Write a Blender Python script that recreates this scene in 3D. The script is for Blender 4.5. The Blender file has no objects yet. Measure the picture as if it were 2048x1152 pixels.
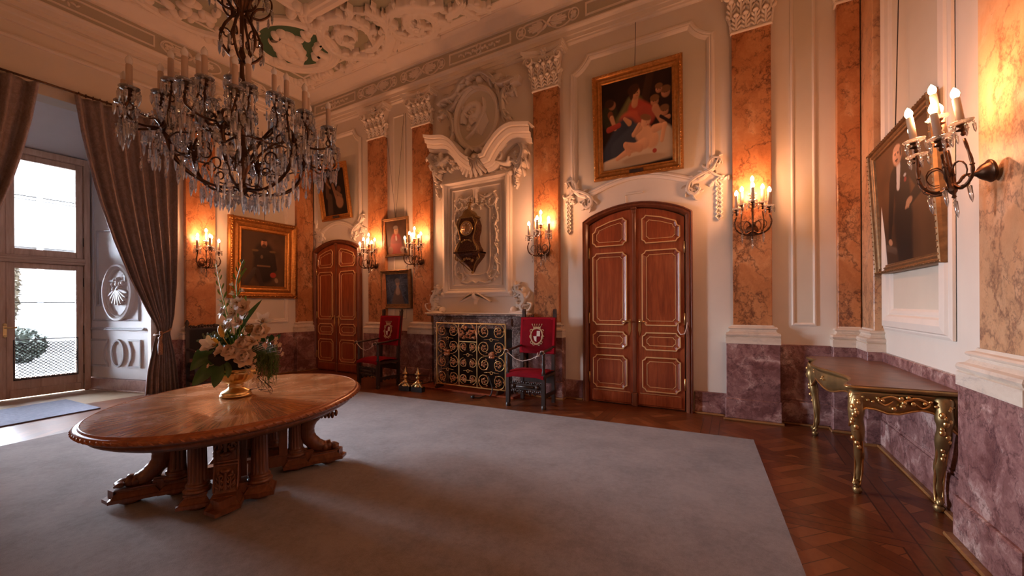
import bpy, bmesh, math, random
import numpy as np
from mathutils import Vector, Matrix, noise as mnoise
random.seed(7)
SC = bpy.context.scene
COL = SC.collection
PI = math.pi

# ------------------------------------------------------------------ camera
F_PX = 798.0
YAW = math.radians(28.97)
ROLL = math.radians(-0.315)
CY = 609.5
EYE = Vector((0.0, 0.0, 1.35))
_f = Vector((-math.sin(YAW), math.cos(YAW), 0.0))
_r0 = Vector((math.cos(YAW), math.sin(YAW), 0.0))
_u0 = Vector((0, 0, 1.0))
RT = _r0 * math.cos(ROLL) + _u0 * math.sin(ROLL)
UP = _u0 * math.cos(ROLL) - _r0 * math.sin(ROLL)
cam_data = bpy.data.cameras.new('camera')
cam = bpy.data.objects.new('camera', cam_data)
COL.objects.link(cam)
cam_data.sensor_fit = 'HORIZONTAL'
cam_data.sensor_width = 36.0
cam_data.lens = 36.0 * F_PX / 2048.0
cam_data.shift_y = (CY - 576.0) / 2048.0
cam_data.clip_start = 0.05
cam_data.clip_end = 400.0
_m = Matrix((RT, UP, -_f)).transposed().to_4x4()
_m.translation = EYE
cam.matrix_world = _m
SC.camera = cam

# ------------------------------------------------------------------ colour management, sky, sun, daylight
SC.view_settings.view_transform = 'Standard'
SC.view_settings.look = 'None'
SC.view_settings.gamma = 1.0
SC.view_settings.use_curve_mapping = False
SC.view_settings.exposure = -0.22
SC.cycles.max_bounces = 7
SC.cycles.diffuse_bounces = 4
SC.cycles.glossy_bounces = 3
SC.cycles.transmission_bounces = 4
SC.cycles.transparent_max_bounces = 12
SC.cycles.sample_clamp_indirect = 4.0
SC.cycles.caustics_reflective = False
SC.cycles.caustics_refractive = False
SC.cycles.use_denoising = True
SC.cycles.use_adaptive_sampling = True
SC.cycles.adaptive_threshold = 0.03

world = bpy.data.worlds.new('sky')
SC.world = world
world.use_nodes = True
_bg = world.node_tree.nodes['Background']
_bg.inputs[0].default_value = (0.80, 0.86, 1.0, 1)
_bg.inputs[1].default_value = 155.0

WARM = (1.0, 0.37, 0.16)
P_SCONCE = 42.0

def link(o):
    COL.objects.link(o)
    return o

def area_light(name, loc, rot, sx, sy, power, color):
    l = bpy.data.lights.new(name, 'AREA')
    l.shape = 'RECTANGLE'; l.size = sx; l.size_y = sy
    l.energy = power; l.color = color
    o = link(bpy.data.objects.new(name, l))
    o.location = loc; o.rotation_euler = rot
    return o

# room numbers (metres): back wall Y, left wall X, right wall X, wall behind the camera, ceiling
YB, XL, XR, YF, ZC = 5.45, -7.9, 1.25, -4.6, 5.78
# sampling portals in the garden door openings: they only guide the sky light
for _n, _y in (('sky_portal', 1.5),):
    _l = area_light(_n, (-9.36, _y, 1.9), (0, -PI/2, 0), 3.7, 1.7, 1, (1, 1, 1))
    _l.data.cycles.is_portal = True

# ------------------------------------------------------------------ pixel -> place on a plane
def ray(px, py):
    return RT * ((px - 1024.0) / F_PX) - UP * ((py - CY) / F_PX) + _f
def on_y(px, py, Y):
    d = ray(px, py); t = Y / d.y
    return EYE + d * t
def on_x(px, py, X):
    d = ray(px, py); t = X / d.x
    return EYE + d * t
def on_z(px, py, Z):
    d = ray(px, py); t = (Z - EYE.z) / d.z
    return EYE + d * t

# wall frames: (u, z, d) -> world; d is how far the point stands out of the wall
def FB(u, z, d=0.0): return Vector((u, YB - d, z))
def FL(u, z, d=0.0): return Vector((XL + d, u, z))
def FR(u, z, d=0.0): return Vector((XR - d, u, z))
def FC(u, v, d=0.0): return Vector((u, v, ZC - d))
def pb(px, py, d=0.0):
    p = on_y(px, py, YB - d); return (p.x, p.z)
def pl(px, py, d=0.0):
    p = on_x(px, py, XL + d); return (p.y, p.z)
def prr(px, py, d=0.0):
    p = on_x(px, py, XR - d); return (p.y, p.z)
def pc(px, py, d=0.0):
    p = on_z(px, py, ZC - d); return (p.x, p.y)
def plane_frame(o, ux, uz, n):
    o, ux, uz, n = Vector(o), Vector(ux), Vector(uz), Vector(n)
    return lambda u, z, d=0.0: o + ux * u + uz * z + n * d

# ------------------------------------------------------------------ mesh builder
class MB:
    def __init__(s):
        s.v = []; s.f = []; s.sm = []
    def add(s, vs, fs, smooth=True):
        n = len(s.v); s.v.extend([Vector(p) for p in vs])
        for f in fs:
            s.f.append([i + n for i in f]); s.sm.append(smooth)
        return s
    def box(s, a, b):
        x0, y0, z0 = a; x1, y1, z1 = b
        return s.add([(x0,y0,z0),(x1,y0,z0),(x1,y1,z0),(x0,y1,z0),(x0,y0,z1),(x1,y0,z1),(x1,y1,z1),(x0,y1,z1)],
              [(0,1,2,3),(4,5,6,7),(0,1,5,4),(1,2,6,5),(2,3,7,6),(3,0,4,7)], False)
    def fbox(s, fr, u0, u1, z0, z1, d0, d1, bev=0.0):
        if bev <= 0:
            vs = [fr(u, z, d) for d in (d0, d1) for (u, z) in ((u0,z0),(u1,z0),(u1,z1),(u0,z1))]
            return s.add(vs, [(0,1,2,3),(4,5,6,7),(0,1,5,4),(1,2,6,5),(2,3,7,6),(3,0,4,7)], False)
        b = bev
        vs = [fr(u, z, d0) for (u, z) in ((u0,z0),(u1,z0),(u1,z1),(u0,z1))]
        vs += [fr(u, z, d1-b) for (u, z) in ((u0,z0),(u1,z0),(u1,z1),(u0,z1))]
        vs += [fr(u, z, d1) for (u, z) in ((u0+b,z0+b),(u1-b,z0+b),(u1-b,z1-b),(u0+b,z1-b))]
        fs = [(0,1,2,3),(8,9,10,11)]
        for k in (0, 4):
            for i in range(4):
                j = (i+1) % 4; fs.append((k+i, k+j, k+4+j, k+4+i))
        return s.add(vs, fs, False)
    def prism(s, pts, fr, d0, d1, smooth=False):
        n = len(pts)
        vs = [fr(u, z, d0) for u, z in pts] + [fr(u, z, d1) for u, z in pts]
        fs = [list(range(n)), list(range(n, 2*n))] + [(i, (i+1) % n, n+(i+1) % n, n+i) for i in range(n)]
        return s.add(vs, fs, smooth)
    def grid(s, rows, closed_u=False, closed_v=False, smooth=True):
        """rows: list of lists of points"""
        R = len(rows); Cn = len(rows[0]); fs = []
        for i in range(R if closed_v else R-1):
            for j in range(Cn if closed_u else Cn-1):
                a = i*Cn+j; b = i*Cn+(j+1) % Cn; c = ((i+1) % R)*Cn+(j+1) % Cn; d = ((i+1) % R)*Cn+j
                fs.append((a, b, c, d))
        return s.add([p for r in rows for p in r], fs, smooth)
    def lathe(s, prof, o=(0,0,0), seg=24, ax=(0,0,1), flute=None):
        ax = Vector(ax).normalized(); o = Vector(o)
        t = Vector((1,0,0)) if abs(ax.x) < .9 else Vector((0,1,0))
        e1 = ax.cross(t).normalized(); e2 = ax.cross(e1)
        rows = []
        for r, h in prof:
            row = []
            for k in range(seg):
                a = 2*PI*k/seg
                rr = r if flute is None else r*(1 - flute(a, h))
                row.append(o + ax*h + (e1*math.cos(a)+e2*math.sin(a))*rr)
            rows.append(row)
        return s.grid(rows, closed_u=True)
    def tube(s, pts, r, seg=8, closed=False, caps=True, flat=None):
        """round tube along pts; r number or list; flat=(normal, factor) squashes it along normal"""
        pts = [Vector(p) for p in pts]; n = len(pts)
        if n < 2: return s
        rs = r if isinstance(r, (list, tuple)) else [r]*n
        rows = []; prev = None
        for i, p in enumerate(pts):
            if closed: t = pts[(i+1) % n] - pts[i-1]
            else: t = pts[min(i+1, n-1)] - pts[max(i-1, 0)]
            if t.length < 1e-9: t = Vector((0,0,1))
            t.normalize()
            if prev is None:
                ref = Vector((0,0,1)) if abs(t.z) < .9 else Vector((1,0,0))
                e1 = t.cross(ref).normalized()
            else:
                e1 = prev - t*prev.dot(t)
                if e1.length < 1e-6:
                    e1 = t.orthogonal()
                e1.normalize()
            prev = e1; e2 = t.cross(e1)
            row = []
            for k in range(seg):
                a = 2*PI*k/seg
                off = (e1*math.cos(a)+e2*math.sin(a))*rs[i]
                if flat is not None:
                    nn = flat[0]; off -= nn*off.dot(nn)*(1-flat[1])
                row.append(p+off)
            rows.append(row)
        s.grid(rows, closed_u=True, closed_v=closed)
        if caps and not closed:
            b = len(s.v) - n*seg
            s.f.append([b+k for k in range(seg)]); s.sm.append(False)
            s.f.append([b+(n-1)*seg+k for k in range(seg)]); s.sm.append(False)
        return s
    def ball(s, c, r, seg=10, rings=6, sq=(1,1,1)):
        c = Vector(c); rows = []
        for i in range(rings+1):
            th = PI*i/rings
            rows.append([c+Vector((r*sq[0]*math.sin(th)*math.cos(2*PI*k/seg), r*sq[1]*math.sin(th)*math.sin(2*PI*k/seg), r*sq[2]*math.cos(th))) for k in range(seg)])
        return s.grid(rows, closed_u=True)
    def dome(s, fr, u, z, ru, rz, h, d=0.0, rot=0.0, seg=12, rings=4):
        """low relief boss on a wall"""
        rows = []; c, si = math.cos(rot), math.sin(rot)
        for i in range(rings+1):
            th = PI/2*i/rings
            row = []
            for k in range(seg):
                a = 2*PI*k/seg
                x = ru*math.cos(th)*math.cos(a); y = rz*math.cos(th)*math.sin(a)
                row.append(fr(u+x*c-y*si, z+x*si+y*c, d+h*math.sin(th)))
            rows.append(row)
        return s.grid(rows, closed_u=True)
    def ribbon(s, fr, pts, w, h, d=0.0, groove=0.0):
        """low relief band along 2-D wall points; w half width (number, list), h relief height (number, list)"""
        n = len(pts)
        ws = w if isinstance(w, (list, tuple)) else [w]*n
        hs = h if isinstance(h, (list, tuple)) else [h]*n
        rows = []
        for i, (u, z) in enumerate(pts):
            a = pts[max(i-1, 0)]; b = pts[min(i+1, n-1)]
            tu, tz = b[0]-a[0], b[1]-a[1]; L = math.hypot(tu, tz) or 1
            nu, nz = -tz/L, tu/L
            row = []
            for k, hh in ((-1, 0), (-.8, .62), (-.42, 1), (0, 1-groove), (.42, 1), (.8, .62), (1, 0)):
                row.append(fr(u+nu*ws[i]*k, z+nz*ws[i]*k, d+hs[i]*hh))
            rows.append(row)
        return s.grid(rows)
    def mould(s, fr, path, prof, closed=True, smooth=False, inward=1):
        """sweep a profile [(offset, d)...] along a 2-D wall path with mitred corners; +offset points to the inside of a closed path"""
        n = len(path)
        if closed:
            A = sum(path[i][0]*path[(i+1) % n][1]-path[(i+1) % n][0]*path[i][1] for i in range(n))
            sg = 1 if A > 0 else -1
        else: sg = inward
        rows = []
        for i in range(n):
            p = path[i]
            a = path[i-1] if (closed or i > 0) else None
            b = path[(i+1) % n] if (closed or i < n-1) else None
            def nrm(q, r):
                L = math.hypot(r[0]-q[0], r[1]-q[1]) or 1e-9
                return (-(r[1]-q[1])/L*sg, (r[0]-q[0])/L*sg)
            n1 = nrm(a, p) if a else nrm(p, b)
            n2 = nrm(p, b) if b else n1
            mx, mz = n1[0]+n2[0], n1[1]+n2[1]; L2 = mx*mx+mz*mz
            if L2 < 1e-3: mx, mz, L2 = n1[0], n1[1], 1; k = 1
            else: k = min(2/L2, 4)
            rows.append([fr(p[0]+mx*k*o, p[1]+mz*k*o, d) for o, d in prof])
        return s.grid(rows, closed_v=closed, smooth=smooth)
    def xform(s, M):
        s.v = [M @ p for p in s.v]; return s

def spray(mb, fr, P, w, h, d=0.0, every=2, k=1.0, groove=.35):
    """acanthus scroll: tapering lobed stem with leaflets springing alternately from it"""
    n = len(P)
    ws = [w*(.35+.65*math.sin(PI*min(1, (i+1.5)/(n+1))))*(.78+.22*abs(math.sin(i*1.1))) for i in range(n)]
    mb.ribbon(fr, P, ws, h, d, groove)
    for i in range(2, n-1, every):
        a, b = P[i-1], P[i+1]; tx, ty = b[0]-a[0], b[1]-a[1]; L = math.hypot(tx, ty) or 1; tx /= L; ty /= L
        s = 1 if (i//every) % 2 else -1; nx, ny = -ty*s, tx*s; q = ws[i]*1.5*k
        mb.ribbon(fr, [P[i], (P[i][0]+nx*q+tx*q*.3, P[i][1]+ny*q+ty*q*.3), (P[i][0]+nx*q*1.55+tx*q*1.1, P[i][1]+ny*q*1.55+ty*q*1.1), (P[i][0]+nx*q*1.5+tx*q*1.6, P[i][1]+ny*q*1.5+ty*q*1.6)], [q*.34,q*.38,q*.26,q*.08], [h*.8,h*.9,h*.6,h*.3], d, .3)

def tag(o, label=None, cat=None, group=None, kind=None):
    if label: o['label'] = label
    if cat: o['category'] = cat
    if group: o['group'] = group
    if kind: o['kind'] = kind
    return o

def build(name, mb, mat, parent=None, local=False, smooth=True, recalc=True, weld=True):
    me = bpy.data.meshes.new(name)
    off = Vector((0,0,0))
    if parent is not None and not local:
        off = Vector(parent.location)
        pp = parent.parent
        while pp is not None:
            off += Vector(pp.location); pp = pp.parent
    me.from_pydata([tuple(p-off) for p in mb.v], [], mb.f)
    me.polygons.foreach_set('use_smooth', [bool(x) and smooth for x in mb.sm])
    if recalc:
        bm = bmesh.new(); bm.from_mesh(me)
        if weld: bmesh.ops.remove_doubles(bm, verts=bm.verts, dist=1e-6)
        bmesh.ops.recalc_face_normals(bm, faces=bm.faces)
        bm.to_mesh(me); bm.free()
    me.materials.append(mat)
    o = link(bpy.data.objects.new(name, me))
    if parent is not None: o.parent = parent
    return o

def thing(name, loc, label, cat, group=None, kind=None):
    o = link(bpy.data.objects.new(name, None))
    o.location = loc; o.empty_display_size = 0.1
    return tag(o, label, cat, group, kind)

def struct_root(name, loc=(0,0,0), label=None, cat=None):
    return thing(name, loc, label, cat, None, 'structure')

def struct(name, mb, mat, label=None, cat=None, **k):
    o = build(name, mb, mat, **k)
    return tag(o, label, cat, None, 'structure')

def copy_tree(o, parent=None):
    c = o.copy(); COL.objects.link(c); c.parent = parent
    for ch in list(o.children): copy_tree(ch, c)
    return c

def arc(cx, cz, ru, rz, a0, a1, n):
    return [(cx+ru*math.cos(math.radians(a0+(a1-a0)*i/n)), cz+rz*math.sin(math.radians(a0+(a1-a0)*i/n))) for i in range(n+1)]

def smooth_path(pts, n=8, closed=False):
    """Catmull-Rom through the given points"""
    P = [Vector(p) for p in pts]; out = []
    N = len(P)
    rng = range(N) if closed else range(N-1)
    for i in rng:
        p0 = P[(i-1) % N] if closed or i > 0 else P[0]*2-P[1]
        p1 = P[i]; p2 = P[(i+1) % N]
        p3 = P[(i+2) % N] if closed or i < N-2 else P[-1]*2-P[-2]
        for k in range(n):
            t = k/n
            out.append(((p1*2)+(p2-p0)*t+(p0*2-p1*5+p2*4-p3)*t*t+(p1*3-p0-p2*3+p3)*t*t*t)*.5)
    if not closed: out.append(P[-1])
    return out
def sp2(pts, n=8, closed=False):
    return [(p[0], p[1]) for p in smooth_path([(x, z, 0) for x, z in pts], n, closed)]

# ------------------------------------------------------------------ materials
class NT:
    def __init__(s, name):
        s.m = bpy.data.materials.new(name); s.m.use_nodes = True
        s.t = s.m.node_tree; s.n = s.t.nodes; s.l = s.t.links
        s.b = s.n['Principled BSDF']
        s.tc = s.n.new('ShaderNodeTexCoord')
    def node(s, typ, **k):
        x = s.n.new(typ)
        for a, v in k.items():
            if a.startswith('i_'):
                key = a[2:]; key = int(key) if key.isdigit() else key.replace('_', ' ')
                if hasattr(v, 'is_linked') or hasattr(v, 'links'): s.l.new(v, x.inputs[key])
                else: x.inputs[key].default_value = v
            else: setattr(x, a, v)
        return x
    def mapping(s, scale=(1,1,1), rot=(0,0,0), loc=(0,0,0), src='Object'):
        m = s.node('ShaderNodeMapping'); s.l.new(s.tc.outputs[src], m.inputs[0])
        m.inputs['Scale'].default_value = scale; m.inputs['Rotation'].default_value = rot; m.inputs['Location'].default_value = loc
        return m.outputs[0]
    def noise(s, vec, scale, detail=4, rough=.55, dist=0.0):
        x = s.node('ShaderNodeTexNoise'); s.l.new(vec, x.inputs['Vector'])
        x.inputs['Scale'].default_value = scale; x.inputs['Detail'].default_value = detail
        x.inputs['Roughness'].default_value = rough; x.inputs['Distortion'].default_value = dist
        return x
    def ramp(s, fac, stops, interp='LINEAR'):
        x = s.node('ShaderNodeValToRGB'); s.l.new(fac, x.inputs[0])
        cr = x.color_ramp; cr.interpolation = interp
        while len(cr.elements) < len(stops): cr.elements.new(.5)
        for e, (p, c) in zip(cr.elements, stops):
            e.position = p; e.color = (*c, 1) if len(c) == 3 else c
        return x.outputs[0]
    def mix(s, fac, a, b, mode='MIX'):
        x = s.node('ShaderNodeMix', data_type='RGBA', blend_type=mode)
        for sock, v in ((x.inputs[0], fac), (x.inputs[6], a), (x.inputs[7], b)):
            if hasattr(v, 'links'): s.l.new(v, sock)
            elif sock is x.inputs[0]: sock.default_value = v
            else: sock.default_value = (*v, 1) if len(v) == 3 else v
        return x.outputs[2]
    def math(s, op, a, b=0.0, c=0.0):
        x = s.node('ShaderNodeMath', operation=op)
        for i, v in enumerate((a, b, c)):
            if hasattr(v, 'links'): s.l.new(v, x.inputs[i])
            else: x.inputs[i].default_value = v
        return x.outputs[0]
    def bump(s, h, strength=.3, dist=.01):
        x = s.node('ShaderNodeBump'); s.l.new(h, x.inputs['Height'])
        x.inputs['Strength'].default_value = strength; x.inputs['Distance'].default_value = dist
        s.l.new(x.outputs[0], s.b.inputs['Normal'])
    def base(s, c):
        if hasattr(c, 'links'): s.l.new(c, s.b.inputs['Base Color'])
        else: s.b.inputs['Base Color'].default_value = (*c, 1)
    def set(s, **k):
        for a, v in k.items():
            key = a.replace('_', ' ')
            if hasattr(v, 'links'): s.l.new(v, s.b.inputs[key])
            else: s.b.inputs[key].default_value = v
        return s.m

def simple(name, c, rough=.5, metal=0.0, var=.0, vs=12, bump=0.0, bs=60, bd=.002, **k):
    t = NT(name)
    if var > 0:
        n = t.noise(t.mapping(), vs, 5)
        lo = tuple(x*(1-var) for x in c); hi = tuple(min(1, x*(1+var)) for x in c)
        t.base(t.ramp(n.outputs[0], [(.3, lo), (.7, hi)]))
    else: t.base(c)
    if bump > 0:
        n2 = t.noise(t.mapping(), bs, 4); t.bump(n2.outputs[0], bump, bd)
    return t.set(Roughness=rough, Metallic=metal, **k)

def marble(name, tints, vein, scale=1.0, vein_amt=.8, rough=.28, stretch=(1,1,1), cell=2.2, vw=.035, blot=.5, st=(.30,.44,.56,.72)):
    """veined stucco marble: clouded ground, broken fine cracks and dark speckled patches"""
    t = NT(name)
    mp = t.mapping(scale=tuple(scale*x for x in stretch))
    def warped(ns, amt):
        w_ = t.noise(mp, ns, 6, .65)
        wv = t.node('ShaderNodeVectorMath', operation='SCALE'); t.l.new(w_.outputs[1], wv.inputs[0]); wv.inputs['Scale'].default_value = amt
        v_ = t.node('ShaderNodeVectorMath', operation='ADD'); t.l.new(mp, v_.inputs[0]); t.l.new(wv.outputs[0], v_.inputs[1])
        return v_.outputs[0]
    va, vb = warped(1.7, .9), warped(5.0, .45)
    n1 = t.noise(va, 1.6, 8, .66, .8)
    col = t.ramp(n1.outputs[0], list(zip(st, tints)))
    n3 = t.noise(vb, 6.0, 8, .7)
    col = t.mix(t.math('MULTIPLY', t.ramp(n3.outputs[0], [(.40, (0,0,0)), (.62, (1,1,1))]), .35), col, tints[1])
    def crack(vec, c, w, soft):
        v = t.node('ShaderNodeTexVoronoi', feature='DISTANCE_TO_EDGE'); t.l.new(vec, v.inputs['Vector']); v.inputs['Scale'].default_value = c
        return t.ramp(v.outputs[0], [(0, (1,1,1)), (w, (soft,)*3), (w*2.5, (0,0,0))])
    n2 = t.noise(va, 2.1, 6, .7); n4 = t.noise(mp, 26, 4, .75)
    k1 = t.ramp(n2.outputs[0], [(.38, (0,0,0)), (.50, (1,1,1))]); k2 = t.ramp(n2.outputs[0], [(.48, (0,0,0)), (.58, (1,1,1))])
    br = t.ramp(n4.outputs[0], [(.36, (.3,.3,.3)), (.52, (1,1,1))])
    a_ = t.math('MULTIPLY', crack(va, cell, vw*.55, .5), k1); b_ = t.math('MULTIPLY', crack(vb, cell*3.6, vw*1.1, .35), k2)
    blo = t.math('MULTIPLY', t.math('MULTIPLY', k2, t.ramp(n3.outputs[0], [(.50, (0,0,0)), (.62, (1,1,1))])), blot)
    veins = t.math('MULTIPLY', t.math('MULTIPLY', t.math('MAXIMUM', a_, b_), br), vein_amt)
    col = t.mix(blo, col, tuple(x*.55+y*.35 for x, y in zip(vein, tints[0])))
    t.base(t.mix(veins, col, vein))
    return t.set(Roughness=rough, Specular_IOR_Level=.4)

def wood(name, c0, c1, c2, axis='Z', scale=1.0, rough=.35, coat=0.0):
    t = NT(name)
    st = {'X': (.12,1,1), 'Y': (1,.12,1), 'Z': (1,1,.12)}[axis]
    mp = t.mapping(scale=tuple(scale*x for x in st))
    n = t.noise(mp, 14, 6, .6, 1.2); n2 = t.noise(mp, 60, 3, .5)
    f = t.math('ADD', t.math('MULTIPLY', n.outputs[0], .75), t.math('MULTIPLY', n2.outputs[0], .25))
    t.base(t.ramp(f, [(.32, c0), (.5, c1), (.68, c2)]))
    t.bump(f, .12, .002)
    return t.set(Roughness=rough, Coat_Weight=coat, Coat_Roughness=.15)

M = {}
M['plaster'] = simple('cream_plaster', (.78,.70,.60), .75, var=.03, vs=3, bump=.15, bs=90)
M['panel'] = simple('panel_plaster', (.70,.63,.51), .75, var=.03, vs=3, bump=.12, bs=90)
M['stucco'] = simple('stucco_white', (.84,.75,.65), .65, var=.02, vs=8, bump=.1, bs=120)
M['field'] = simple('ceiling_green_field', (.38,.37,.26), .8, var=.04, vs=4)
M['green'] = simple('medallion_green', (.06,.13,.07), .8)
M['white'] = simple('reveal_white_paint', (.84,.84,.84), .5, var=.02, vs=5)
M['grey'] = simple('reveal_grey_paint', (.52,.53,.55), .55)
M['orange'] = marble('orange_stucco_marble', [(.36,.125,.045),(.52,.21,.08),(.64,.30,.13),(.78,.48,.27)], (.09,.03,.018), 1.0, .85, .28, (1,1,.8), 2.0, .03, .6)
M['orange2'] = marble('pale_orange_marble', [(.50,.25,.12),(.64,.36,.19),(.72,.45,.26),(.80,.58,.40)], (.16,.07,.05), 1.0, .75, .3, (1,1,.8), 2.0, .03)
M['red'] = marble('red_breccia_marble', [(.15,.062,.058),(.26,.125,.115),(.39,.21,.19),(.64,.45,.40)], (.06,.025,.03), 1.9, .7, .26, (1,1,1), 2.6, .05, .5, (.38,.47,.55,.63))
M['basem'] = marble('cream_base_marble', [(.62,.50,.40),(.72,.60,.48),(.78,.67,.55),(.82,.73,.63)], (.35,.30,.27), .8, .35, .35, (1,1,3), 1.5, .04)
M['firem'] = marble('mantel_marble', [(.09,.055,.05),(.17,.11,.10),(.27,.19,.165),(.50,.40,.36)], (.70,.60,.55), 2.6, .8, .25, (1,1,1), 3.0, .05, .0, (.40,.50,.58,.68))
M['door'] = wood('oiled_oak', (.19,.032,.009), (.30,.060,.016), (.41,.098,.030), 'Z', 1.0, .36, .25)
M['doorf'] = wood('dark_oak_frame', (.11,.028,.01), (.17,.045,.016), (.23,.07,.026), 'Z', 1.0, .4, .2)
M['window'] = wood('pale_brown_oak', (.34,.20,.135), (.46,.29,.20), (.56,.37,.27), 'Z', .8, .45)
M['windowx'] = wood('pale_brown_oak_rail', (.34,.20,.135), (.46,.29,.20), (.56,.37,.27), 'Y', .8, .45)
M['dark'] = wood('blackened_walnut', (.018,.010,.008), (.035,.018,.013), (.06,.03,.02), 'Z', 1.5, .42)
M['walnut'] = wood('carved_walnut', (.10,.032,.012), (.17,.058,.022), (.25,.095,.04), 'Z', 1.2, .38, .2)
M['brass'] = simple('brass', (.72,.50,.22), .28, 1.0, var=.1, vs=20)
M['gold'] = simple('gilding', (.83,.52,.20), .34, 1.0, var=.15, vs=15, bump=.2, bs=80)
M['goldline'] = simple('gilt_line', (.86,.58,.28), .42, .35)
M['frame'] = simple('gilt_frame', (.52,.23,.06), .36, .85, var=.25, vs=25, bump=.4, bs=140, bd=.004)
M['framed'] = simple('dull_gilt_frame', (.22,.12,.05), .45, .6, var=.3, vs=20, bump=.3, bs=120)
M['oldgold'] = simple('worn_olive_gilding', (.33,.21,.085), .38, .8, var=.35, vs=7, bump=.25, bs=50)
M['bronze'] = simple('dark_bronze', (.11,.055,.03), .35, .85, var=.3, vs=20)
M['iron'] = simple('dark_iron', (.035,.025,.022), .45, .6)
M['copper'] = simple('copper_gilt', (.70,.36,.20), .35, .9, var=.2, vs=25)
M['candle'] = simple('candle_sleeve', (.62,.46,.34), .45)
M['velvet'] = simple('red_velvet', (.20,.002,.008), .9, var=.25, vs=6, bump=.2, bs=300, Specular_IOR_Level=.15, Sheen_Weight=.06, Sheen_Roughness=.4, Sheen_Tint=(.9,.08,.1,1))
M['black'] = simple('black_leather', (.012,.009,.008), .8)
M['rope'] = simple('white_cord', (.75,.62,.55), .7)
M['blackplastic'] = simple('black_rubber', (.012,.012,.013), .45)
M['curtain'] = None
M['wire'] = simple('picture_wire', (.06,.045,.035), .5, .6)

def glow_mat(name, c, strength):
    t = NT(name); t.base((0,0,0))
    return t.set(Emission_Color=(*c, 1), Emission_Strength=strength, Roughness=.4)
M['bulb_on'] = glow_mat('lit_bulb', (1.0, .74, .42), 34.0)
t = NT('clear_bulb'); t.base((.95,.90,.86))
M['bulb_off'] = t.set(Roughness=.12, Subsurface_Weight=.3, Subsurface_Radius=(.02,.02,.02))

def crystal_mat(name, tint, gl, body=0.0):
    m = bpy.data.materials.new(name); m.use_nodes = True
    n = m.node_tree.nodes; l = m.node_tree.links
    n.remove(n['Principled BSDF'])
    g = n.new('ShaderNodeBsdfGlossy'); g.inputs['Roughness'].default_value = .025; g.inputs['Color'].default_value = (1,1,1,1)
    tr = n.new('ShaderNodeBsdfTransparent'); tr.inputs['Color'].default_value = (*tint, 1)
    fr = n.new('ShaderNodeFresnel'); fr.inputs[0].default_value = 1.7
    ma = n.new('ShaderNodeMath'); ma.operation = 'MULTIPLY_ADD'; ma.inputs[1].default_value = 1.0; ma.inputs[2].default_value = gl
    l.new(fr.outputs[0], ma.inputs[0]); ma.use_clamp = True
    mx = n.new('ShaderNodeMixShader'); l.new(ma.outputs[0], mx.inputs[0]); l.new(tr.outputs[0], mx.inputs[1]); l.new(g.outputs[0], mx.inputs[2])
    out = mx.outputs[0]
    if body:
        d = n.new('ShaderNodeBsdfTranslucent'); d.inputs['Color'].default_value = (.95,.93,.93,1)
        d2 = n.new('ShaderNodeBsdfDiffuse'); d2.inputs['Color'].default_value = (.95,.93,.93,1)
        ad = n.new('ShaderNodeMixShader'); ad.inputs[0].default_value = .5; l.new(d.outputs[0], ad.inputs[1]); l.new(d2.outputs[0], ad.inputs[2])
        m2 = n.new('ShaderNodeMixShader'); m2.inputs[0].default_value = body; l.new(out, m2.inputs[1]); l.new(ad.outputs[0], m2.inputs[2]); out = m2.outputs[0]
    l.new(out, n['Material Output'].inputs[0])
    return m
M['crystal'] = crystal_mat('cut_crystal', (.975,.975,.98),   .28, .11)
M['glassdish'] = crystal_mat('glass_drip_pan', (.96,.94,.9), .18, .15)
M['glass'] = crystal_mat('window_glass', (.97,.98,.98), .0)
# =================================================================== THE SETTING
T = 0.30
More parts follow.
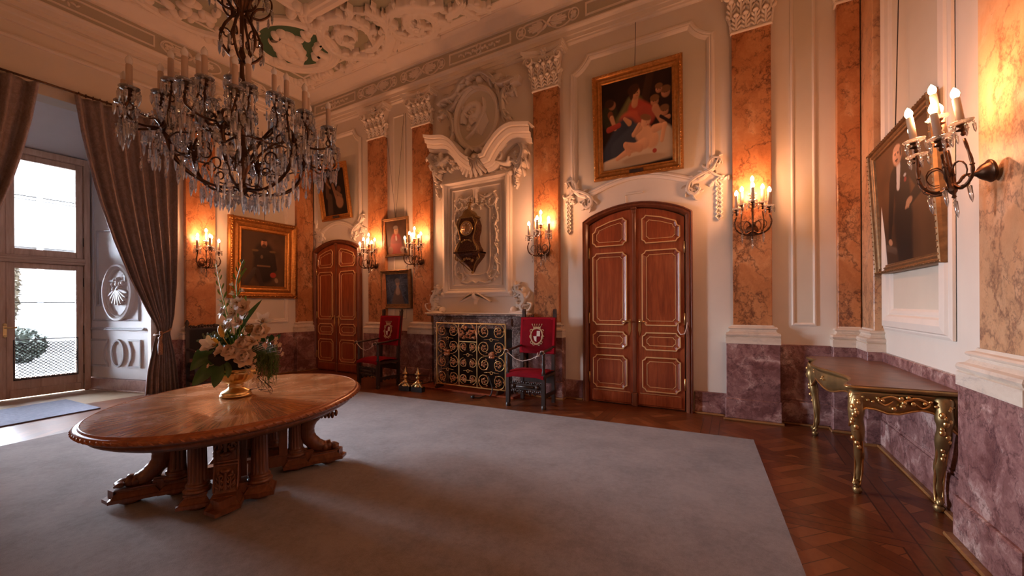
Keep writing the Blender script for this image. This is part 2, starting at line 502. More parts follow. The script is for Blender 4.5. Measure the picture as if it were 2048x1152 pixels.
# floor ------------------------------------------------------------
def parquet():
    t = NT('panel_parquet')
    mp = t.mapping(loc=(.22, .31, 0))
    sep = t.node('ShaderNodeSeparateXYZ'); t.l.new(mp, sep.inputs[0])
    S = 1.12
    def cell(o): # 0..1 inside the panel
        return t.math('FRACT', t.math('DIVIDE', sep.outputs[o], S))
    fx, fy = cell(0), cell(1)
    ex = t.math('MINIMUM', fx, t.math('SUBTRACT', 1.0, fx)); ey = t.math('MINIMUM', fy, t.math('SUBTRACT', 1.0, fy))
    e = t.math('MINIMUM', ex, ey)
    border = t.math('LESS_THAN', e, .075)
    joint = t.math('LESS_THAN', t.math('ABSOLUTE', t.math('SUBTRACT', e, .075)), .004)
    joint = t.math('MAXIMUM', joint, t.math('LESS_THAN', e, .0035))
    rot = t.mapping(rot=(0, 0, math.radians(45)), loc=(.22, .31, 0))
    s2 = t.node('ShaderNodeSeparateXYZ'); t.l.new(rot, s2.inputs[0])
    w = .36
    chk = t.math('ADD', t.math('FLOOR', t.math('DIVIDE', s2.outputs[0], w)), t.math('FLOOR', t.math('DIVIDE', s2.outputs[1], w)))
    chk = t.math('ABSOLUTE', t.math('MODULO', chk, 2.0))
    a = t.math('DIVIDE', s2.outputs[0], w/4); b = t.math('DIVIDE', s2.outputs[1], w/4)
    lane = t.node('ShaderNodeMix', data_type='FLOAT')
    t.l.new(chk, lane.inputs[0]); t.l.new(a, lane.inputs[2]); t.l.new(b, lane.inputs[3])
    lf = t.math('FRACT', lane.outputs[0])
    pj = t.math('LESS_THAN', t.math('MINIMUM', lf, t.math('SUBTRACT', 1.0, lf)), .03)
    idn = t.node('ShaderNodeCombineXYZ')
    t.l.new(t.math('FLOOR', lane.outputs[0]), idn.inputs[0]); t.l.new(chk, idn.inputs[1])
    t.l.new(t.math('ADD', t.math('FLOOR', t.math('DIVIDE', s2.outputs[0], w)), t.math('MULTIPLY', t.math('FLOOR', t.math('DIVIDE', s2.outputs[1], w)), 7.0)), idn.inputs[2])
    wn = t.node('ShaderNodeTexWhiteNoise'); t.l.new(idn.outputs[0], wn.inputs[0])
    grain = t.noise(t.mapping(scale=(1, 1, 1), rot=(0,0,.78)), 9, 6, .6, 2.0)
    tone = t.math('ADD', t.math('MULTIPLY', wn.outputs[0], .55), t.math('MULTIPLY', grain.outputs[0], .45))
    col = t.ramp(tone, [(.2, (.115,.030,.009)), (.5, (.18,.053,.016)), (.8, (.27,.090,.030))])
    bcol = t.ramp(grain.outputs[0], [(.3, (.115,.031,.010)), (.7, (.19,.058,.018))])
    c = t.mix(border, col, bcol)
    j = t.math('MAXIMUM', joint, t.math('MULTIPLY', pj, t.math('SUBTRACT', 1.0, border)))
    c = t.mix(t.math('MULTIPLY', j, .8), c, (.03,.01,.005))
    t.base(c)
    t.bump(t.math('SUBTRACT', tone, j), .08, .002)
    return t.set(Roughness=.30, Specular_IOR_Level=.45)
M['parquet'] = parquet()
struct('floor', MB().box((XL-.02, YF, -.12), (XR+T, YB+T, 0)), M['parquet'], 'dark panelled oak parquet floor', 'floor')
M['nichefloor'] = wood('daylit_pale_oak', (.42,.30,.19), (.52,.39,.26), (.60,.47,.33), 'Y', .7, .3)  # daylight on the niche floor is put into this paler wood colour
struct('floor_niche', MB().box((XL-1.75, YF, -.12), (XL-.02, YB+T, 0.0)).add([], []), M['nichefloor'], 'boards in the garden door niche, coloured pale for daylight', 'floor')

# ceiling ------------------------------------------------------------
struct('ceiling', MB().box((XL-T, YF-T, ZC), (XR+T, YB+T, ZC+.2)), M['field'], 'flat greenish ceiling field', 'ceiling')

# walls ------------------------------------------------------------
struct('wall_back', MB().box((XL-T, YB, 0), (XR+T, YB+T, ZC)), M['plaster'], 'cream wall with fireplace and doors', 'wall')
struct('wall_right', MB().box((XR, YF, 0), (XR+T, YB, ZC)), M['plaster'], 'cream wall with tall portrait', 'wall')
struct('wall_front', MB().box((XL-T, YF-T, 0), (XR+T, YF, ZC)), M['plaster'], 'cream wall opposite the fireplace', 'wall')
OPEN = [(.30, 2.70)]       # niche openings in the left wall (Y)
OPZ = 4.14
mb = MB()
ys = [YF] + [y for a, b in sorted(OPEN) for y in (a, b)] + [YB]
for i in range(0, len(ys), 2): mb.box((XL-.12, ys[i], 0), (XL, ys[i+1], ZC))
for a, b in OPEN: mb.box((XL-.12, a, OPZ), (XL, b, ZC))
struct('wall_left', mb, M['plaster'], 'cream wall with tall garden doors', 'wall')

# niches of the garden doors: splayed reveals, sloping soffit ---------------
XW = -9.3
def niche(n, ya, yb, yc):
    """ya,yb opening edges at the wall; the door is centred on yc"""
    w = .88
    root = struct_root('trim_%d' % n, (XL, yc, 0), 'white painted splayed niche around the garden door', 'reveal')
    for s, ye in ((1, yb), (-1, ya)):
        a = Vector((XW, yc+s*w, 0)); b = Vector((XL-.12+.001, ye, 0))
        L = (b-a).length; ux = (b-a)/L; nn = Vector((ux.y, -ux.x, 0))*s
        fr = plane_frame(a, ux, (0,0,1), nn)
        build('reveal', MB().fbox(fr, 0, L, .20, OPZ+.2, -.12, 0), M['white'], root)
        build('reveal_base', MB().fbox(fr, -.01, L+.1, 0, .19, -.12, .025, .004), M['red'] if 'redp' not in M else M['redp'], root)
        build('reveal_skirting', MB().fbox(fr, -.01, L+.1, 0, .022, .02, .05, .004), M['windowx'], root)
        if n != 20: continue
        pr_ = [(0,0),(.008,.012),(.022,.016),(.034,.008),(.036,0)]
        g = MB()
        # chair rail
        g.fbox(fr, .02, L-.06, .975, 1.0, 0, .035, .008)
        g.fbox(fr, .02, L-.06, 1.0, 1.02, 0, .018, .005)
        # lower panel: two bracket shaped fields with an upright oval ring between
        cu = .66*L*.78; z0, z1 = .38, .83; cm = (z0+z1)/2
        ring = arc(cu, cm, .155, .225, 0, 360, 36)[:-1]
        g.mould(fr, ring, [(0,0),(.006,.022),(.030,.022),(.036,0)])
        lft = [(.03, z0), (.03, z1), (cu-.22, z1)] + arc(cu-.02, cm, .27, .26, 140, 220, 8) + [(cu-.22, z0)]
        rgt = [(L-.13, z0), (L-.13, z1), (cu+.22, z1)] + arc(cu+.02, cm, .27, .26, 40, -40, 8) + [(cu+.22, z0)]
        for q in (lft, rgt): g.mould(fr, q, [(0,0),(.004,.018),(.024,.018),(.030,0)])
        # upper panel
        up = [(.10,1.12),(L-.16,1.12),(L-.16,3.6),(.10,3.6)]
        g.mould(fr, up, pr_)
        g.mould(fr, [(.20,1.36),(.30,1.36),(.30,1.75),(L-.45,1.75),(L-.45,2.6),(.2,2.6)], [(0,0),(.004,.02),(.03,.02),(.034,0)])
        build('reveal_moulding', g, M['grey'], root)
        h = MB()
        h.mould(fr, arc(cu+.02, 1.58, .34, .46, 0, 360, 40)[:-1], [(0,0),(.01,.045),(.04,.05),(.06,.02),(.085,.03),(.10,0)])
        random.seed(3)
        for k in range(9):
            aa = math.radians(200+k*17.5)
            pts = [(cu+.02+r*math.cos(aa+r*.5), 1.52+r*1.2*math.sin(aa+r*.5)+.12) for r in (.02,.09,.16,.22)]
            h.ribbon(fr, pts, [.012,.03,.035,.012], .035)
        for k in range(14):
            a2 = random.uniform(0, 6.28); r = random.uniform(0, .14)
            h.dome(fr, cu+.02+r*math.cos(a2), 1.72+r*math.sin(a2), .035, .045, .05, rot=a2)
        build('medallion', h, M['white'], root)
    # soffit
    sf = MB()
    pts = [(XL-.12, OPZ), (XL-.30, OPZ), (XW-.02, 3.735), (XW-.02, 4.6), (XL-.12, 4.6)]
    sf.prism(pts, lambda u, z, d: Vector((u, d, z)), ya-.15, yb+.15)
    build('soffit', sf, M['white'], root)
    return root
M['redp'] = marble('pale_violet_marble', [(.36,.22,.20),(.48,.32,.29),(.55,.40,.36),(.64,.50,.46)], (.22,.12,.12), 1.2, .5, .3, (1,1,.5), 2.6, .05, .3)
niche(20, OPEN[0][0], OPEN[0][1], 1.5)
# beige front strip of the soffit above the opening
struct('trim_22', MB().box((XL-.30, .2, OPZ-.005), (XL-.001, 2.8, OPZ+.02)), M['plaster'], 'cream underside of the niche opening', 'trim')
# outer walls beside the doors (closes the building outside the niches)
mb = MB()
for a, b in ((YF-.5, 1.5-.88-.02), (1.5+.88+.02, 5.7)): mb.box((XW-.18, a, 0), (XW-.02, b, ZC))
mb.box((XW-.18, YF-.5, 3.70), (XW-.02, 5.7, ZC)); mb.box((XW-.18, YF-.5, -.15), (XW-.02, 5.7, .004))
struct('wall_outer', mb, M['plaster'], 'outer wall beyond the door niches', 'wall')

# garden doors (glazed, with transom) ---------------------------------------
def garden_door(n, yc):
    root = struct_root('window_%d' % n, (XW, yc, 0), 'tall glazed oak garden door with transom light', 'window')
    fr = plane_frame((XW, 0, 0), (0,1,0), (0,0,1), (1,0,0))
    y0, y1 = yc-.88, yc+.88
    f = MB()
    for a, b in ((y0, y0+.075), (y1-.075, y1)): f.fbox(fr, a, b, 0, 3.74, -.02, .09, .008)
    f.fbox(fr, y0+.06, y1-.06, 3.64, 3.74, -.02, .09, .008)
    build('window_frame', f, M['window'], root)
    f = MB()
    f.fbox(fr, y0+.06, y1-.06, 2.02, 2.13, -.02, .10, .012); f.fbox(fr, y0+.06, y1-.06, 2.06, 2.10, .09, .125, .01)
    build('transom', f, M['windowx'], root)
    for s, (a, b) in ((-1, (y0+.075, yc+.01)), (1, (yc-.01+.02, y1-.075))):
        for nm, z0, z1, gz in (('door_leaf', .01, 2.02, .30), ('transom_sash', 2.13, 3.64, 2.23)):
            st = .085; f = MB()
            f.fbox(fr, a, a+st, z0, z1, .0, .055, .008); f.fbox(fr, b-st, b, z0, z1, .0, .055, .008)
            f.fbox(fr, a+st-.01, b-st+.01, z1-st, z1, 0, .05, .008); f.fbox(fr, a+st-.01, b-st+.01, z0, gz, 0, .05, .008)
            if nm == 'door_leaf':
                f.fbox(fr, a+.03, b-.03, z0+.01, z0+.13, .05, .068, .006)
            leaf = build(nm, f, M['window'], root)
            leaf_loc = leaf
            g = MB().fbox(fr, a+st-.01, b-st+.01, gz-.01, z1-st+.01, .020, .026)
            build('pane', g, M['glass'], leaf_loc, local=True) if False else None
            gl = build('glass_pane', MB().fbox(fr, a+st-.01, b-st+.01, gz-.01, z1-st+.01, .020, .026), M['glass'], root)
            br = MB()
            if nm == 'door_leaf': br.tube([fr(a+st, 1.42, .04), fr(b-st, 1.42, .04)], .006, 6)
            else: br.tube([fr(a+st, 3.02, .04), fr(b-st, 3.02, .04)], .006, 6); br.tube([fr(a+st, 2.97, .04), fr(b-st, 2.97, .04)], .004, 6)
            build('glazing_rod', br, M['iron'], root)
            if nm == 'door_leaf':
                w = MB(); u0, u1, za, zb = a+st-.02, b-st+.02, .27, .86
                w.fbox(fr, u0, u1, zb, zb+.012, .055, .065); w.fbox(fr, u0, u1, za, za+.012, .055, .065)
                w.fbox(fr, u0, u0+.012, za, zb, .055, .065); w.fbox(fr, u1-.012, u1, za, zb, .055, .065)
                pitch = .052
                for sg in (1, -1):
                    k = -14
                    while k < 30:
                        ua = u0 + k*pitch; pts = []
                        for tt in range(0, 13):
                            uu = ua + sg*0 + tt*.05*1.15*sg*1.0 if sg > 0 else ua + (12-tt)*.05*1.15
                            zz = za + tt*.05
                            if u0 <= uu <= u1 and zz <= zb: pts.append(fr(uu, zz, .06))
                        if len(pts) > 1: w.tube(pts, .0048, 4, caps=False)
                        k += 1
                build('wire_guard', w, M['iron'], root)
        hb = MB()
        for hz in (.35, .98, 1.75, 2.4): hb.lathe([(.011,-.07),(.013,-.065),(.013,.065),(.011,.07)], (XW+.065, (y1-.07 if s > 0 else y0+.07), hz), 10)
        build('hinge', hb, M['iron'], root)
    h = MB()
    h.fbox(fr, yc-.02, yc+.02, .92, 1.10, .055, .062, .003)
    h.ball(fr(yc, 1.10, .062), .022, sq=(.4,1,1)); h.ball(fr(yc, .93, .062), .016, sq=(.4,1,1.4))
    h.tube([fr(yc, 1.05, .06), fr(yc, 1.05, .11), fr(yc+.02, 1.055, .13), fr(yc+.07, 1.05, .13), fr(yc+.10, 1.06, .13)], [.009,.009,.010,.010,.013], 8)
    build('door_handle', h, M['brass'], root)
garden_door(1, 1.5)

# low skirting, dado --------------------------------------------------
DZ = .885
def dado(n, fr, spans, label, z1=DZ, side='back', z1h=.27):
    mb = MB()
    for a, b, top in spans:
        mb.fbox(fr, a, b, .02, top, 0, .03, .006)
        if top > .5:
            mb.fbox(fr, a, b, .02, .255, .03, .045, .006)
            mb.fbox(fr, a, b, .27, .285, .03, .036, .003)
    struct('baseboard_%s' % side, mb, M['red'], label, 'baseboard')
    g = MB()
    for a, b, top in spans: g.fbox(fr, a, b, 0, .022, .03, .075 if top > .5 else .06, .006)
    return g
wl = []
wl.append(dado(0, FB, [(-6.2,-4.5,DZ-.0), (.40,1.25,DZ), (-.42,.02,.27), (-2.22,-1.86,.27)], 'red breccia marble dado along the fireplace wall', side='back'))
wl.append(dado(0, FR, [(YF,YB,DZ)], 'violet breccia marble dado along the right wall', side='right'))
wl.append(dado(0, FL, [(2.72,YB,DZ-.07), (YF,.28,DZ)], 'red marble dado beside the garden door', side='left'))
mb = MB()
for w_ in wl: mb.add(w_.v, w_.f, False)
M['skirt'] = wood('golden_oak_strip', (.20,.085,.028), (.29,.13,.045), (.37,.18,.065), 'X', 1, .35, .2)
struct('trim_23', mb, M['skirt'], 'narrow golden oak strip along the foot of the walls', 'skirting')

# entablature, frieze, cove -----------------------------------------------
FPlan = lambda u, v, d=0.0: Vector((u, v, d))
room = [(XL, YF), (XR, YF), (XR, YB), (XL, YB)]
M['frieze'] = simple('frieze_grey_green', (.50,.45,.35), .8, var=.03, vs=4)
root = struct_root('trim_1', (0, 0, 5.0), 'plaster cornice with ornamented frieze round the room', 'cornice')
build('architrave', MB().mould(FPlan, room, [(0,5.085),(.02,5.09),(.035,5.105),(.035,5.13),(.05,5.135),(.05,5.19),(.065,5.195),(.07,5.25),(.10,5.27),(.11,5.29),(.11,5.305),(.085,5.31)]), M['stucco'], root)
build('frieze', MB().mould(FPlan, room, [(.085,5.305),(.085,5.60)]), M['frieze'], root)
build('cove', MB().mould(FPlan, room, [(.085,5.595),(.12,5.60),(.125,5.625),(.15,5.64),(.20,5.665),(.27,5.70),(.31,5.725),(.32,5.735),(.32,5.745),(.345,5.745),(.35,5.755),(.40,5.765),(.44,5.770),(.455,5.785)]), M['stucco'], root)
# architrave bands that run lower over the garden doors
struct('trim_24', MB().mould(FL, [(YF, 4.72), (3.05, 4.72)], [(0,0),(0,.0),(.0,.03),(.03,.04),(.055,.03),(.06,.0)], closed=False, inward=1)
       .mould(FL, [(YF, 4.93), (3.05, 4.93)], [(0,0),(.0,.045),(.05,.05),(.055,.03),(.09,.035),(.11,.055),(.16,.06)], closed=False, inward=1), M['stucco'], 'stepped plaster band above the garden doors', 'trim')
# frieze ornament: panels, shells, rosettes
orn = MB()
def frieze_orn(fr, u):
    f2 = lambda a, z, d=0.0: fr(a, z, d+.085)
    z = 5.455
    for sg in (-1, 1):
        loop = [(u+sg*(.02+.20*math.cos(t_)+.20), z+.105*math.sin(t_)*(1+.16*math.sin(3*t_))) for t_ in [2*PI*k/26 for k in range(26)]]
        orn.ribbon(f2, loop+[loop[0]], .010, .018)
        for k in range(7):
            aa = -1.15+k*.38
            orn.ribbon(f2, [(u+sg*.05, z), (u+sg*(.05+.12*math.cos(aa)), z+.06*math.sin(aa)), (u+sg*(.05+.26*math.cos(aa)), z+.085*math.sin(aa))], [.006,.018,.012], .016)
    for k in range(4):
        aa = k*PI/2+PI/4
        orn.ribbon(f2, [(u, z), (u+.05*math.cos(aa), z+.05*math.sin(aa)), (u+.09*math.cos(aa), z+.10*math.sin(aa))], [.01,.022,.006], .03)
def rosette(fr, u):
    f2 = lambda a, z, d=0.0: fr(a, z, d+.085); z = 5.455
    orn.ribbon(f2, arc(u, z, .075, .085, 0, 360, 20), .009, .016)
    for k in range(4): orn.dome(f2, u+.028*math.cos(k*PI/2+.78), z+.033*math.sin(k*PI/2+.78), .024, .028, .018, rot=k)
def fpanel(fr, a, b):
    f2 = lambda u, z, d=0.0: fr(u, z, d+.085)
    orn.mould(f2, [(a,5.36),(b,5.36),(b,5.55),(a,5.55)], [(0,0),(.004,.014),(.022,.014),(.026,0)])
    m_ = (a+b)/2
    for sg in (-1, 1):
        orn.ribbon(f2, arc(m_, 5.455+sg*.04, .04, .04, 0, 360, 14), .01, .03)
        for k in range(8): orn.dome(f2, m_+sg*(.07+k*.045), 5.455+.02*math.sin(k*2.2), .03, .022-.0015*k, .025, rot=k)
fc = [(-6.55, 's'), (-5.95,'r'), (-5.55,'r'), (-4.95, 's'), (-4.35,'r'), (-3.0,'r'), (-2.4,'s'), (-1.85,'r'), (-.45,'r'), (.15,'s'), (.75,'r')]
# (re-placed from the photograph: pixel centres along the frieze)
fc = []
for px_, py_, k_ in ((722,192,'r'),(755,180,'s'),(788,168,'r'),(808,158,'r'),(845,146,'s'),(883,133,'r'),(1042,69,'r'),(1094,47,'s'),(1147,30,'r')):
    fc.append((pb(px_, py_, .085)[0], k_))
for u_, k_ in fc: (frieze_orn if k_ == 's' else rosette)(FB, u_)
fpanel(FB, fc[5][0]+.17, fc[6][0]-.17); fpanel(FB, -7.7, fc[0][0]-.15); fpanel(FB, fc[8][0]+.17, 1.0)
fl_ = []
for px_, py_, k_ in ((337,106,'r'),(385,140,'s')): fl_.append((pl(px_, py_, .085)[0], k_))
for u_, k_ in fl_: (frieze_orn if k_ == 's' else rosette)(FL, u_)
rosette(FL, fl_[1][0]+.6); frieze_orn(FL, fl_[1][0]+1.2)
fpanel(FL, fl_[0][0]-2.6, fl_[0][0]-.17)
rosette(FL, fl_[0][0]-2.8); frieze_orn(FL, fl_[0][0]-3.3)
build('frieze_ornament', orn, M['stucco'], root)

# pilasters ----------------------------------------------------------------
def acanthus(mb, fr, u, z, w, h, d, curl=.05, lobes=3, lean=0.0):
    """upright acanthus leaf: a midrib, fanned side lobes and a tip rolling outwards"""
    f = lambda a, b_, c=0.0: fr(a, b_, d+c+curl*.9*max(0, (b_-z)/h)**2.2)
    mb.ribbon(f, [(u, z), (u, z+h*.5), (u, z+h*.9)], [w*.13, w*.16, w*.10], .022)
    for s in (-1, 1):
        for q in range(lobes):
            z0_ = z+h*(.02+.26*q); mb.ribbon(f, [(u+s*w*.06, z0_), (u+s*w*.26, z0_+h*.16), (u+s*w*(.47-.05*q), z0_+h*.26), (u+s*w*(.46-.07*q), z0_+h*.34)], [w*.07,w*.13,w*.115,w*.04], [.012,.022,.020,.006])
    mb.dome(f, u, z+h*.90, w*.30, h*.12, .035, .0)
def volute(mb, fr, u, z, r, d, sg, w=.02):
    pts = []; ws = []; hs = []
    for k in range(30):
        a = k/29*4.2*PI/2*1.25; rr = r*(1-.80*k/29)
        pts.append((u+sg*rr*math.cos(a+PI/2*0), z+rr*math.sin(a))); ws.append(w*(1-.55*k/29)); hs.append(.03+.02*k/29)
    mb.ribbon(fr, pts, ws, hs, d)
    mb.dome(fr, u, z, r*.25, r*.25, .05, d)
def capital(mb, fr, u0, u1, z0, z1, D):
    uc = (u0+u1)/2; w = u1-u0; H = z1-z0
    # bell with astragal
    mb.fbox(fr, u0-.015, u1+.015, z0, z0+.03, 0, D+.022, .008)
    rows = []
    for t_ in [i/8 for i in range(9)]:
        o = .0+.055*t_**3; zz = z0+.03+(H*.84-.03)*t_
        rows.append([fr(u0-o, zz, 0), fr(u0-o, zz, D+o), fr(u1+o, zz, D+o), fr(u1+o, zz, 0)])
    mb.grid(rows, smooth=False)
    # abacus, concave front
    top = []
    for k in range(13):
        t_ = k/12; top.append((u0-.13+(w+.26)*t_, D+.15-.11*math.sin(PI*t_)))
    for zz0, zz1, g in ((z0+H*.84, z0+H*.90, -.022), (z0+H*.90, z0+H*.925, -.01), (z0+H*.925, z1, 0.0)):
        poly = [(top[0][0]-g, 0)] + [(a+(-g if k < 6 else g if k > 6 else 0), b+g) for k, (a, b) in enumerate(top)] + [(top[-1][0]+g, 0)]
        mb.prism(poly, lambda a, b, c: fr(a, c, b), zz0, zz1)
    # leaves
    n1 = 4
    for k in range(n1): acanthus(mb, fr, u0+w*(k+.5)/n1, z0+.03, w/n1*1.05, H*.30, D+.006, .05)
    for k in range(n1+1): acanthus(mb, fr, u0+w*k/n1, z0+.03+H*.24, w/n1*1.05, H*.34, D+.010, .07)
    for sg, uu in ((-1, u0), (1, u1)):
        for dd in (.3, .75): acanthus(mb, lambda a, z, d=0.0, _u=uu, _s=sg: fr(_u+_s*d, z, a), D*dd, z0+.03, .07, H*.4, 0, .04)
    # corner volutes and centre flower
    for sg, uu in ((-1, u0-.035), (1, u1+.035)): volute(mb, fr, uu, z0+H*.72, .082, D+.07, sg, .02)
    for sg in (-1, 1): volute(mb, fr, uc+sg*.055, z0+H*.72, .042, D+.035, -sg, .015)
    mb.ribbon(fr, [(uc, z0+H*.5), (uc, z0+H*.78)], .02, .03, D+.02)
    for k in range(6):
        a = k*PI/3; mb.dome(fr, uc+.035*math.cos(a), z0+H*.93+.035*math.sin(a), .028, .02, .03, D+.05, a)
    mb.dome(fr, uc, z0+H*.93, .02, .02, .05, D+.05)
    for sg in (-1, 1):
        mb.tube([fr(uc+sg*.03, z0+H*.5, D+.03), fr(uc+sg*.07, z0+H*.62, D+.06), fr(u0-.03 if sg < 0 else u1+.03, z0+H*.80, D+.09)], [.012,.016,.014], 6)
def pilaster(n, fr, u0, u1, D, label, zoff=0.0, shaftm='orange', pedm='red', cap=True, pw=.07, basem='basem', top=5.085):
    root = struct_root('trim_%d' % n, fr((u0+u1)/2, 0, 0), label, 'pilaster')
    zp = DZ+zoff
    p = MB()
    p.fbox(fr, u0-pw, u1+pw, .02, zp, 0, D+.06, .004)
    p.fbox(fr, u0-pw-.012, u1+pw+.012, .02, .25, 0, D+.08, .008)
    build('pedestal', p, M[pedm], root)
    build('oak_strip', MB().fbox(fr, u0-pw-.03, u1+pw+.03, 0, .022, 0, D+.115, .006), M['skirt'], root)
    b = MB()
    prof = [(pw+.006, D+.066, 0), (pw+.006, D+.066, .075), (pw-.006, D+.055, .08), (pw+.004, D+.064, .09), (pw+.008, D+.069, .105), (pw+.002, D+.062, .122), (pw-.02, D+.04, .130),
            (pw-.035, D+.025, .15), (pw-.035, D+.022, .165), (pw-.022, D+.035, .172), (pw-.018, D+.040, .182), (pw-.026, D+.032, .192), (pw-.05, D+.012, .198), (pw-.06, D+.006, .215)]
    rows = [[fr(u0-a, zp+z, 0), fr(u0-a, zp+z, d_), fr(u1+a, zp+z, d_), fr(u1+a, zp+z, 0)] for a, d_, z in prof]
    b.grid(rows, smooth=False); rr = [fr(u0-.01, zp+.215, 0), fr(u0-.01, zp+.215, D), fr(u1+.01, zp+.215, D), fr(u1+.01, zp+.215, 0)]
    build('base', b, M[basem], root)
    build('shaft', MB().fbox(fr, u0, u1, zp+.20, 4.52, 0, D, .006), M[shaftm], root)
    if cap:
        c = MB(); capital(c, fr, u0, u1, 4.51, top, D)
        build('capital', c, M['stucco'], root)
    return root
pilaster(2, FB, -6.136, -5.690, .075, 'orange marble pilaster on the fireplace wall', -.06)
pilaster(3, FB, -5.000, -4.585, .075, 'orange marble pilaster left of the fireplace', -.04)
pilaster(4, FB, -2.600, -2.200, .075, 'orange marble pilaster right of the fireplace', -.01)
pilaster(5, FB, 0.000, .390, .075, 'orange marble pilaster right of the large door')
pilaster(6, FB, .975, 1.165, .075, 'narrow orange marble pilaster in the right corner', pw=.05)
pilaster(7, FR, 5.00, 5.40, .075, 'pale orange marble pilaster turning the right corner', shaftm='orange2', pw=.05)
pilaster(8, FR, 2.69, 3.14, .075, 'broad pale orange marble pilaster beside the tall portrait', shaftm='orange2')
pilaster(9, FL, 3.13, 3.56, .075, 'orange marble pilaster between curtain and portrait', -.07)
pilaster(10, FL, 5.04, 5.40, .075, 'orange marble pilaster in the left corner', -.07, pw=.05)
pilaster(11, FR, .2, .6, .075, 'pale orange marble pilaster farther along the wall', shaftm='orange2')
pilaster(12, FL, -.7, -.27, .075, 'orange marble pilaster left of the garden door', 0)

# wall panels ------------------------------------------------------------
PP = [(0,0),(0,.018),(.012,.026),(.030,.030),(.045,.022),(.055,.030),(.070,.022),(.080,.010),(.085,.002)]
def panel(n, fr, path, label, prof=PP, fill=True, parent=None):
    root = struct_root('trim_%d' % n, fr(path[0][0], path[0][1], 0), label, 'panel')
    build('panel_moulding', MB().mould(fr, path, prof), M['stucco'], root)
    if fill: build('panel_field', MB().prism(path, fr, 0, .004), M['panel'], root)
    return root
rect = lambda a, b, c, d: [(a,c),(b,c),(b,d),(a,d)]
P2 = [(0,0),(0,.012),(.015,.02),(.028,.014),(.032,.003)]
panel(13, FB, rect(.575,.803,1.10,4.86), 'tall narrow recessed panel right of the marble pilaster', P2)
panel(14, FB, rect(-5.53,-5.22,1.10,4.86), 'narrow panel behind the two stacked portraits', P2)
panel(15, FR, rect(3.60,4.93,1.10,4.78), 'large moulded wall panel behind the tall portrait', [(0,0),(0,.02),(.02,.03),(.03,.03),(.04,.045),(.09,.055),(.13,.04),(.145,.02),(.16,.025),(.18,.02),(.20,.003)])
panel(16, FL, rect(3.80,4.88,1.02,4.60), 'moulded wall panel behind the officer portrait')
panel(19, FR, rect(1.2,2.4,1.10,4.78), 'large moulded wall panel near the entrance')

def over_door(n, uc, k, label):
    def S(u): return uc + (u+1.105)*k
    top = [(-1.792,4.872)] ; P_ = []
    P_ += [(-2.03,2.93), (-2.03,4.66)]
    P_ += [(-2.03+.238*(1-math.cos(a)), 4.66+.212*math.sin(a)) if False else (-1.792-.238*math.cos(a), 4.872-.212*math.sin(PI/2-a)*1.0) for a in [0.0]]
    P_ = [(-2.03, 2.98), (-2.03, 4.66)]
    for q in range(1, 7):                                   # scooped corner
        a = PI/2*q/7; P_.append((-2.03+.238*math.sin(a)*1.0*(.0+1)*(q/7)**.3*.98, 4.66+.212*(1-math.cos(a))))
    P_ += [(-1.79, 4.875), (-.42, 4.875)]
    for q in range(1, 7):
        a = PI/2*(1-q/7); P_.append((-.18-.238*math.sin(a)*((7-q)/7)**.3*.98, 4.66+.212*(1-math.cos(a))))
    P_ += [(-.18, 4.66), (-.18, 2.98), (-.30, 2.875), (-.42, 2.835)]
    for q in range(0, 11):
        t_ = q/10; P_.append((-.46-(1.29)*t_, 2.845+.165*math.sin(PI*t_)))
    P_ += [(-1.79, 2.835), (-1.91, 2.875)]
    path = [(S(u), z) for u, z in P_]
    root = panel(n, FB, path, label, [(0,0),(0,.022),(.015,.034),(.035,.038),(.05,.028),(.06,.036),(.08,.026),(.095,.008),(.10,.004)])
    o = MB()
    for sg in (-1, 1):
        cx = S(-1.105+sg*.86)
        f = lambda a, b, _s=sg, _c=cx: (_c+_s*a*(.6+.4*k), b)
        sc = sp2([f(.10,3.10), f(.02,2.99), f(-.12,2.93), f(-.22,2.86), f(-.24,2.76), f(-.16,2.71), f(-.11,2.77), f(-.15,2.81)], 5)
        spray(o, FB, sc, .030, .05)
        sc = sp2([f(.16,2.86), f(.05,2.93), f(-.02,3.02), f(.03,3.12), f(.12,3.10), f(.10,3.04)], 5)
        spray(o, FB, sc, .024, .045)
        for q in range(12):
            o.dome(FB, *f(.02+.02*q*random.random(), 2.80+.03*random.random()*q/2), .035, .02, .035, rot=q)
        for q in range(8):
            zz = 2.84-.055*q
            o.ribbon(FB, [f(.10,zz), f(.10-.035,zz-.05), f(.10,zz-.09)], [.008,.016,.004], .025)
            o.ribbon(FB, [f(.10,zz), f(.10+.035,zz-.05), f(.10,zz-.09)], [.008,.016,.004], .025)
    build('stucco_spray', o, M['stucco'], root)
random.seed(11)
over_door(17, -1.105, 1.0, 'scooped plaster panel above the large oak door')
over_door(18, -7.105, .79, 'scooped plaster panel above the far oak door')

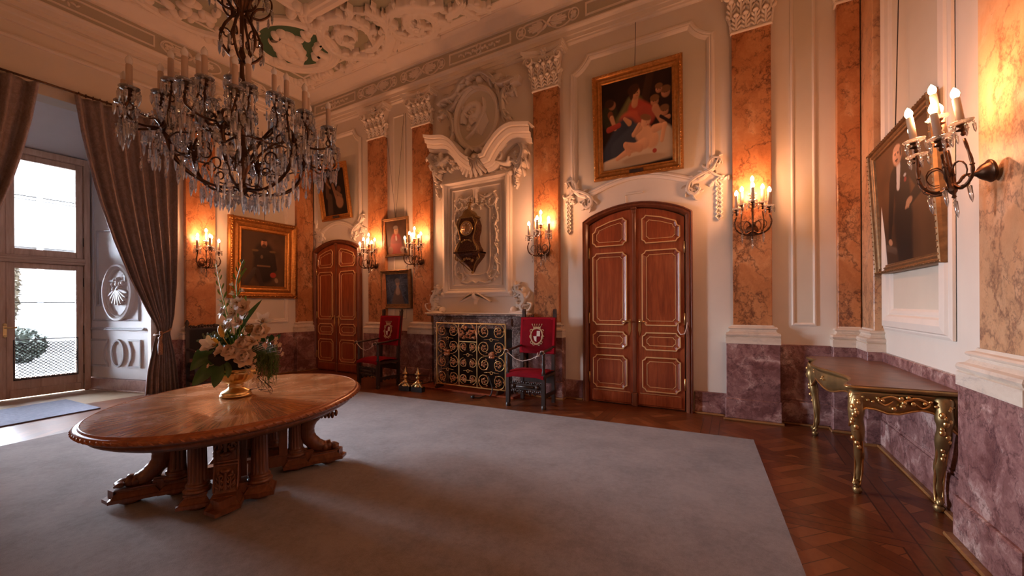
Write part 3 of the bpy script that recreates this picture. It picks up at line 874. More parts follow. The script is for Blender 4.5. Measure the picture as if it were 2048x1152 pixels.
# oak double doors ---------------------------------------------------------
def octo(a, b, c, d, k=.05, top=None):
    """panel outline with scooped corners; top(u) bends the upper edge"""
    pts = []
    da, db = (d, d) if top is None else (top(a), top(b))
    for (u, z), (su, sz) in (((a,c),(1,1)), ((b,c),(-1,1)), ((b,db),(-1,-1)), ((a,da),(1,-1))):
        q1 = (u+su*k, z if sz > 0 or top is None else top(u+su*k)); q2 = (u+su*k*.62, z+sz*k*.62); q3 = (u, z+sz*k)
        pts += [q3, q2, q1] if su*sz > 0 else [q1, q2, q3]
        if top is not None and su < 0 and sz < 0: pts.append(((a+b)/2, top((a+b)/2)))
    return pts
def oak_door(n, uc, hw, label, apex=2.70, spring=2.50):
    root = struct_root('door_%d' % n, FB(uc, 0, 0), label, 'door')
    arch = lambda w, z0, z1, m=14: [(uc+w*(1-2*i/m), z0+(z1-z0)*math.sin(PI*i/m)**.75) for i in range(m+1)]
    fr_o = [(uc+hw, 0)] + arch(hw, spring, apex) + [(uc-hw, 0)]
    build('door_frame', MB().mould(FB, fr_o, [(-.0,0),(0,.07),(.012,.085),(.025,.075),(.035,.09),(.055,.085),(.075,.06),(.085,.03),(.085,0)], closed=False, inward=1), M['doorf'], root)
    iw = hw-.075
    build('door_recess', MB().prism([(uc-iw, 0), (uc+iw, 0)] + arch(iw, spring-.06, apex-.075), FB, 0, .012), M['iron'], root)
    for s in (-1, 1):
        a, b = (uc-iw+.02, uc-.012) if s < 0 else (uc+.012, uc+iw-.02)
        def top(u): 
            x = (1-(u-(uc-iw))/(2*iw)); return spring-.07+(apex-spring-.01)*max(0.0, math.sin(PI*x))**.75
        m = 10
        leafp = [(a, .015), (b, .015)] + [(b+(a-b)*i/m, top(b+(a-b)*i/m)-.01) for i in range(m+1)]
        leaf = build('door_leaf', MB().prism(leafp, FB, .01, .04), M['door'], root)
        if s > 0: u0, u1 = a+.085, b-.045
        else: u0, u1 = a+.045, b-.085
        zt = top((u0+u1)/2)
        zs = [(.21,.66,1), (.75,.98,1), (1.07,2.05,1), (2.14,2.4,2)]
        tf = lambda e: (lambda u: top(u)-.10-e)
        gl = MB(); pm = MB()
        for c, d, k in zs:
            if k is None: continue
            o = octo(u0, u1, c, d, .050, tf(0) if k == 2 else None)
            pm.mould(FB, o, [(-.004,.04),(0,.052),(.012,.055),(.03,.046),(.045,.042),(.05,.040)])
            gl.mould(FB, o, [(-.003,.050),(-.001,.0585),(.011,.0585),(.013,.050)])
            o2 = octo(u0+.055, u1-.055, c+.055, d-.055, .034, tf(.055) if k == 2 else None)
            gl.mould(FB, o2, [(0,.038),(.001,.0450),(.007,.0450),(.008,.038)])
        pm.fbox(FB, a+.03, b-.03, .03, .17, .04, .055, .008)
        gl.fbox(FB, a+.05, b-.05, .176, .181, .04, .047)
        build('panel_moulding', pm, M['door'], root)
        build('gilt_line', gl, M['goldline'], root)
        h = MB(); hu = uc + s*.065
        h.fbox(FB, hu-.016, hu+.016, 1.06, 1.15, .04, .046, .004)
        h.prism([(hu-.016,1.08),(hu+.016,1.08),(hu+.020,1.0),(hu+.006,.96),(hu,.93),(hu-.006,.96),(hu-.020,1.0)], FB, .04, .045)
        h.tube([FB(hu,1.12,.04), FB(hu,1.12,.085), FB(hu+s*.0,1.12,.095), FB(hu+s*.03,1.125,.10), FB(hu+s*.08,1.115,.10)], [.008,.009,.011,.010,.014], 8)
        build('door_handle', h, M['brass'], root)
        hg = MB(); ho = a-.005 if s < 0 else b+.005
        for z in (.34, 1.16, 2.06): hg.lathe([(.004,-.075),(.010,-.07),(.010,.07),(.004,.075)], FB(ho, z, .05), 8)
        build('hinge', hg, M['brass'], root)
    st = MB()
    st.fbox(FB, uc-.022, uc+.022, .18, spring+.06, .03, .062, .008)
    st.fbox(FB, uc-.035, uc+.035, .0, .18, .03, .075, .01)
    st.fbox(FB, uc-.034, uc+.034, spring+.10, spring+.13, .03, .078, .006); st.fbox(FB, uc-.026, uc+.026, spring+.05, spring+.10, .03, .066, .006)
    build('meeting_strip', st, M['doorf'], root)
    return root
d1 = oak_door(1, -1.14, .705, 'tall oak double door with gilt panel lines')
mb = MB(); q0 = Vector(FB(-.56, 1.02, .06))
mb.tube([FB(-.60,1.10,.05), FB(-.60,1.02,.10), FB(-.57,.97,.12), FB(-.52,.98,.12), FB(-.50,1.06,.10), FB(-.49,1.15,.06)], .006, 6)
build('door_hook', mb, M['rope'], d1)
oak_door(2, -7.10, .715, 'far oak double door in the left corner')
# small fitting over the large door
mb = MB().fbox(FB, -1.26, -1.03, 2.815, 2.84, 0, .025, .004); mb.tube([FB(-1.26,2.82,.012), FB(-1.26,2.70,.012)], .004, 5)
tag(build('contact_strip', mb, M['plaster']), 'small pale strip with a lead above the large oak door', 'door sensor')
# =================================================================== SMALL SHARED MESHES
def mesh_of(name, mb, mat):
    o = build(name, mb, mat); me = o.data
    bpy.data.objects.remove(o); return me
def inst(name, me, parent, loc, rotz=0.0, sc=1.0):
    o = link(bpy.data.objects.new(name, me)); o.parent = parent
    o.location = loc; o.rotation_euler = (0, 0, rotz)
    if sc != 1.0: o.scale = (sc, sc, sc)
    return o
def drop_mb(L=.07, r=.011, top=True):
    m = MB()
    if top: m.lathe([(0,0),(.006,-.004),(.007,-.009),(.004,-.014),(0,-.016)], seg=6)
    m.lathe([(.001,-.016),(r,-.024),(r*.8,-.016-L*.72),(.001,-.016-L)], seg=6)
    return m
def leaf_drop_mb(L=.085, r=.022):
    m = MB(); m.lathe([(0,0),(.007,-.005),(.007,-.011),(0,-.017)], seg=6)
    rows = []
    for t_, w in ((0,.001),(.15,.5),(.35,.75),(.5,.7),(.62,1.0),(.78,.8),(1,.001)):
        rows.append([Vector((r*w*math.cos(a), r*.35*w*math.sin(a), -.018-L*t_)) for a in [PI/3*k for k in range(6)]])
    m.grid(rows, closed_u=True, smooth=False); return m
DROP = mesh_of('crystal_drop', drop_mb(), M['crystal'])
DROPL = mesh_of('crystal_drop', drop_mb(.11, .012), M['crystal'])
DROPF = mesh_of('crystal_drop', leaf_drop_mb(), M['crystal'])
BULB = MB().lathe([(.008,0),(.013,.006),(.017,.018),(.0175,.026),(.014,.038),(.007,.050),(.0005,.058)], seg=12)
BULB_ON = mesh_of('bulb', BULB, M['bulb_on']); BULB_OFF = mesh_of('bulb', BULB, M['bulb_off'])
CANDLE = mesh_of('candle', MB().lathe([(0,0),(.0175,0),(.0170,.146),(.013,.151),(0,.151)], seg=12), M['candle'])
CUP = mesh_of('candle_cup', MB().lathe([(0,-.075),(.008,-.072),(.012,-.06),(.007,-.052),(.010,-.045),(.026,-.040),(.028,-.036),(.014,-.030),(.010,-.022),(.020,-.016),(.024,-.006),(.022,.004),(.016,.006),(.0,.004)], seg=14), M['bronze'])
PAN = mesh_of('drip_pan', MB().lathe([(.012,-.008),(.03,-.010),(.046,-.004),(.054,.006),(.052,.008),(.044,-.001),(.028,-.006),(.012,-.004)], seg=16, flute=lambda a, h: .05*math.cos(12*a)), M['glassdish'])

# =================================================================== WALL SCONCES
def candle_set(root, x, y, z, lit, pan=True):
    """cup, drip pan, candle sleeve with bulb; (x,y,z) is the candle foot"""
    inst('candle_cup', CUP, root, (x, y, z))
    if pan: inst('drip_pan', PAN, root, (x, y, z))
    c = inst('candle', CANDLE, root, (x, y, z))
    inst('bulb', BULB_ON if lit else BULB_OFF, c, (0, 0, .148), 0, 1.12)
    return c
def make_sconce():
    r = thing('wall_sconce', (0,0,0), 'x', 'sconce', 'lit six candle wall sconces on the pilasters')
    b = MB()
    b.lathe([(0,0),(.062,0),(.066,.008),(.060,.014),(.056,.016),(.050,.030),(.034,.050),(.018,.062),(.012,.075),(0,.08)], seg=28, ax=(1,0,0), flute=lambda a, h: .06*(h > .016)*(.5+.5*math.cos(14*a)))
    build('back_plate', b, M['bronze'], r, local=True)
    a = MB(); hub = (.17, 0, -.03)
    a.tube(smooth_path([(.07,0,0),(.11,0,.005),(.14,0,-.03),hub], 5), .008, 8)
    a.lathe([(0,-.09),(.012,-.08),(.006,-.065),(.018,-.05),(.024,-.03),(.014,-.01),(.010,.02),(.016,.05),(.008,.08),(.007,.20),(.014,.24),(.008,.26),(.010,.32)], hub, 12)
    build('stem', a, M['bronze'], r, local=True)
    spots = [(.24,-.155,.215), (.24,.155,.215), (.12,-.10,.285), (.12,.10,.285), (.29,0,.275), (.17,0,.375)]
    for x, y, z in spots[:5]:
        m = MB()
        dx, dy = x-hub[0], y-hub[1]; L = math.hypot(dx, dy) or 1; ux, uy = dx/L, dy/L
        P = [hub, (hub[0]+ux*L*.45, hub[1]+uy*L*.45, -.07), (hub[0]+ux*L*.95, hub[1]+uy*L*.95, -.03), (hub[0]+ux*L*1.12, hub[1]+uy*L*1.12, .05), (x+ux*.0, y+uy*.0, z-.09)]
        pts = smooth_path(P, 6); n = len(pts)
        m.tube(pts, [.009-.004*i/n+.003*abs(math.sin(i*.9)) for i in range(n)], 7)
        # inner C scroll
        s_ = [(hub[0]+ux*L*(.5+.35*math.cos(q))*1.0, hub[1]+uy*L*(.5+.35*math.cos(q)), .03+.055*math.sin(q)) for q in [math.radians(200-30*k) for k in range(11)]]
        m.tube(s_, [.0065-.0004*k for k in range(11)], 6)
        for q in range(3):
            p = pts[int(n*(.3+.2*q))]; m.ball(p+Vector((0,0,.008)), .011, 6, 4, (1.2,1.2,.7))
        build('arm', m, M['bronze'], r, local=True)
    f = MB()
    for sg in (-1, 1):
        f.tube(smooth_path([(.17,0,.22),(.17,sg*.03,.235),(.17,sg*.045,.265),(.17,sg*.025,.28),(.17,sg*.018,.26)],4), .005, 6)
    build('finial', f, M['bronze'], r, local=True)
    for x, y, z in spots: candle_set(r, x, y, z, True)
    random.seed(5)
    for x, y, z in spots[:5]:
        for k in range(5):
            an = k*2*PI/5+.3; inst('crystal_drop', DROP, r, (x+.046*math.cos(an), y+.046*math.sin(an), z-.004), an, .8)
    for x, y, z in ((.17,0,-.115),(.24,.10,-.055),(.24,-.10,-.055),(.10,0,-.04)):
        inst('crystal_drop', DROPL, r, (x, y, z), 0, .95)
    l = bpy.data.lights.new('candle_light', 'POINT'); l.energy = P_SCONCE; l.color = WARM; l.shadow_soft_size = .07
    lo = link(bpy.data.objects.new('candle_light', l)); lo.parent = r; lo.location = (.20, 0, .44)
    return r
sconce = make_sconce()
def sconce_at(o, loc, rz, label):
    o.location = loc; o.rotation_euler = (0, 0, rz); o['label'] = label
PD = .082
def bpt(px, py, d=PD):
    u, z = pb(px, py, d); return FB(u, z, d)
u5 = (pb(748,531,PD), pb(841,523,PD), pb(1084,505,PD), pb(1503,465,PD))
sconce_at(sconce, FB(-5.913, u5[0][1], PD), -PI/2, 'lit candle sconce on the pilaster beside the far oak door')
sconce_at(copy_tree(sconce), FB(-4.79, u5[1][1], PD), -PI/2, 'lit candle sconce on the pilaster just left of the fireplace')
sconce_at(copy_tree(sconce), FB(-2.40, u5[2][1], PD), -PI/2, 'lit candle sconce between the fireplace and the large oak door')
sconce_at(copy_tree(sconce), FB(.195, u5[3][1]+.02, PD), -PI/2, 'lit candle sconce on the pilaster right of the large oak door')
_s = copy_tree(sconce); sconce_at(_s, FR(2.96, 2.02, PD+.012), PI, 'large near lit sconce overlapping the tall standing portrait'); _s.rotation_euler = (0, math.radians(8), PI); _s.scale = (.89, .89, .89)
sconce_at(copy_tree(sconce), FL(3.34, 2.06, PD), 0, 'lit candle sconce between the curtain and the officer portrait')
for loc, rz, lb in ((FR(.4, 2.1, PD), PI, 'added fill light sconce, unseen on the right wall pilaster nearer the entrance'),):  # sconce added out of view as warm fill for the room
    sconce_at(copy_tree(sconce), loc, rz, lb)
for k, (u, w_) in enumerate(((-5.4, 'left'), (-1.6, 'right'))):  # two sconces added behind the camera for ambient warm light
    sconce_at(copy_tree(sconce), (u, YF+.002, 2.3), PI/2, 'added fill light sconce %s on the unseen wall opposite the fireplace' % w_)

# =================================================================== CARPET, MAT
def carpet_mat(name, c0, c1, vs=2.2):
    t = NT(name); mp = t.mapping()
    n = t.noise(mp, vs, 6, .65); n2 = t.noise(mp, 260, 2); n3 = t.noise(mp, 28, 5, .7)
    f = t.math('ADD', t.math('MULTIPLY', n.outputs[0], .5), t.math('ADD', t.math('MULTIPLY', n3.outputs[0], .3), t.math('MULTIPLY', n2.outputs[0], .2)))
    t.base(t.ramp(f, [(.40, c0), (.58, c1)]))
    t.bump(n2.outputs[0], .6, .006)
    return t.set(Roughness=.95, Specular_IOR_Level=.1, Sheen_Weight=.25, Sheen_Roughness=.6)
M['carpet'] = carpet_mat('grey_carpet', (.155,.132,.13), (.26,.225,.22))
M['mat'] = carpet_mat('blue_mat', (.085,.10,.17), (.17,.19,.28), 25)
ca, cb_, cc_ = on_z(719.5,783.4,.01), on_z(1507,880,.01), on_z(1612,1152,.01)
fd = (ca-cb_).normalized(); sd = (cc_-cb_).normalized()
cd_ = on_z(133,864.6,.01)
p0 = cb_; p1 = cb_+sd*6.5
# far left corner: along the front edge until it meets the left edge line
pA = on_z(0,893,.01)
e = (cd_-pA).normalized()
den = fd.x*e.y-fd.y*e.x; tt_ = ((cd_.x-cb_.x)*e.y-(cd_.y-cb_.y)*e.x)/den
p3 = cb_+fd*tt_; p2 = pA-e*4.2
def slab(pts, z0, z1):
    return MB().prism([(p[0], p[1]) for p in pts], FPlan, z0, z1)
tag(build('carpet', slab([p0, p1, p2, p3], .001, .014), M['carpet']), 'large plain grey carpet covering the middle of the room', 'carpet')
ma, mb2, mc, md = on_z(132,799,.01), on_z(201,816,.01), on_z(146.7,839.8,.01), on_z(0,868.8,.01)
ax1 = (md-mc).normalized(); ax2 = (ma-mb2).normalized()
q0 = mb2 + (mc-mb2)*1.0
far = ma; near = mc+ (mb2-mc)*0
rt_ = mb2
tag(build('door_mat', slab([ma, rt_, rt_+ax1*1.9, ma+ax1*1.9], .001, .016), M['mat']), 'blue grey door mat before the glazed garden door', 'mat')

# =================================================================== OVAL TABLE
def table_top_mat():
    t = NT('radial_veneer')
    mp = t.mapping()
    sep = t.node('ShaderNodeSeparateXYZ'); t.l.new(mp, sep.inputs[0])
    ang = t.math('ARCTAN2', sep.outputs[1], sep.outputs[0])
    seg = t.math('FLOOR', t.math('MULTIPLY', ang, 16/(2*PI)))
    fr_ = t.math('SUBTRACT', t.math('MULTIPLY', ang, 16/(2*PI)), seg)
    tri = t.math('ABSOLUTE', t.math('SUBTRACT', fr_, .5))
    rad = t.node('ShaderNodeVectorMath', operation='LENGTH'); t.l.new(mp, rad.inputs[0])
    cv = t.node('ShaderNodeCombineXYZ'); t.l.new(t.math('MULTIPLY', tri, 4.0), cv.inputs[0]); t.l.new(t.math('MULTIPLY', rad.outputs['Value'], 1.1), cv.inputs[1]); t.l.new(t.math('MULTIPLY', seg, 3.0), cv.inputs[2])
    n = t.noise(cv.outputs[0], 2.6, 6, .6, 1.5); n2 = t.noise(mp, 3.0, 5, .6)
    f = t.math('ADD', t.math('MULTIPLY', n.outputs[0], .7), t.math('MULTIPLY', n2.outputs[0], .3))
    col = t.ramp(f, [(.34, (.23,.070,.022)), (.48, (.45,.175,.062)), (.64, (.66,.33,.14))])
    # scratches
    v = t.node('ShaderNodeTexVoronoi', feature='DISTANCE_TO_EDGE'); t.l.new(t.mapping(scale=(1,3,1), rot=(0,0,.6)), v.inputs['Vector']); v.inputs['Scale'].default_value = 3.0
    k = t.noise(mp, 4.5, 3); sc = t.math('MULTIPLY', t.math('LESS_THAN', v.outputs[0], .0035), t.math('GREATER_THAN', k.outputs[0], .62))
    t.base(t.mix(t.math('MULTIPLY', sc, .6), col, (.75,.62,.5)))
    rr = t.ramp(n2.outputs[0], [(.35, (.14,.14,.14)), (.7, (.34,.34,.34))])
    return t.set(Roughness=rr, Coat_Weight=.5, Coat_Roughness=.12)
M['veneer'] = table_top_mat()
M['rim'] = wood('polished_walnut_rim', (.22,.060,.020), (.34,.11,.036), (.46,.18,.07), 'X', 1.0, .30, .2)
TZ = .665
TC = Vector((-3.27, 1.69, 0))
table = thing('oval_table', TC, 'large oval walnut table with carved lion legs and fluted columns', 'table')
table.rotation_euler = (0, 0, math.radians(-59.5))
A_, B_ = 1.003, .784
def oval_rows(prof, n=120):
    return [[Vector(((A_+o)*math.cos(2*PI*k/n), (B_+o)*math.sin(2*PI*k/n), z)) for k in range(n)] for o, z in prof]
m = MB(); m.grid(oval_rows([(-.034, TZ), (-.034, TZ-.03)]), closed_u=True)
m.v += [Vector((0, 0, TZ))]; c_ = len(m.v)-1
for k in range(120): m.f.append([k, (k+1) % 120, c_]); m.sm.append(False)
build('table_top', m, M['veneer'], table, local=True)
m = MB()
for pr_ in ([(-.034,TZ-.004),(-.032,TZ+.002),(-.029,TZ+.002),(-.026,TZ-.003)], [(-.026,TZ-.003),(-.022,TZ-.009)], [(-.022,TZ-.009),(-.010,TZ-.011)], [(-.010,TZ-.011),(-.002,TZ-.018),(.001,TZ-.028),(-.002,TZ-.038),(-.008,TZ-.044)], [(-.008,TZ-.044),(-.026,TZ-.046)]): m.grid(oval_rows(pr_), closed_u=True)
build('rim', m, M['rim'], table, local=True, weld=False)
m = MB(); n = 110
for k in range(n):
    a = 2*PI*k/n; p = Vector(((A_+.001)*math.cos(a), (B_+.001)*math.sin(a), TZ-.029)); q = Vector((A_*math.cos(a+.035), B_*math.sin(a+.035), TZ-.029))
    tn = (q-p).normalized(); nn = Vector((tn.y, -tn.x, 0))
    m.tube([p-tn*.020+Vector((0,0,.011))-nn*.004, p-tn*.004+nn*.003, p+tn*.010-Vector((0,0,.011))-nn*.004], [.003,.006,.003], 6)
build('gadroon_carving', m, M['rim'], table, local=True)
m = MB()
for pr_ in ([(-.022,TZ-.045),(-.030,TZ-.056)], [(-.030,TZ-.056),(-.048,TZ-.058)], [(-.048,TZ-.058),(-.045,TZ-.068),(-.055,TZ-.084),(-.085,TZ-.100),(-.115,TZ-.107)], [(-.115,TZ-.107),(-.118,TZ-.114),(-.135,TZ-.117)], [(-.135,TZ-.117),(-.16,TZ-.124),(-.60,TZ-.124)]): m.grid(oval_rows(pr_), closed_u=True)
build('apron', m, M['walnut'], table, local=True, weld=False)
# carved base: long arm with lion legs, cross arm with brackets, fluted columns between
BR = Matrix.Rotation(math.radians(62+59.5), 4, 'Z'); BO = Matrix.Rotation(math.radians(59.5), 4, 'Z') @ (Vector((-3.32, 1.67, 0))-TC)
HB = TZ-.122
def tb(name, mb, mat='walnut', rot=0.0):
    mb.xform(Matrix.Translation(BO) @ BR @ Matrix.Rotation(math.radians(rot), 4, 'Z'))
    return build(name, mb, M[mat], table, local=True)
def plinth(mb, x, y, lx, ly, z0=.05, z1=.135):
    rows = []
    for z, g in ((z0, 0), (z0+.022, 0), (z0+.026, -.010), (z0+.050, -.028), (z0+.056, -.034), (z1-.014, -.036), (z1-.010, -.030), (z1, -.030)):
        rows.append([Vector((x+a*(lx+g), y+b*(ly+g), z)) for a, b in ((-1,-1),(1,-1),(1,1),(-1,1))])
    mb.grid(rows, closed_u=True, smooth=False)
    n0 = len(mb.v); mb.f.append([n0-4, n0-3, n0-2, n0-1]); mb.sm.append(False); mb.f.append([n0-32, n0-31, n0-30, n0-29]); mb.sm.append(False)
def bun(mb, x, y, r=.065): mb.lathe([(0,.014),(r*.6,.015),(r,.03),(r,.042),(r*.7,.056),(0,.056)], (x, y, 0), 16)
for s in (-1, 1):
    m = MB()
    P = [(.645,.172),(.590,.160),(.525,.190),(.470,.255),(.455,.330),(.480,.400),(.540,.452),(.610,.475),(.665,.500),(.690,.540)]
    pts = smooth_path([(s*a, 0, z) for a, z in P], 6); N = len(pts)
    m.tube(pts, [(.036+.022*math.sin(PI*min(1, i/N*1.05))+.004*abs(math.sin(i*.8)))*(1 if i < N*.75 else 1-.25*(i/N-.75)*4) for i in range(N)], 12)
    for k in range(5):
        m.ball((s*(.668+.006*(2-abs(k-2))), (k-2)*.021, .155), .020, 8, 6, (1.4,1,.9)); m.ball((s*(.692), (k-2)*.021, .148), .009, 6, 4)
    for k in range(11):
        i = int(N*(.12+.075*k)); p = pts[min(i, N-1)]
        for yy in (-1, 1): m.ball(p+Vector((0, yy*.040, .004*math.sin(k))), .021, 7, 5, (1.2,.55,1.2))
        tn = (pts[min(i+1, N-1)]-pts[i-1]).normalized(); nn = Vector((tn.z, 0, -tn.x))
        m.ball(p+nn*.045*s*(-1), .016, 7, 5, (1,1.6,1)); 
    for k in range(5): m.ball((s*(.57+.028*k), 0, .425-.004*k+.018*(k > 3)), .020, 7, 5, (.8,1.3,1.5))
    m.tube([(s*(.455+.03*math.cos(a)), 0, .50+.03*math.sin(a)) for a in [q*.6 for q in range(9)]], .017, 8)
    tb('lion_leg', m)
    m = MB(); plinth(m, s*.585, 0, .135, .085, .05, .130)
    m.prism([(s*.715,-.085),(s*.765,0),(s*.715,.085)], FPlan, .05, .072); m.prism([(s*.695,-.06),(s*.735,0),(s*.695,.06)], FPlan, .072, .125)
    tb('plinth', m)
    m = MB(); bun(m, s*.62, 0); tb('bun_foot', m)
def column(x, y, r=.054, rot=0.0):
    m = MB()
    m.lathe([(0,.13),(r*1.45,.13),(r*1.5,.142),(r*1.3,.155),(r*1.12,.16),(r*1.28,.17),(r*1.18,.182),(r*1.04,.187)], (x, y, 0), 32)
    m.lathe([(r*1.04,.187),(r*1.02,.195),(r*1.0,.205),(r*.90,HB-.065),(r*.90,HB-.06)], (x, y, 0), 112, flute=lambda a, h: .15*max(0, math.cos(14*a))**.6*(1 if .198 < h < HB-.062 else 0))
    m.lathe([(r*.92,HB-.06),(r*1.08,HB-.055),(r*1.0,HB-.045),(r*1.28,HB-.028),(r*1.35,HB-.02),(r*1.35,HB),(0,HB)], (x, y, 0), 32)
    tb('column', m, rot=rot)
    m = MB(); plinth(m, x, y, .095, .095, .05, .132); tb('plinth', m, rot=rot)
    m = MB(); bun(m, x, y, .07); tb('bun_foot', m, rot=rot)
for s in (-1, 1):
    column(s*.375, 0)
    for q in (-1, 1): column(q*.175, s*.38, rot=-8)
    y0 = lambda z: .470+(.045*max(0, (.30-z)/.17)**1.3 if z < .30 else .035*max(0, (z-.38)/.16)**1.5)
    fz = lambda u, z, d=0.0, _s=s: Vector((u, _s*(y0(z)+d), z))
    m = MB()
    rows = [[Vector((x, s*(yy if yy else y0(z)), z)) for x, yy in ((-.062,.36),(-.062,0),(.062,0),(.062,.36))] for z in [.13+(HB-.13)*i/16 for i in range(17)]]
    m.grid(rows, closed_u=True, smooth=False)
    acanthus(m, fz, 0, .155, .10, .13, .002, .02); acanthus(m, fz, -.03, .155, .05, .10, .002, .02); acanthus(m, fz, .03, .155, .05, .10, .002, .02)
    g = lambda u, z, d=0.0, _s=s: Vector((u, _s*(y0(z)+d), z))
    gi = lambda u, z, d=0.0: g(u, .88-z, d)
    acanthus(m, gi, 0, .345, .11, .17, .002, .03); acanthus(m, gi, -.035, .36, .06, .12, .002, .02); acanthus(m, gi, .035, .36, .06, .12, .002, .02)
    for z in (.305, .325): m.tube([fz(-.064, z, .004), fz(0, z, .010), fz(.064, z, .004)], .007, 6)
    for x in (-.064, .064):
        m.tube([fz(x, z, .0) for z in [.14+.022*i for i in range(18)]], .008, 6)
    tb('carved_bracket', m, rot=-8)
    m = MB(); plinth(m, 0, s*.49, .098, .105, .05, .132); m.prism([(-.098,s*.590),(-.02,s*.685),(.098,s*.590)], FPlan, .05, .072); m.prism([(-.07,s*.560),(-.01,s*.635),(.07,s*.560)], FPlan, .072, .125); tb('plinth', m, rot=-8)
    m = MB(); bun(m, 0, s*.53, .07); tb('bun_foot', m, rot=-8)
m = MB(); m.box((-.50,-.045,.075),(.50,.045,.15)); m.box((-.50,-.034,.15),(.50,.034,.163)); tb('stretcher', m)
m = MB(); m.box((-.05,-.44,.076),(.05,.44,.149)); tb('stretcher', m)
m = MB()
for s in (-1, 1):
    m.box((s*.285-.03,-.040,.16),(s*.285+.03,.040,HB)); m.box((-.045,s*.31-.03,.16),(.045,s*.31+.03,HB))
m.box((-.45,-.06,HB-.03),(.45,.06,HB)); m.box((-.06,-.48,HB-.029),(.06,.48,HB))
tb('inner_pillar', m)

# =================================================================== RED VELVET ARMCHAIRS
def make_armchair():
    r = thing('armchair', (0,0,0), 'x', 'armchair')
    W, D = .255, .42                                # half width, depth; front is -y, origin at centre of the front legs line
    for s in (-1, 1):
        m = MB()                                    # front leg and arm support, turned
        m.box((s*W-.024,-.024,.05),(s*W+.024,.024,.45))
        m.lathe([(.030,0),(.034,.012),(.028,.05),(.02,.055)], (s*W,0,0), 10)
        m.lathe([(.020,.45),(.026,.47),(.017,.50),(.024,.54),(.026,.58),(.017,.62),(.024,.65),(.018,.67),(.024,.72)], (s*W,0,0), 10)
        build('front_leg', m, M['dark'], r, local=True)
        m = MB()                                    # back leg and raked post
        rows = []
        for z, y in ((0,D),(.45,D),(.70,D+.012),(1.22,D+.075)):
            rows.append([Vector((s*(W-.02)+a, y+b, z)) for a, b in ((-.022,-.022),(.022,-.022),(.022,.022),(-.022,.022))])
        m.grid(rows, closed_u=True, smooth=False)
        m.prism([(-.022,1.22),(.022,1.22),(.028,1.25),(.012,1.29),(-.02,1.28),(-.028,1.25)], lambda a, z, d: Vector((s*(W-.02)+d, D+.075+a, z)), -.02, .02)
        build('back_post', m, M['dark'], r, local=True)
        m = MB()                                    # arm
        m.tube([(s*W,-.075,.725),(s*W,-.05,.735),(s*W,.02,.74),(s*W,.2,.752),(s*(W-.01),D+.015,.775)], [.020,.030,.026,.022,.022], 10, flat=(Vector((0,0,1)), .65))
        build('arm', m, M['dark'], r, local=True)
        m = MB(); m.box((s*W-.014,.0,.14),(s*W+.014,D,.18)); 
        for k in range(5): m.ball((s*W, .06+k*.075, .135), .022, 6, 4, (.6,1.3,.8))
        build('side_stretcher', m, M['dark'], r, local=True)
        m = MB(); m.box((s*W-.012,.0,.395),(s*W+.012,D,.43)); build('seat_rail', m, M['dark'], r, local=True)
    m = MB(); m.box((-W,D-.014,.26),(W,D+.014,.36)); build('back_stretcher', m, M['dark'], r, local=True)
    m = MB()                                        # carved front panel
    m.box((-W,-.008,.235),(W,.010,.315))
    m.tube([(-.12,-.018,.275),(.12,-.018,.275)], .016, 8)
    for s in (-1, 1):
        m.lathe([(0,0),(.03,.002),(.032,.008),(.016,.014),(.014,.02),(0,.022)], (s*.17,-.008,.275), 14, ax=(0,-1,0))
        for k in range(9): m.ball((s*(.02+.026*k), -.004, .325+.008*math.sin(k*1.7)), .015, 6, 4, (1,.7,1.1))
        for k in range(8): m.ball((s*(.03+.027*k), -.004, .222-.014*math.sin((k+1)*1.2)**2), .016, 6, 4, (1,.7,1.1))
        for cx_ in (.07, .14): m.tube([(s*cx_+.026*math.cos(a), -.006, .195+.022*math.sin(a)) for a in [k*.5 for k in range(11)]], .0065, 6)
    build('front_stretcher', m, M['dark'], r, local=True)
    m = MB(); rows = []                             # seat
    for y, zz in ((-.03,.405),(-.035,.43),(-.02,.462),(.1,.485),(.25,.482),(D,.455),(D,.41)):
        rows.append([Vector((x*W*1.04, y, zz if abs(x) < .95 else zz-.02)) for x in (-1,-.97,-.6,0,.6,.97,1)])
    m.grid(rows); m.box((-W,-.02,.40),(W,D,.42))
    build('seat', m, M['velvet'], r, local=True)
    m = MB(); rows = []
    for z in (.665,.67,.70,.9,1.12,1.165,1.17):
        y = D+.012+(z-.7)*.12; bulge = .022 if .68 < z < 1.16 else .0
        rows.append([Vector((x*(W+.005), y-.028-bulge*(1-x**4), z)) for x in (-1,-.92,-.5,0,.5,.92,1)])
    m.grid(rows)
    rows = [[p+Vector((0,.045,0)) for p in rw] for rw in rows]; m.grid(rows)
    for e_ in (0, -1):
        pass
    bk = build('backrest', m, M['velvet'], r, local=True)
    sol = bk.modifiers.new('solid', 'SOLIDIFY'); sol.thickness = .012
    bf = plane_frame((0, D-.024, .68), (1,0,0), (0,.12,.993), (0,-.993,.12))
    m = MB(); m.mould(bf, [(-W,.0),(W,.0),(W,.485),(-W,.485)], [(-.002,.0),(-.002,.014),(.026,.016),(.028,.002)])
    build('braid', m, M['velvet2'], r, local=True)
    # embroidered coat of arms: crown, scrolled cartouche, quartered shield
    m = MB(); cz = .235; off = .030
    f2 = lambda u, z, d=0.0: bf(u, z, d+off)
    m.ribbon(f2, sp2([(-.055,.32),(-.085,.26),(-.08,.19),(-.05,.14),(0,.115),(.05,.14),(.08,.19),(.085,.26),(.055,.32),(0,.335),(-.055,.32)],4), .011, .006)
    for s in (-1, 1):
        for a_, b_ in ((.085,.30),(.09,.22),(.07,.14),(.04,.12)): m.ribbon(f2, arc(s*a_, b_, .018, .02, 0, 320, 9), .006, .005)
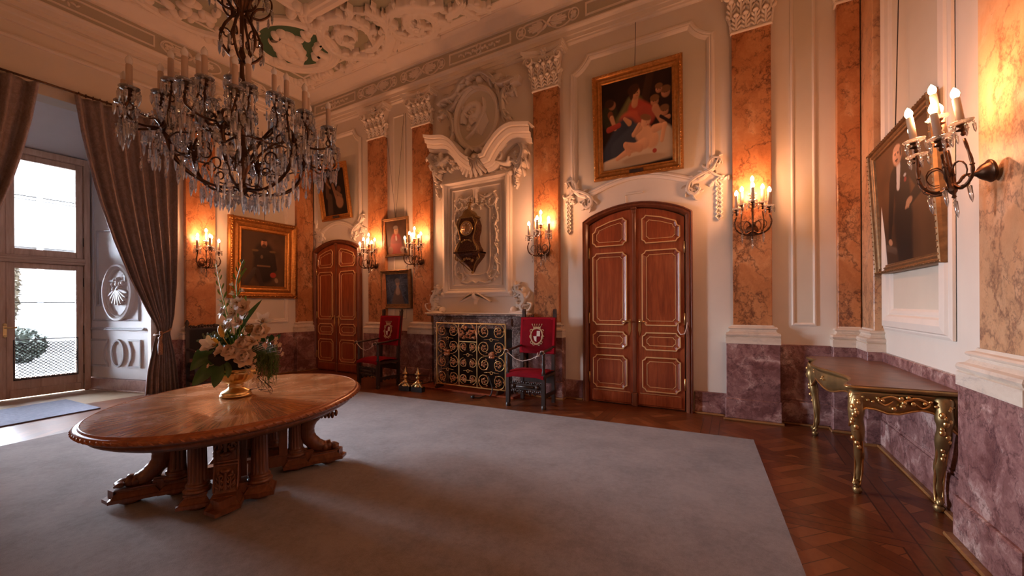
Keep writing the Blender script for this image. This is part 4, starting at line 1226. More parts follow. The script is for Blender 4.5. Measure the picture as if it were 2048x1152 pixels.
    m.ribbon(f2, [(-.055,.345),(.055,.345)], .010, .006)
    for k in range(5):
        x = (k-2)*.028; m.ribbon(f2, [(x*.9,.35),(x*1.25,.385)], [.007,.004], .005); m.dome(f2, x*1.3, .392, .009, .009, .006)
    build('crest_embroidery', m, M['embroid'], r, local=True)
    m = MB()
    sh = [(-.048,.30),(.048,.30),(.05,.22),(.03,.165),(0,.145),(-.03,.165),(-.05,.22)]
    m.prism([(0,.225),(.05,.225),(.048,.30),(0,.30)], f2, 0, .004); m.prism([(-.05,.225),(0,.225),(0,.147),(-.03,.165)], f2, 0, .004)
    build('shield_white', m, M['embroidw'], r, local=True)
    return r
M['velvet2'] = simple('red_velvet_border', (.34,.005,.016), .85, Specular_IOR_Level=.15, Sheen_Weight=.08, Sheen_Roughness=.4, Sheen_Tint=(1,.1,.12,1))
M['embroid'] = simple('gold_thread', (.50,.33,.18), .7)
M['embroidw'] = simple('silver_thread', (.72,.60,.50), .7)
def chair_rope(parent, W=.255):
    m = MB(); m.tube([(-W+.0,-.055,.745),(-W+.03,-.06,.72),(-.12,-.05,.64),(-.02,-.045,.615),(.10,-.05,.645),(W-.05,-.06,.70),(W,-.055,.745)], .005, 6)
    m.tube([(W-.05,-.06,.74),(W-.06,-.07,.70),(W-.085,-.07,.66)], .004, 5); m.tube([(W-.02,-.07,.70),(W-.07,-.07,.685)], .004, 5)
    for s in (-1, 1): m.tube([(s*W+.028*math.cos(a), -.05, .735+.024*math.sin(a)) for a in [k*PI/5 for k in range(11)]], .004, 5)
    return m
ch = make_armchair()
def place_chair(o, x, y, rz, label):
    o.location = (x, y, 0); o.rotation_euler = (0, 0, rz); o['label'] = label
    o['group'] = 'red velvet armchairs by the fireplace'
    rp = chair_rope(None); rp.xform(Matrix.Translation((x, y, 0)) @ Matrix.Rotation(rz, 4, 'Z'))
    return rp
rp = place_chair(ch, -2.385, 4.66, math.radians(3), 'red velvet crested armchair right of the fireplace')
tag(build('rope', rp, M['rope']), 'white cord tied across the armchair right of the fireplace', 'rope', 'cords tied across the armchairs')
rp = place_chair(copy_tree(ch), -5.27, 4.61, math.radians(-6), 'red velvet crested armchair between far door and fireplace')
tag(build('rope', rp, M['rope']), 'white cord tied across the armchair beside the far door', 'rope', 'cords tied across the armchairs')

# dark carved armchair against the left wall
r = thing('carved_chair', (-7.33, 3.36, 0), 'black leather chair with carved crest against the left wall', 'chair')
r.rotation_euler = (0, 0, math.radians(84))
W, D = .29, .40
for s in (-1, 1):
    m = MB(); m.box((s*W-.022,-.022,0),(s*W+.022,.022,.62)); build('front_leg', m, M['dark'], r, local=True)
    m = MB(); m.box((s*W-.024,D-.024,0),(s*W+.024,D+.024,1.0)); m.lathe([(.02,1.0),(.03,1.02),(.02,1.04),(.032,1.075),(.02,1.11),(.01,1.13),(0,1.135)], (s*W,D,0), 10)
    build('back_post', m, M['dark'], r, local=True)
    m = MB(); m.tube([(s*W,-.05,.62),(s*W,.05,.64),(s*W,D,.66)], [.025,.022,.02], 8); build('arm', m, M['dark'], r, local=True)
    m = MB(); m.box((s*W-.012,0,.14),(s*W+.012,D,.18)); build('side_stretcher', m, M['dark'], r, local=True)
m = MB(); m.box((-W,-.02,.36),(W,D,.44)); build('seat', m, M['black'], r, local=True)
m = MB(); m.box((-W+.02,D-.016,.50),(W-.02,D+.016,.985)); build('backrest', m, M['black'], r, local=True)
m = MB(); m.box((-W,D-.02,.97),(W,D+.02,1.0))
for k in range(13):
    x = -W+.045+k*.0405; m.ball((x, D, 1.005+.022*abs(math.cos((k-6)*.42))), .024, 7, 5, (1,.8,1))
for s in (-1, 1): m.tube([(s*.03,D,1.02),(s*.09,D,1.05),(s*.15,D,1.03),(s*.13,D,1.01)], .011, 7)
build('carved_crest', m, M['dark'], r, local=True)
for z in (.12, .22, .30):
    m = MB(); m.box((-W,-.014,z),(W,.014,z+.035)); build('front_stretcher', m, M['dark'], r, local=True)
rp = chair_rope(None, .29); rp.xform(Matrix.Translation((-7.33,3.36,-.10)) @ Matrix.Rotation(math.radians(84), 4, 'Z'))
tag(build('rope', rp, M['rope']), 'white cord tied across the black leather chair', 'rope', 'cords tied across the armchairs')

# =================================================================== GILDED CONSOLE TABLE
con = thing('console_table', (1.0, 4.3, 0), 'gilded console table with curved legs under the tall portrait', 'console table')
TOPZ = .80
outl = sp2([(1.245,3.44),(.98,3.44),(.70,3.43),(.665,3.50),(.72,3.66),(.745,3.85),(.70,4.08),(.63,4.30),(.615,4.50),(.66,4.72),(.70,4.90),(.66,5.03),(.68,5.12),(.80,5.17),(1.05,5.21),(1.245,5.22)], 5)
def shrink(pts, k):
    cx_ = 1.245; cy_ = 4.3
    return [(cx_+(x-cx_)*(1-k/.6), cy_+(y-cy_)*(1-k/.9)) for x, y in pts]
outl2 = outl
m = MB(); m.prism(shrink(outl, .018), FPlan, TOPZ-.005, TOPZ); m.prism(shrink(outl, .01), FPlan, TOPZ-.014, TOPZ-.005)
M['conctop'] = simple('brown_painted_top', (.20,.085,.045), .32, var=.3, vs=9)
build('table_top', m, M['conctop'], con)
n = len(outl)
def ring_rows(prof):
    return [[Vector((x, y, z)) for x, y in shrink(outl, k)] for k, z in prof]
m = MB(); m.grid(ring_rows([(.018,TOPZ-.004),(.0,TOPZ-.006),(-.004,TOPZ-.014),(.0,TOPZ-.024),(.014,TOPZ-.032),(.03,TOPZ-.036)]))
build('top_edge', m, M['oldgold'], con)
# apron with scalloped lower edge, along the outline
m = MB(); rows_t, rows_b = [], []
ap = shrink(outl, .035); S_ = [0]
for i in range(1, n): S_.append(S_[-1]+math.hypot(ap[i][0]-ap[i-1][0], ap[i][1]-ap[i-1][1]))
Ltot = S_[-1]
leg_at = {}
def drop(s):
    # lower edge of the apron: deep at the legs and at mid cartouches
    zs = .10
    for c_, dpt, w_ in ((0,.16,.10),(.34,.05,.10),(.62,.17,.10),(1.28,.055,.16),(Ltot-.60,.17,.12),(Ltot-.28,.05,.09),(Ltot,.16,.10)):
        zs = max(zs, .095+dpt*math.exp(-((s-c_)/w_)**2))
    return zs
rows = []
for k in range(6):
    row = []
    for i in range(n):
        x, y = ap[i]; dz = drop(S_[i])
        z = TOPZ-.034-(dz-.0)*k/5; bul = .012*math.sin(PI*k/5)
        row.append(Vector((x-bul*.8, y, z)))
    rows.append(row)
m.grid(rows); a_o = build('apron', m, M['oldgold'], con); sol = a_o.modifiers.new('solid', 'SOLIDIFY'); sol.thickness = .014
m = MB(); m.tube([Vector((ap[i][0], ap[i][1], TOPZ-.034-drop(S_[i]))) for i in range(n)], .007, 7)
build('gilt_bead', m, M['gold'], con)
def cabriole(foot, top, name='leg'):
    f = Vector((*foot, 0)); t_ = Vector((*top, TOPZ-.06)); out = Vector((t_.x-1.22, t_.y-4.3, 0)); out.normalize()
    d_ = f-Vector((t_.x, t_.y, 0))
    P = [t_+Vector((0,0,.0)), t_+out*.035+Vector((0,0,-.09)), t_+out*.02+Vector((0,0,-.20)), Vector((t_.x, t_.y, .36))+d_*.35+out*-.01, Vector((t_.x, t_.y, .20))+d_*.75-out*.02, f+out*.0+Vector((0,0,.09)), f+out*.035+Vector((0,0,.045))]
    pts = smooth_path(P, 6); N = len(pts)
    m = MB(); m.tube(pts, [.052-.034*min(1, (i/N)*1.35)+.004*math.sin(i) for i in range(N)], 10)
    # scroll foot and block
    side = Vector((-out.y, out.x, 0))
    sp = [f+Vector((0,0,.062))+out*(.030*math.cos(a)*(1-a/14)+.02)+Vector((0,0,.030*math.sin(a)*(1-a/14))) for a in [k*.55 for k in range(16)]]
    m.tube(sp, [.014-.0006*k for k in range(16)], 8)
    m.lathe([(.018,0),(.024,.006),(.03,.03),(.018,.045)], f+out*.012, 10)
    lg = build(name, m, M['oldgold'], con)
    m = MB(); i0 = int(N*.12)
    m.tube([p+side*.028*(1-.4*i/N)+out*.012 for i, p in enumerate(pts[:int(N*.92)])], [.006]*int(N*.92), 6)
    m.tube([p-side*.028*(1-.4*i/N)+out*.012 for i, p in enumerate(pts[:int(N*.92)])], [.006]*int(N*.92), 6)
    random.seed(int(abs(foot[1])*100))
    for k in range(16):
        p = pts[min(N-1, int(k*.045*N*.75))]+out*(.038-.012*k/16)
        m.ball(p+side*random.uniform(-.024,.024), random.uniform(.010,.018), 7, 5, (1,1,1.3))
    build('leaf_carving', m, M['gold'], con)
cabriole((.775,3.68), (.745,3.52)); cabriole((1.16,3.60), (1.15,3.50)); cabriole((.735,5.05), (.72,5.02)); cabriole((1.16,5.14), (1.15,5.15))
random.seed(2)
for cx_, cy_, ux_ in ((.685,4.45,(0,1,0)), (.955,3.475,(1,0,0))):
    m = MB(); u_ = Vector(ux_); nn = Vector((-1,0,0)) if ux_[1] else Vector((0,-1,0)); c_ = Vector((cx_, cy_, TOPZ-.09))
    for s in (-1, 1):
        m.tube(smooth_path([c_+nn*.015, c_+u_*s*.06+Vector((0,0,.03))+nn*.02, c_+u_*s*.12+Vector((0,0,.0))+nn*.02, c_+u_*s*.09+Vector((0,0,-.03))+nn*.02, c_+u_*s*.05+nn*.02], 5), [.012-.0004*i for i in range(21)], 7)
        for k in range(6): m.ball(c_+u_*s*(.10+.025*k)+Vector((0,0,.015*math.sin(k*2)))+nn*.02, .014-.001*k, 6, 4, (1,1,.8))
    for k in range(7): m.ball(c_+u_*random.uniform(-.05,.05)+Vector((0,0,random.uniform(-.05,.03)))+nn*.022, .017, 6, 4)
    build('shell_carving', m, M['gold'], con)

# =================================================================== FIREPLACE
fp = thing('fireplace', FB(-3.55, 0, 0), 'dark veined marble fireplace surround with thin shelf', 'fireplace')
m = MB(); m.fbox(FB, -4.50, -2.62, 1.175, 1.20, 0, .28, .006); build('shelf', m, M['firem'], fp)
for a, b in ((-4.42,-4.25), (-2.91,-2.71)):
    m = MB(); m.fbox(FB, a, b, 0, .98, 0, .21, .01); m.fbox(FB, a+.04, b-.04, .08, .92, .21, .225, .008)
    build('jamb', m, M['firem'], fp)
m = MB(); m.fbox(FB, -4.42, -2.71, .975, 1.175, 0, .21, .01); m.fbox(FB, -4.2, -2.9, 1.02, 1.14, .21, .228, .01); build('lintel', m, M['firem'], fp)
m = MB(); m.fbox(FB, -4.25, -2.91, 0, .98, .001, .01); build('firebox', m, M['iron'], fp)
struct('trim_25', MB().fbox(FB, -4.56, -2.74, .0, .035, 0, .48, .006), M['door'], 'low oak hearth step before the fireplace', 'hearth')
# gilt wrought iron screen
x0, z0 = pb(873.5, 765, .40); x1, _ = pb(1012.5, 779, .40); _, z1 = pb(943, 646, .40)
z0 = .085
fs = thing('fire_screen', FB((x0+x1)/2, 0, .40), 'gilt wrought iron fire screen filled with scrolls', 'fire screen')
FS = lambda u, z, d=0.0: FB(u, z, d+.40)
m = MB()
for a, b, c, d in ((x0,x0+.018,z0,z1),(x1-.018,x1,z0,z1),(x0,x1,z1-.018,z1),(x0,x1,z0,z0+.018)): m.fbox(FS, a, b, c, d, -.008, .012, .004)
build('frame', m, M['gold'], fs)
W3 = (x1-x0); ua = x0+W3*.345; ub = x0+W3*.605
m = MB()
for u in (ua, ub): m.fbox(FS, u-.006, u+.006, z0, z1, -.005, .006, .002)
m.fbox(FS, ua, ub, z0+(z1-z0)*.70, z0+(z1-z0)*.715, -.005, .006, .002); m.fbox(FS, ua, ub, z0+.10, z0+.11, -.005, .006, .002)
build('inner_bar', m, M['gold'], fs)
def fscroll(m, cx_, cz_, r, a0, sg, turns=1.6):
    P = []; N = 26
    for k in range(N):
        a = a0+sg*k/N*turns*2*PI; rr = r*(1-.78*k/N)
        P.append(FS(cx_+rr*math.cos(a), cz_+rr*math.sin(a), .0))
    m.tube(P, [.0055]*N, 6)
sc = MB(); lf = MB(); random.seed(4)
H_ = z1-z0
for (ca_, cb2), cols in (((x0, ua), 2), ((ua, ub), 2), ((ub, x1), 2)):
    w = (cb2-ca_)/cols
    rows_ = 4 if cb2-ca_ > .35 else 4
    for j in range(4):
        for i in range(cols):
            cx_ = ca_+w*(i+.5); cz_ = z0+H_*(j+.5)/4
            if ca_ == ua and j == 3: continue
            r_ = min(w, H_/4)*.46
            sg = 1 if (i+j) % 2 else -1
            fscroll(sc, cx_, cz_, r_, (PI/2 if j % 2 else -PI/2), sg)
            for q in range(5):
                a = q*1.3+j; lf.dome(FS, cx_+r_*.28*math.cos(a), cz_+r_*.28*math.sin(a), .022, .012, .02, .0, a)
            for q in range(3):
                a = 1.1+q*2.1+i; lf.dome(FS, cx_+r_*.75*math.cos(a), cz_+r_*.75*math.sin(a), .018, .010, .014, .0, a+1.5)
    mid = (ca_+cb2)/2
    for j in (1, 2, 3):
        zz = z0+H_*j/4
        if ca_ == ua and j == 3: continue
        sc.tube([FS(mid+.022*math.cos(a), zz+.022*math.sin(a)) for a in [k*.63 for k in range(11)]], .005, 6)
        sc.tube([FS(mid-w*.5, zz), FS(mid-.02, zz+.01)], .004, 5); sc.tube([FS(mid+w*.5, zz), FS(mid+.02, zz+.01)], .004, 5)
for cu in ((x0+ua)/2, (ub+x1)/2):
    for q in range(10): lf.dome(FS, cu+random.uniform(-.04,.04), z0+H_*.52+random.uniform(-.04,.045), .024, .028, .045, 0, q)
for q in range(46): lf.dome(FS, (ua+ub)/2+random.uniform(-.14,.14), z0+H_*.85+random.uniform(-.09,.09), random.uniform(.012,.028), random.uniform(.01,.02), .035, 0, q)
sc.tube([FS(a, b) for a, b in arc((ua+ub)/2, z0+H_*.82, .15, .17, -10, 190, 20)], .006, 6)
for u in (ua, ub):
    lf.lathe([(.004,0),(.014,.02),(.006,.05),(.017,.09),(.008,.13),(.013,.15),(.002,.20)], FS(u, z1-.25), 8)
build('scrollwork', sc, M['gold'], fs); build('leaf_ornament', lf, M['copper'], fs)
m = MB()
for u in (x0+.06, x1-.10):
    m.prism([(u-.012,.036),(u+.012,.036),(u+.010,.075),(u+.006,z0+.01),(u-.006,z0+.01)], lambda a, z, d: FS(a, z, d), -.09, .09); m.ball(FS(u, .055, .10), .018, 8, 5)
build('foot', m, M['bronze'], fs)

# =================================================================== HEARTH THINGS
def andiron(x, y, label):
    r = thing('andiron', (x, y, 0), label, 'andiron', 'brass andirons on black blocks')
    m = MB(); m.box((-.10,-.045,.001),(.10,.045,.075)); build('block', m, M['blackplastic'], r, local=True)
    m = MB(); m.lathe([(.055,.075),(.06,.09),(.03,.11),(.04,.13),(.05,.145),(.022,.165),(.016,.19),(.030,.205),(.034,.22),(.016,.235),(.012,.25),(.02,.262),(.046,.272),(.048,.28),(.02,.288),(.024,.31),(.014,.325),(.018,.335),(.008,.35),(.003,.375),(0,.378)], seg=16)
    for s in (-1, 1):
        m.tube(smooth_path([(s*.02,0,.13),(s*.05,-.02,.125),(s*.08,-.03,.095),(s*.095,-.03,.082),(s*.08,-.03,.078)], 4), [.014]*17, 7)
        for k in range(4): m.ball((s*(.03+.015*k), -.02, .12-.008*k), .016, 6, 4)
    build('standard', m, M['brass'], r, local=True)
    m = MB(); m.tube([(0,.03,.11),(.02,.2,.10),(.03,.40,.09)], .008, 6); m.tube([(.03,.40,.09),(.03,.40,.0)], .008, 6); build('log_rail', m, M['iron'], r, local=True)
    r.rotation_euler = (0, 0, math.radians(6))
p_ = on_z(811, 781, 0); andiron(p_.x, p_.y, 'brass andiron on a black block, nearer the armchair')
p_ = on_z(834, 783, 0); andiron(p_.x+.02, p_.y, 'brass andiron on a black block, nearer the fireplace')
m = MB(); p_ = on_z(862, 768, 0)
m.tube([(p_.x,p_.y,.0),(p_.x,p_.y,.14),(p_.x-.01,p_.y,.17)], .012, 8); m.tube([(p_.x-.75,p_.y-.05,.13),(p_.x,p_.y,.14),(p_.x+.12,p_.y+.06,.10)], .007, 6); m.tube([(p_.x-.68,p_.y-.02,.10),(p_.x,p_.y+.02,.11)], .006, 6)
m.tube([(p_.x-.75,p_.y-.05,.13),(p_.x-.74,p_.y-.05,.0)], .008, 6); m.box((p_.x-.035,p_.y-.03,0),(p_.x+.04,p_.y+.03,.05))
tag(build('fire_irons', m, M['iron']), 'long dark fire irons lying beside the fire screen', 'fire irons')
m = MB(); a = on_z(948, 795, .012); b = on_z(975, 790, .012)
m.tube(smooth_path([a, a+Vector((.08,.03,0)), b, (b.x+.10, 4.93, .03), (b.x+.12, 4.945, .14), (b.x+.05, 4.955, .30)], 6), .008, 6)
m.lathe([(0,0),(.026,.002),(.028,.02),(.018,.035),(.01,.055),(0,.056)], a-Vector((.0,0,-.006)), 12, ax=(-1,-.2,0.05))
tag(build('power_cord', m, M['blackplastic']), 'black power cord with round plug lying before the fire screen', 'cord')
# =================================================================== CHANDELIER
def make_chandelier():
    ax = EYE + ray(486, 500)*3.06
    r = thing('chandelier', (ax.x, ax.y, 2.13), 'large bronze and crystal chandelier with unlit candle bulbs above the oval table', 'chandelier')
    Z = lambda z: z-2.13
    m = MB()                                        # central stem with urn and crown
    m.lathe([(0,Z(2.20)),(.02,Z(2.21)),(.035,Z(2.235)),(.05,Z(2.25)),(.03,Z(2.27)),(.018,Z(2.30)),(.028,Z(2.36)),(.05,Z(2.42)),(.055,Z(2.50)),(.03,Z(2.56)),(.018,Z(2.62)),(.03,Z(2.70)),(.05,Z(2.76)),(.03,Z(2.82)),(.015,Z(2.88)),(.02,Z(2.98)),(.035,Z(3.05)),(.018,Z(3.10)),(.014,Z(3.2)),(.03,Z(3.26)),(.014,Z(3.32)),(.014,Z(3.6)),(.05,Z(3.68)),(.085,Z(3.80)),(.06,Z(3.90)),(.02,Z(3.96)),(.012,Z(4.0)),(.010,Z(ZC-.10)),(.06,Z(ZC-.09)),(.09,Z(ZC-.03)),(.10,Z(ZC)),(0,Z(ZC))], seg=18)
    build('stem', m, M['bronze'], r, local=True)
    m = MB(); m.ball((0,0,.035), .032, 14, 10)
    for k in range(7): m.ball((0,0,.08+.020*k), .011+.0012*k, 8, 6)
    build('bottom_ball', m, M['crystal'], r, local=True)
    NA = 6; cups = []
    for a in range(NA):
        ph = a*2*PI/NA+.32
        c, s = math.cos(ph), math.sin(ph)
        R3 = lambda rr, z, dp=0.0, _p=ph: (rr*math.cos(_p+dp), rr*math.sin(_p+dp), Z(z))
        m = MB()
        pts = smooth_path([R3(.03,2.25), R3(.16,2.235), R3(.30,2.28), R3(.40,2.38), R3(.44,2.50), R3(.46,2.58)], 7); N = len(pts)
        m.tube(pts, [.010+.012*(i/N)**2+.002*math.sin(i*1.3) for i in range(N)], 8)
        pts = smooth_path([R3(.46,2.56), R3(.42,2.66), R3(.30,2.70), R3(.18,2.62), R3(.09,2.50), R3(.04,2.44)], 7)
        m.tube(pts, .010, 7)
        m.ball(R3(.45,2.56), .036, 8, 6, (1,1,1.3))
        for k in range(6):                          # acanthus husks on the arm joint
            aa = ph+k*PI/3
            m.tube(smooth_path([R3(.45,2.55), (R3(.45,2.55)[0]+.05*math.cos(aa), R3(.45,2.55)[1]+.05*math.sin(aa), Z(2.61)), (R3(.45,2.55)[0]+.085*math.cos(aa), R3(.45,2.55)[1]+.085*math.sin(aa), Z(2.60))], 4), [.014,.013,.012,.011,.010,.009,.007,.005,.003], 6, flat=(Vector((0,0,1)), .5))
        for q, (r0, zz, rad) in enumerate(((.24,2.46,.06),(.33,2.60,.045),(.20,2.36,.04))):   # C scrolls
            P = [R3(r0+rad*math.cos(t_)*(1-q_/22), zz+rad*math.sin(t_)*(1-q_/22)) for q_, t_ in [(k, k*.5) for k in range(14)]]
            m.tube(P, [.0075-.0003*k for k in range(14)], 6)
        build('arm', m, M['bronze'], r, local=True)
        local_cups = [(.655,2.71,.20),(.655,2.71,-.20),(.47,2.83,.33),(.47,2.83,-.19),(.27,2.95,.05)]
        for rr, zz, dp in local_cups:
            x, y, z = R3(rr, zz, dp); cups.append((x, y, z))
            m = MB()
            if rr > .3: P = [R3(.46,2.56), R3(.46+(rr-.46)*.6+.02, 2.53, dp*.5), R3(rr+.015, 2.57, dp*.9), R3(rr, zz-.07, dp)]
            else: P = [R3(.05,2.66), R3(.20,2.62), R3(.30,2.72,.02), R3(rr, zz-.07, dp)]
            pts = smooth_path(P, 6); N = len(pts)
            m.tube(pts, [.009-.003*i/N for i in range(N)], 7)
            m.tube([(x+.02*math.cos(ph)*math.cos(t_)-.0, y+.02*math.sin(ph)*math.cos(t_), z-.11+.022*math.sin(t_)) for t_ in [k*.6 for k in range(9)]], .005, 6)
            build('branch', m, M['bronze'], r, local=True)
            candle_set(r, x, y, z, False)
    for zz, rr in ((2.245,.17),(2.50,.44)):
        m = MB(); m.tube([(rr*math.cos(k*PI/24), rr*math.sin(k*PI/24), Z(zz)+.008*math.sin(k*PI/24*12)) for k in range(48)], .006, 6, closed=True)
        build('hoop', m, M['bronze'], r, local=True)
    # upper cage
    for k in range(6):
        ph = k*PI/3+.2; c, s = math.cos(ph), math.sin(ph)
        f = lambda rr, z: (rr*c, rr*s, Z(z))
        m = MB()
        m.tube(smooth_path([f(.02,3.22), f(.08,3.25), f(.135,3.34), f(.11,3.46), f(.06,3.56), f(.09,3.66), f(.15,3.70)], 6), [.010]*37, 7)
        m.tube([f(.10+.04*math.cos(t_)*(1-q/16), 3.40+.045*math.sin(t_)*(1-q/16)) for q, t_ in [(q, q*.6) for q in range(12)]], .006, 6)
        m.tube(smooth_path([f(.03,3.60), f(.12,3.60), f(.19,3.68), f(.20,3.78), f(.15,3.80), f(.16,3.74)], 5), [.010-.0002*i for i in range(26)], 7)
        m.tube(smooth_path([f(.05,3.80), f(.12,3.86), f(.10,3.95), f(.05,3.97)], 5), .008, 7)
        build('cage_scroll', m, M['bronze'], r, local=True)
    # crystal: 100 drops as parts, the rest in one
    rng = random.Random(9)
    spots = []
    for i, (x, y, z) in enumerate(cups):
        for k in range(8):
            an = k*PI/4+.2
            spots.append((x+.049*math.cos(an), y+.049*math.sin(an), z-.004, 'S'))
            if k % 2 == 0: spots.append((x+(.03+.03*rng.random())*math.cos(an+.4), y+(.03+.03*rng.random())*math.sin(an+.4), z-.08-.09*rng.random(), 'S' if k % 4 else 'F'))
            if k % 2: spots.append((x+.02*math.cos(an), y+.02*math.sin(an), z-.16-.05*rng.random(), 'F' if k == 3 else 'L'))
    for a in range(NA):
        ph = a*2*PI/NA+.32
        for rr, z in ((.10,2.22),(.17,2.225),(.24,2.24),(.31,2.28),(.38,2.35),(.44,2.47),(.50,2.52),(.56,2.52)):
            for dp in (-.22, 0, .22):
                spots.append((rr*math.cos(ph+dp), rr*math.sin(ph+dp), Z(z)-.01-.012*rng.random(), 'F' if dp == 0 else 'L'))
    for k in range(210):
        an = rng.random()*2*PI; rr = .08+.52*rng.random()**.7; spots.append((rr*math.cos(an), rr*math.sin(an), Z(2.36+.34*rng.random()+.10*(.5-rr)), 'S' if k % 3 else 'F'))
    for k in range(36):
        an = k*2*PI/12; j = k//12; rr = (.14,.20,.16)[j]; spots.append((rr*math.cos(an), rr*math.sin(an), Z((3.36,3.70,3.80)[j]), 'F' if k % 2 else 'L'))
    # nearest to the camera and lowest first
    def score(s): return (s[0]-0)*.0 + (Vector((ax.x+s[0], ax.y+s[1], 0))-Vector((0,0,0))).length + (0 if s[3] == 'F' else .5)
    spots.sort(key=score)
    meshes = {'S': DROP, 'L': DROPL, 'F': DROPF}
    for s in spots[:100]: inst('crystal_drop', meshes[s[3]], r, s[:3], rng.random()*3)
    m = MB(); proto = {'S': drop_mb(), 'L': drop_mb(.11,.012), 'F': leaf_drop_mb()}
    for s in spots[100:]:
        p = proto[s[3]]; o = Vector(s[:3]); m.add([v+o for v in p.v], p.f, False)
    for s in spots[:0]: pass
    o = build('crystal_drops', m, M['crystal'], r, local=True); o['kind'] = 'stuff'
    # bead chains swagged between the cups
    m = MB()
    for i in range(0, len(cups)):
        a = Vector(cups[i]); b = Vector(cups[(i+3) % len(cups)])
        if (a-b).length > .5: continue
        for k in range(1, 10):
            t_ = k/10; p = a.lerp(b, t_)+Vector((0,0,-.05-.10*math.sin(PI*t_))); m.ball(p, .0075, 6, 4)
    o = build('bead_chains', m, M['crystal'], r, local=True); o['kind'] = 'stuff'
make_chandelier()

# =================================================================== CURTAINS
def curtain_mat():
    t = NT('taupe_brocade'); mp = t.mapping()
    n = t.noise(t.mapping(scale=(1,1,.7)), 16, 5, .7, 1.5); n2 = t.noise(mp, 200, 2)
    f = t.ramp(n.outputs[0], [(.42, (.22,.165,.160)), (.58, (.30,.235,.225))])
    t.base(f); t.bump(n2.outputs[0], .2, .002)
    return t.set(Roughness=t.math('ADD', t.math('MULTIPLY', n.outputs[0], -.3), .75), Sheen_Weight=.35, Sheen_Roughness=.4)
M['curtain'] = curtain_mat()
def curtain(sg, label, tl):
    """sg=+1 right hand curtain read from the photograph, -1 its mirror image about the door centre"""
    edge = [(147,195,352,262),(160,262,352,300),(176,330,352,360),(196,400,352,430),(224,480,352,500),(258,560,350,570),(290,620,346,630),(308,650,341,655),(313,664,337,664),(306,682,341,682),(300,710,347,705),(292,745,352,735),(288,786,356,770)]
    L_, R_ = [], []
    for a, b, c, d in edge:
        p = pl(a, b, .13); q = pl(c, d, .13); L_.append((p[1], p[0])); R_.append((q[1], q[0]))
    L_[0] = (4.22, L_[0][1]); R_[0] = (4.22, R_[0][1]); L_[-1] = (.012, L_[-1][1]); R_[-1] = (.012, R_[-1][1])
    tiez = (L_[8][0]+R_[8][0])/2
    def at(tab, z):
        for (z0_, y0_), (z1_, y1_) in zip(tab, tab[1:]):
            if z1_ <= z <= z0_: 
                t_ = (z0_-z)/(z0_-z1_+1e-9); return y0_+(y1_-y0_)*t_
        return tab[-1][1] if z < tab[-1][0] else tab[0][1]
    rows = []; NZ = 70; NU = 110
    for i in range(NZ+1):
        z = 4.22*(1-i/NZ)+.012*(i/NZ)
        a, b = at(L_, z), at(R_, z); w = b-a
        amp = min(.055, w*.10+.006); row = []
        for j in range(NU+1):
            u = j/NU
            ph = 2*PI*6*u+1.0*math.sin(u*7+z*.35)
            d = .13+amp*(math.sin(ph)*.8+.35*math.sin(2.1*ph+1+z*.4))+.02*math.exp(-((z-tiez)/.25)**2)
            y = a+w*u+.008*math.cos(ph)
            if sg < 0: y = 3.40-y
            row.append(FL(y, z+.0, d))
        rows.append(row)
    o = build('curtain', MB().grid(rows), M['curtain'])
    s_ = o.modifiers.new('solid', 'SOLIDIFY'); s_.thickness = .004
    tag(o, label, 'curtain', 'taupe curtains at the garden door')
    # tieback with tassel
    yc_ = (at(L_, tiez)+at(R_, tiez))/2; w = at(R_, tiez)-at(L_, tiez)
    if sg < 0: yc_ = 3.40-yc_
    r = thing('tieback', FL(yc_, tiez, .13), tl, 'tieback', 'twisted tiebacks of the curtains')
    m = MB()
    P = [FL(yc_+(w/2+.02)*math.cos(a), tiez+.03*math.cos(a)*sg*1.5, .13+.10*math.sin(a)) for a in [k*2*PI/28 for k in range(28)]]
    m.tube(P, [.012+.003*math.sin(k*2.2) for k in range(28)], 8, closed=True)
    for k in range(3): m.ball(FL(yc_-sg*(w/2-.02), tiez+.0-.03*k, .235), .022, 8, 6)
    m.tube([FL(yc_+sg*(w/2), tiez+.05, .13), FL(yc_+sg*(w/2+.05), tiez+.13, .02)], .01, 6)
    build('cord', m, M['tassel'], r)
    m = MB(); c_ = FL(yc_-sg*(w/2-.01), tiez-.10, .235)
    m.lathe([(.008,.04),(.024,.03),(.028,.0),(.016,-.02),(.026,-.035),(.018,-.05),(.030,-.07),(.036,-.20),(.034,-.24),(0,-.24)], c_, 20, flute=lambda a, h: (.12*math.cos(20*a) if h < -.07 else 0))
    build('tassel', m, M['tassel'], r)
M['tassel'] = simple('brown_gold_cord', (.27,.14,.075), .6, var=.4, vs=60)
curtain(1, 'taupe curtain draped to the right of the garden door, tied back', 'gold brown tieback on the right hand curtain')
curtain(-1, 'taupe curtain cut by the left edge of the photo', 'gold brown tieback on the left hand curtain')
m = MB(); m.tube([FL(-.55,4.25,.13), FL(3.02,4.25,.13)], .014, 10)
for y in (-.55, 3.02): m.ball(FL(y,4.25,.13), .03, 8, 6)
rod = build('curtain_rod', m, M['bronze'])
tag(rod, 'dark curtain rod above the garden door', 'curtain rod')
m = MB()
for y in (-.5, 1.3, 2.98): m.tube([FL(y,4.25,.0), FL(y,4.25,.13)], .010, 6)
build('bracket', m, M['bronze'], rod, local=True)
m = MB()
for k in range(16):
    y = 1.9+k*.07; m.tube([FL(y, 4.25+.024*math.sin(a), .13+.024*math.cos(a)) for a in [q*PI/5 for q in range(10)]], .004, 5, closed=True)
for k in range(16):
    y = 1.1-k*.07; m.tube([FL(y, 4.25+.024*math.sin(a), .13+.024*math.cos(a)) for a in [q*PI/5 for q in range(10)]], .004, 5, closed=True)
build('curtain_ring', m, M['bronze'], rod, local=True)

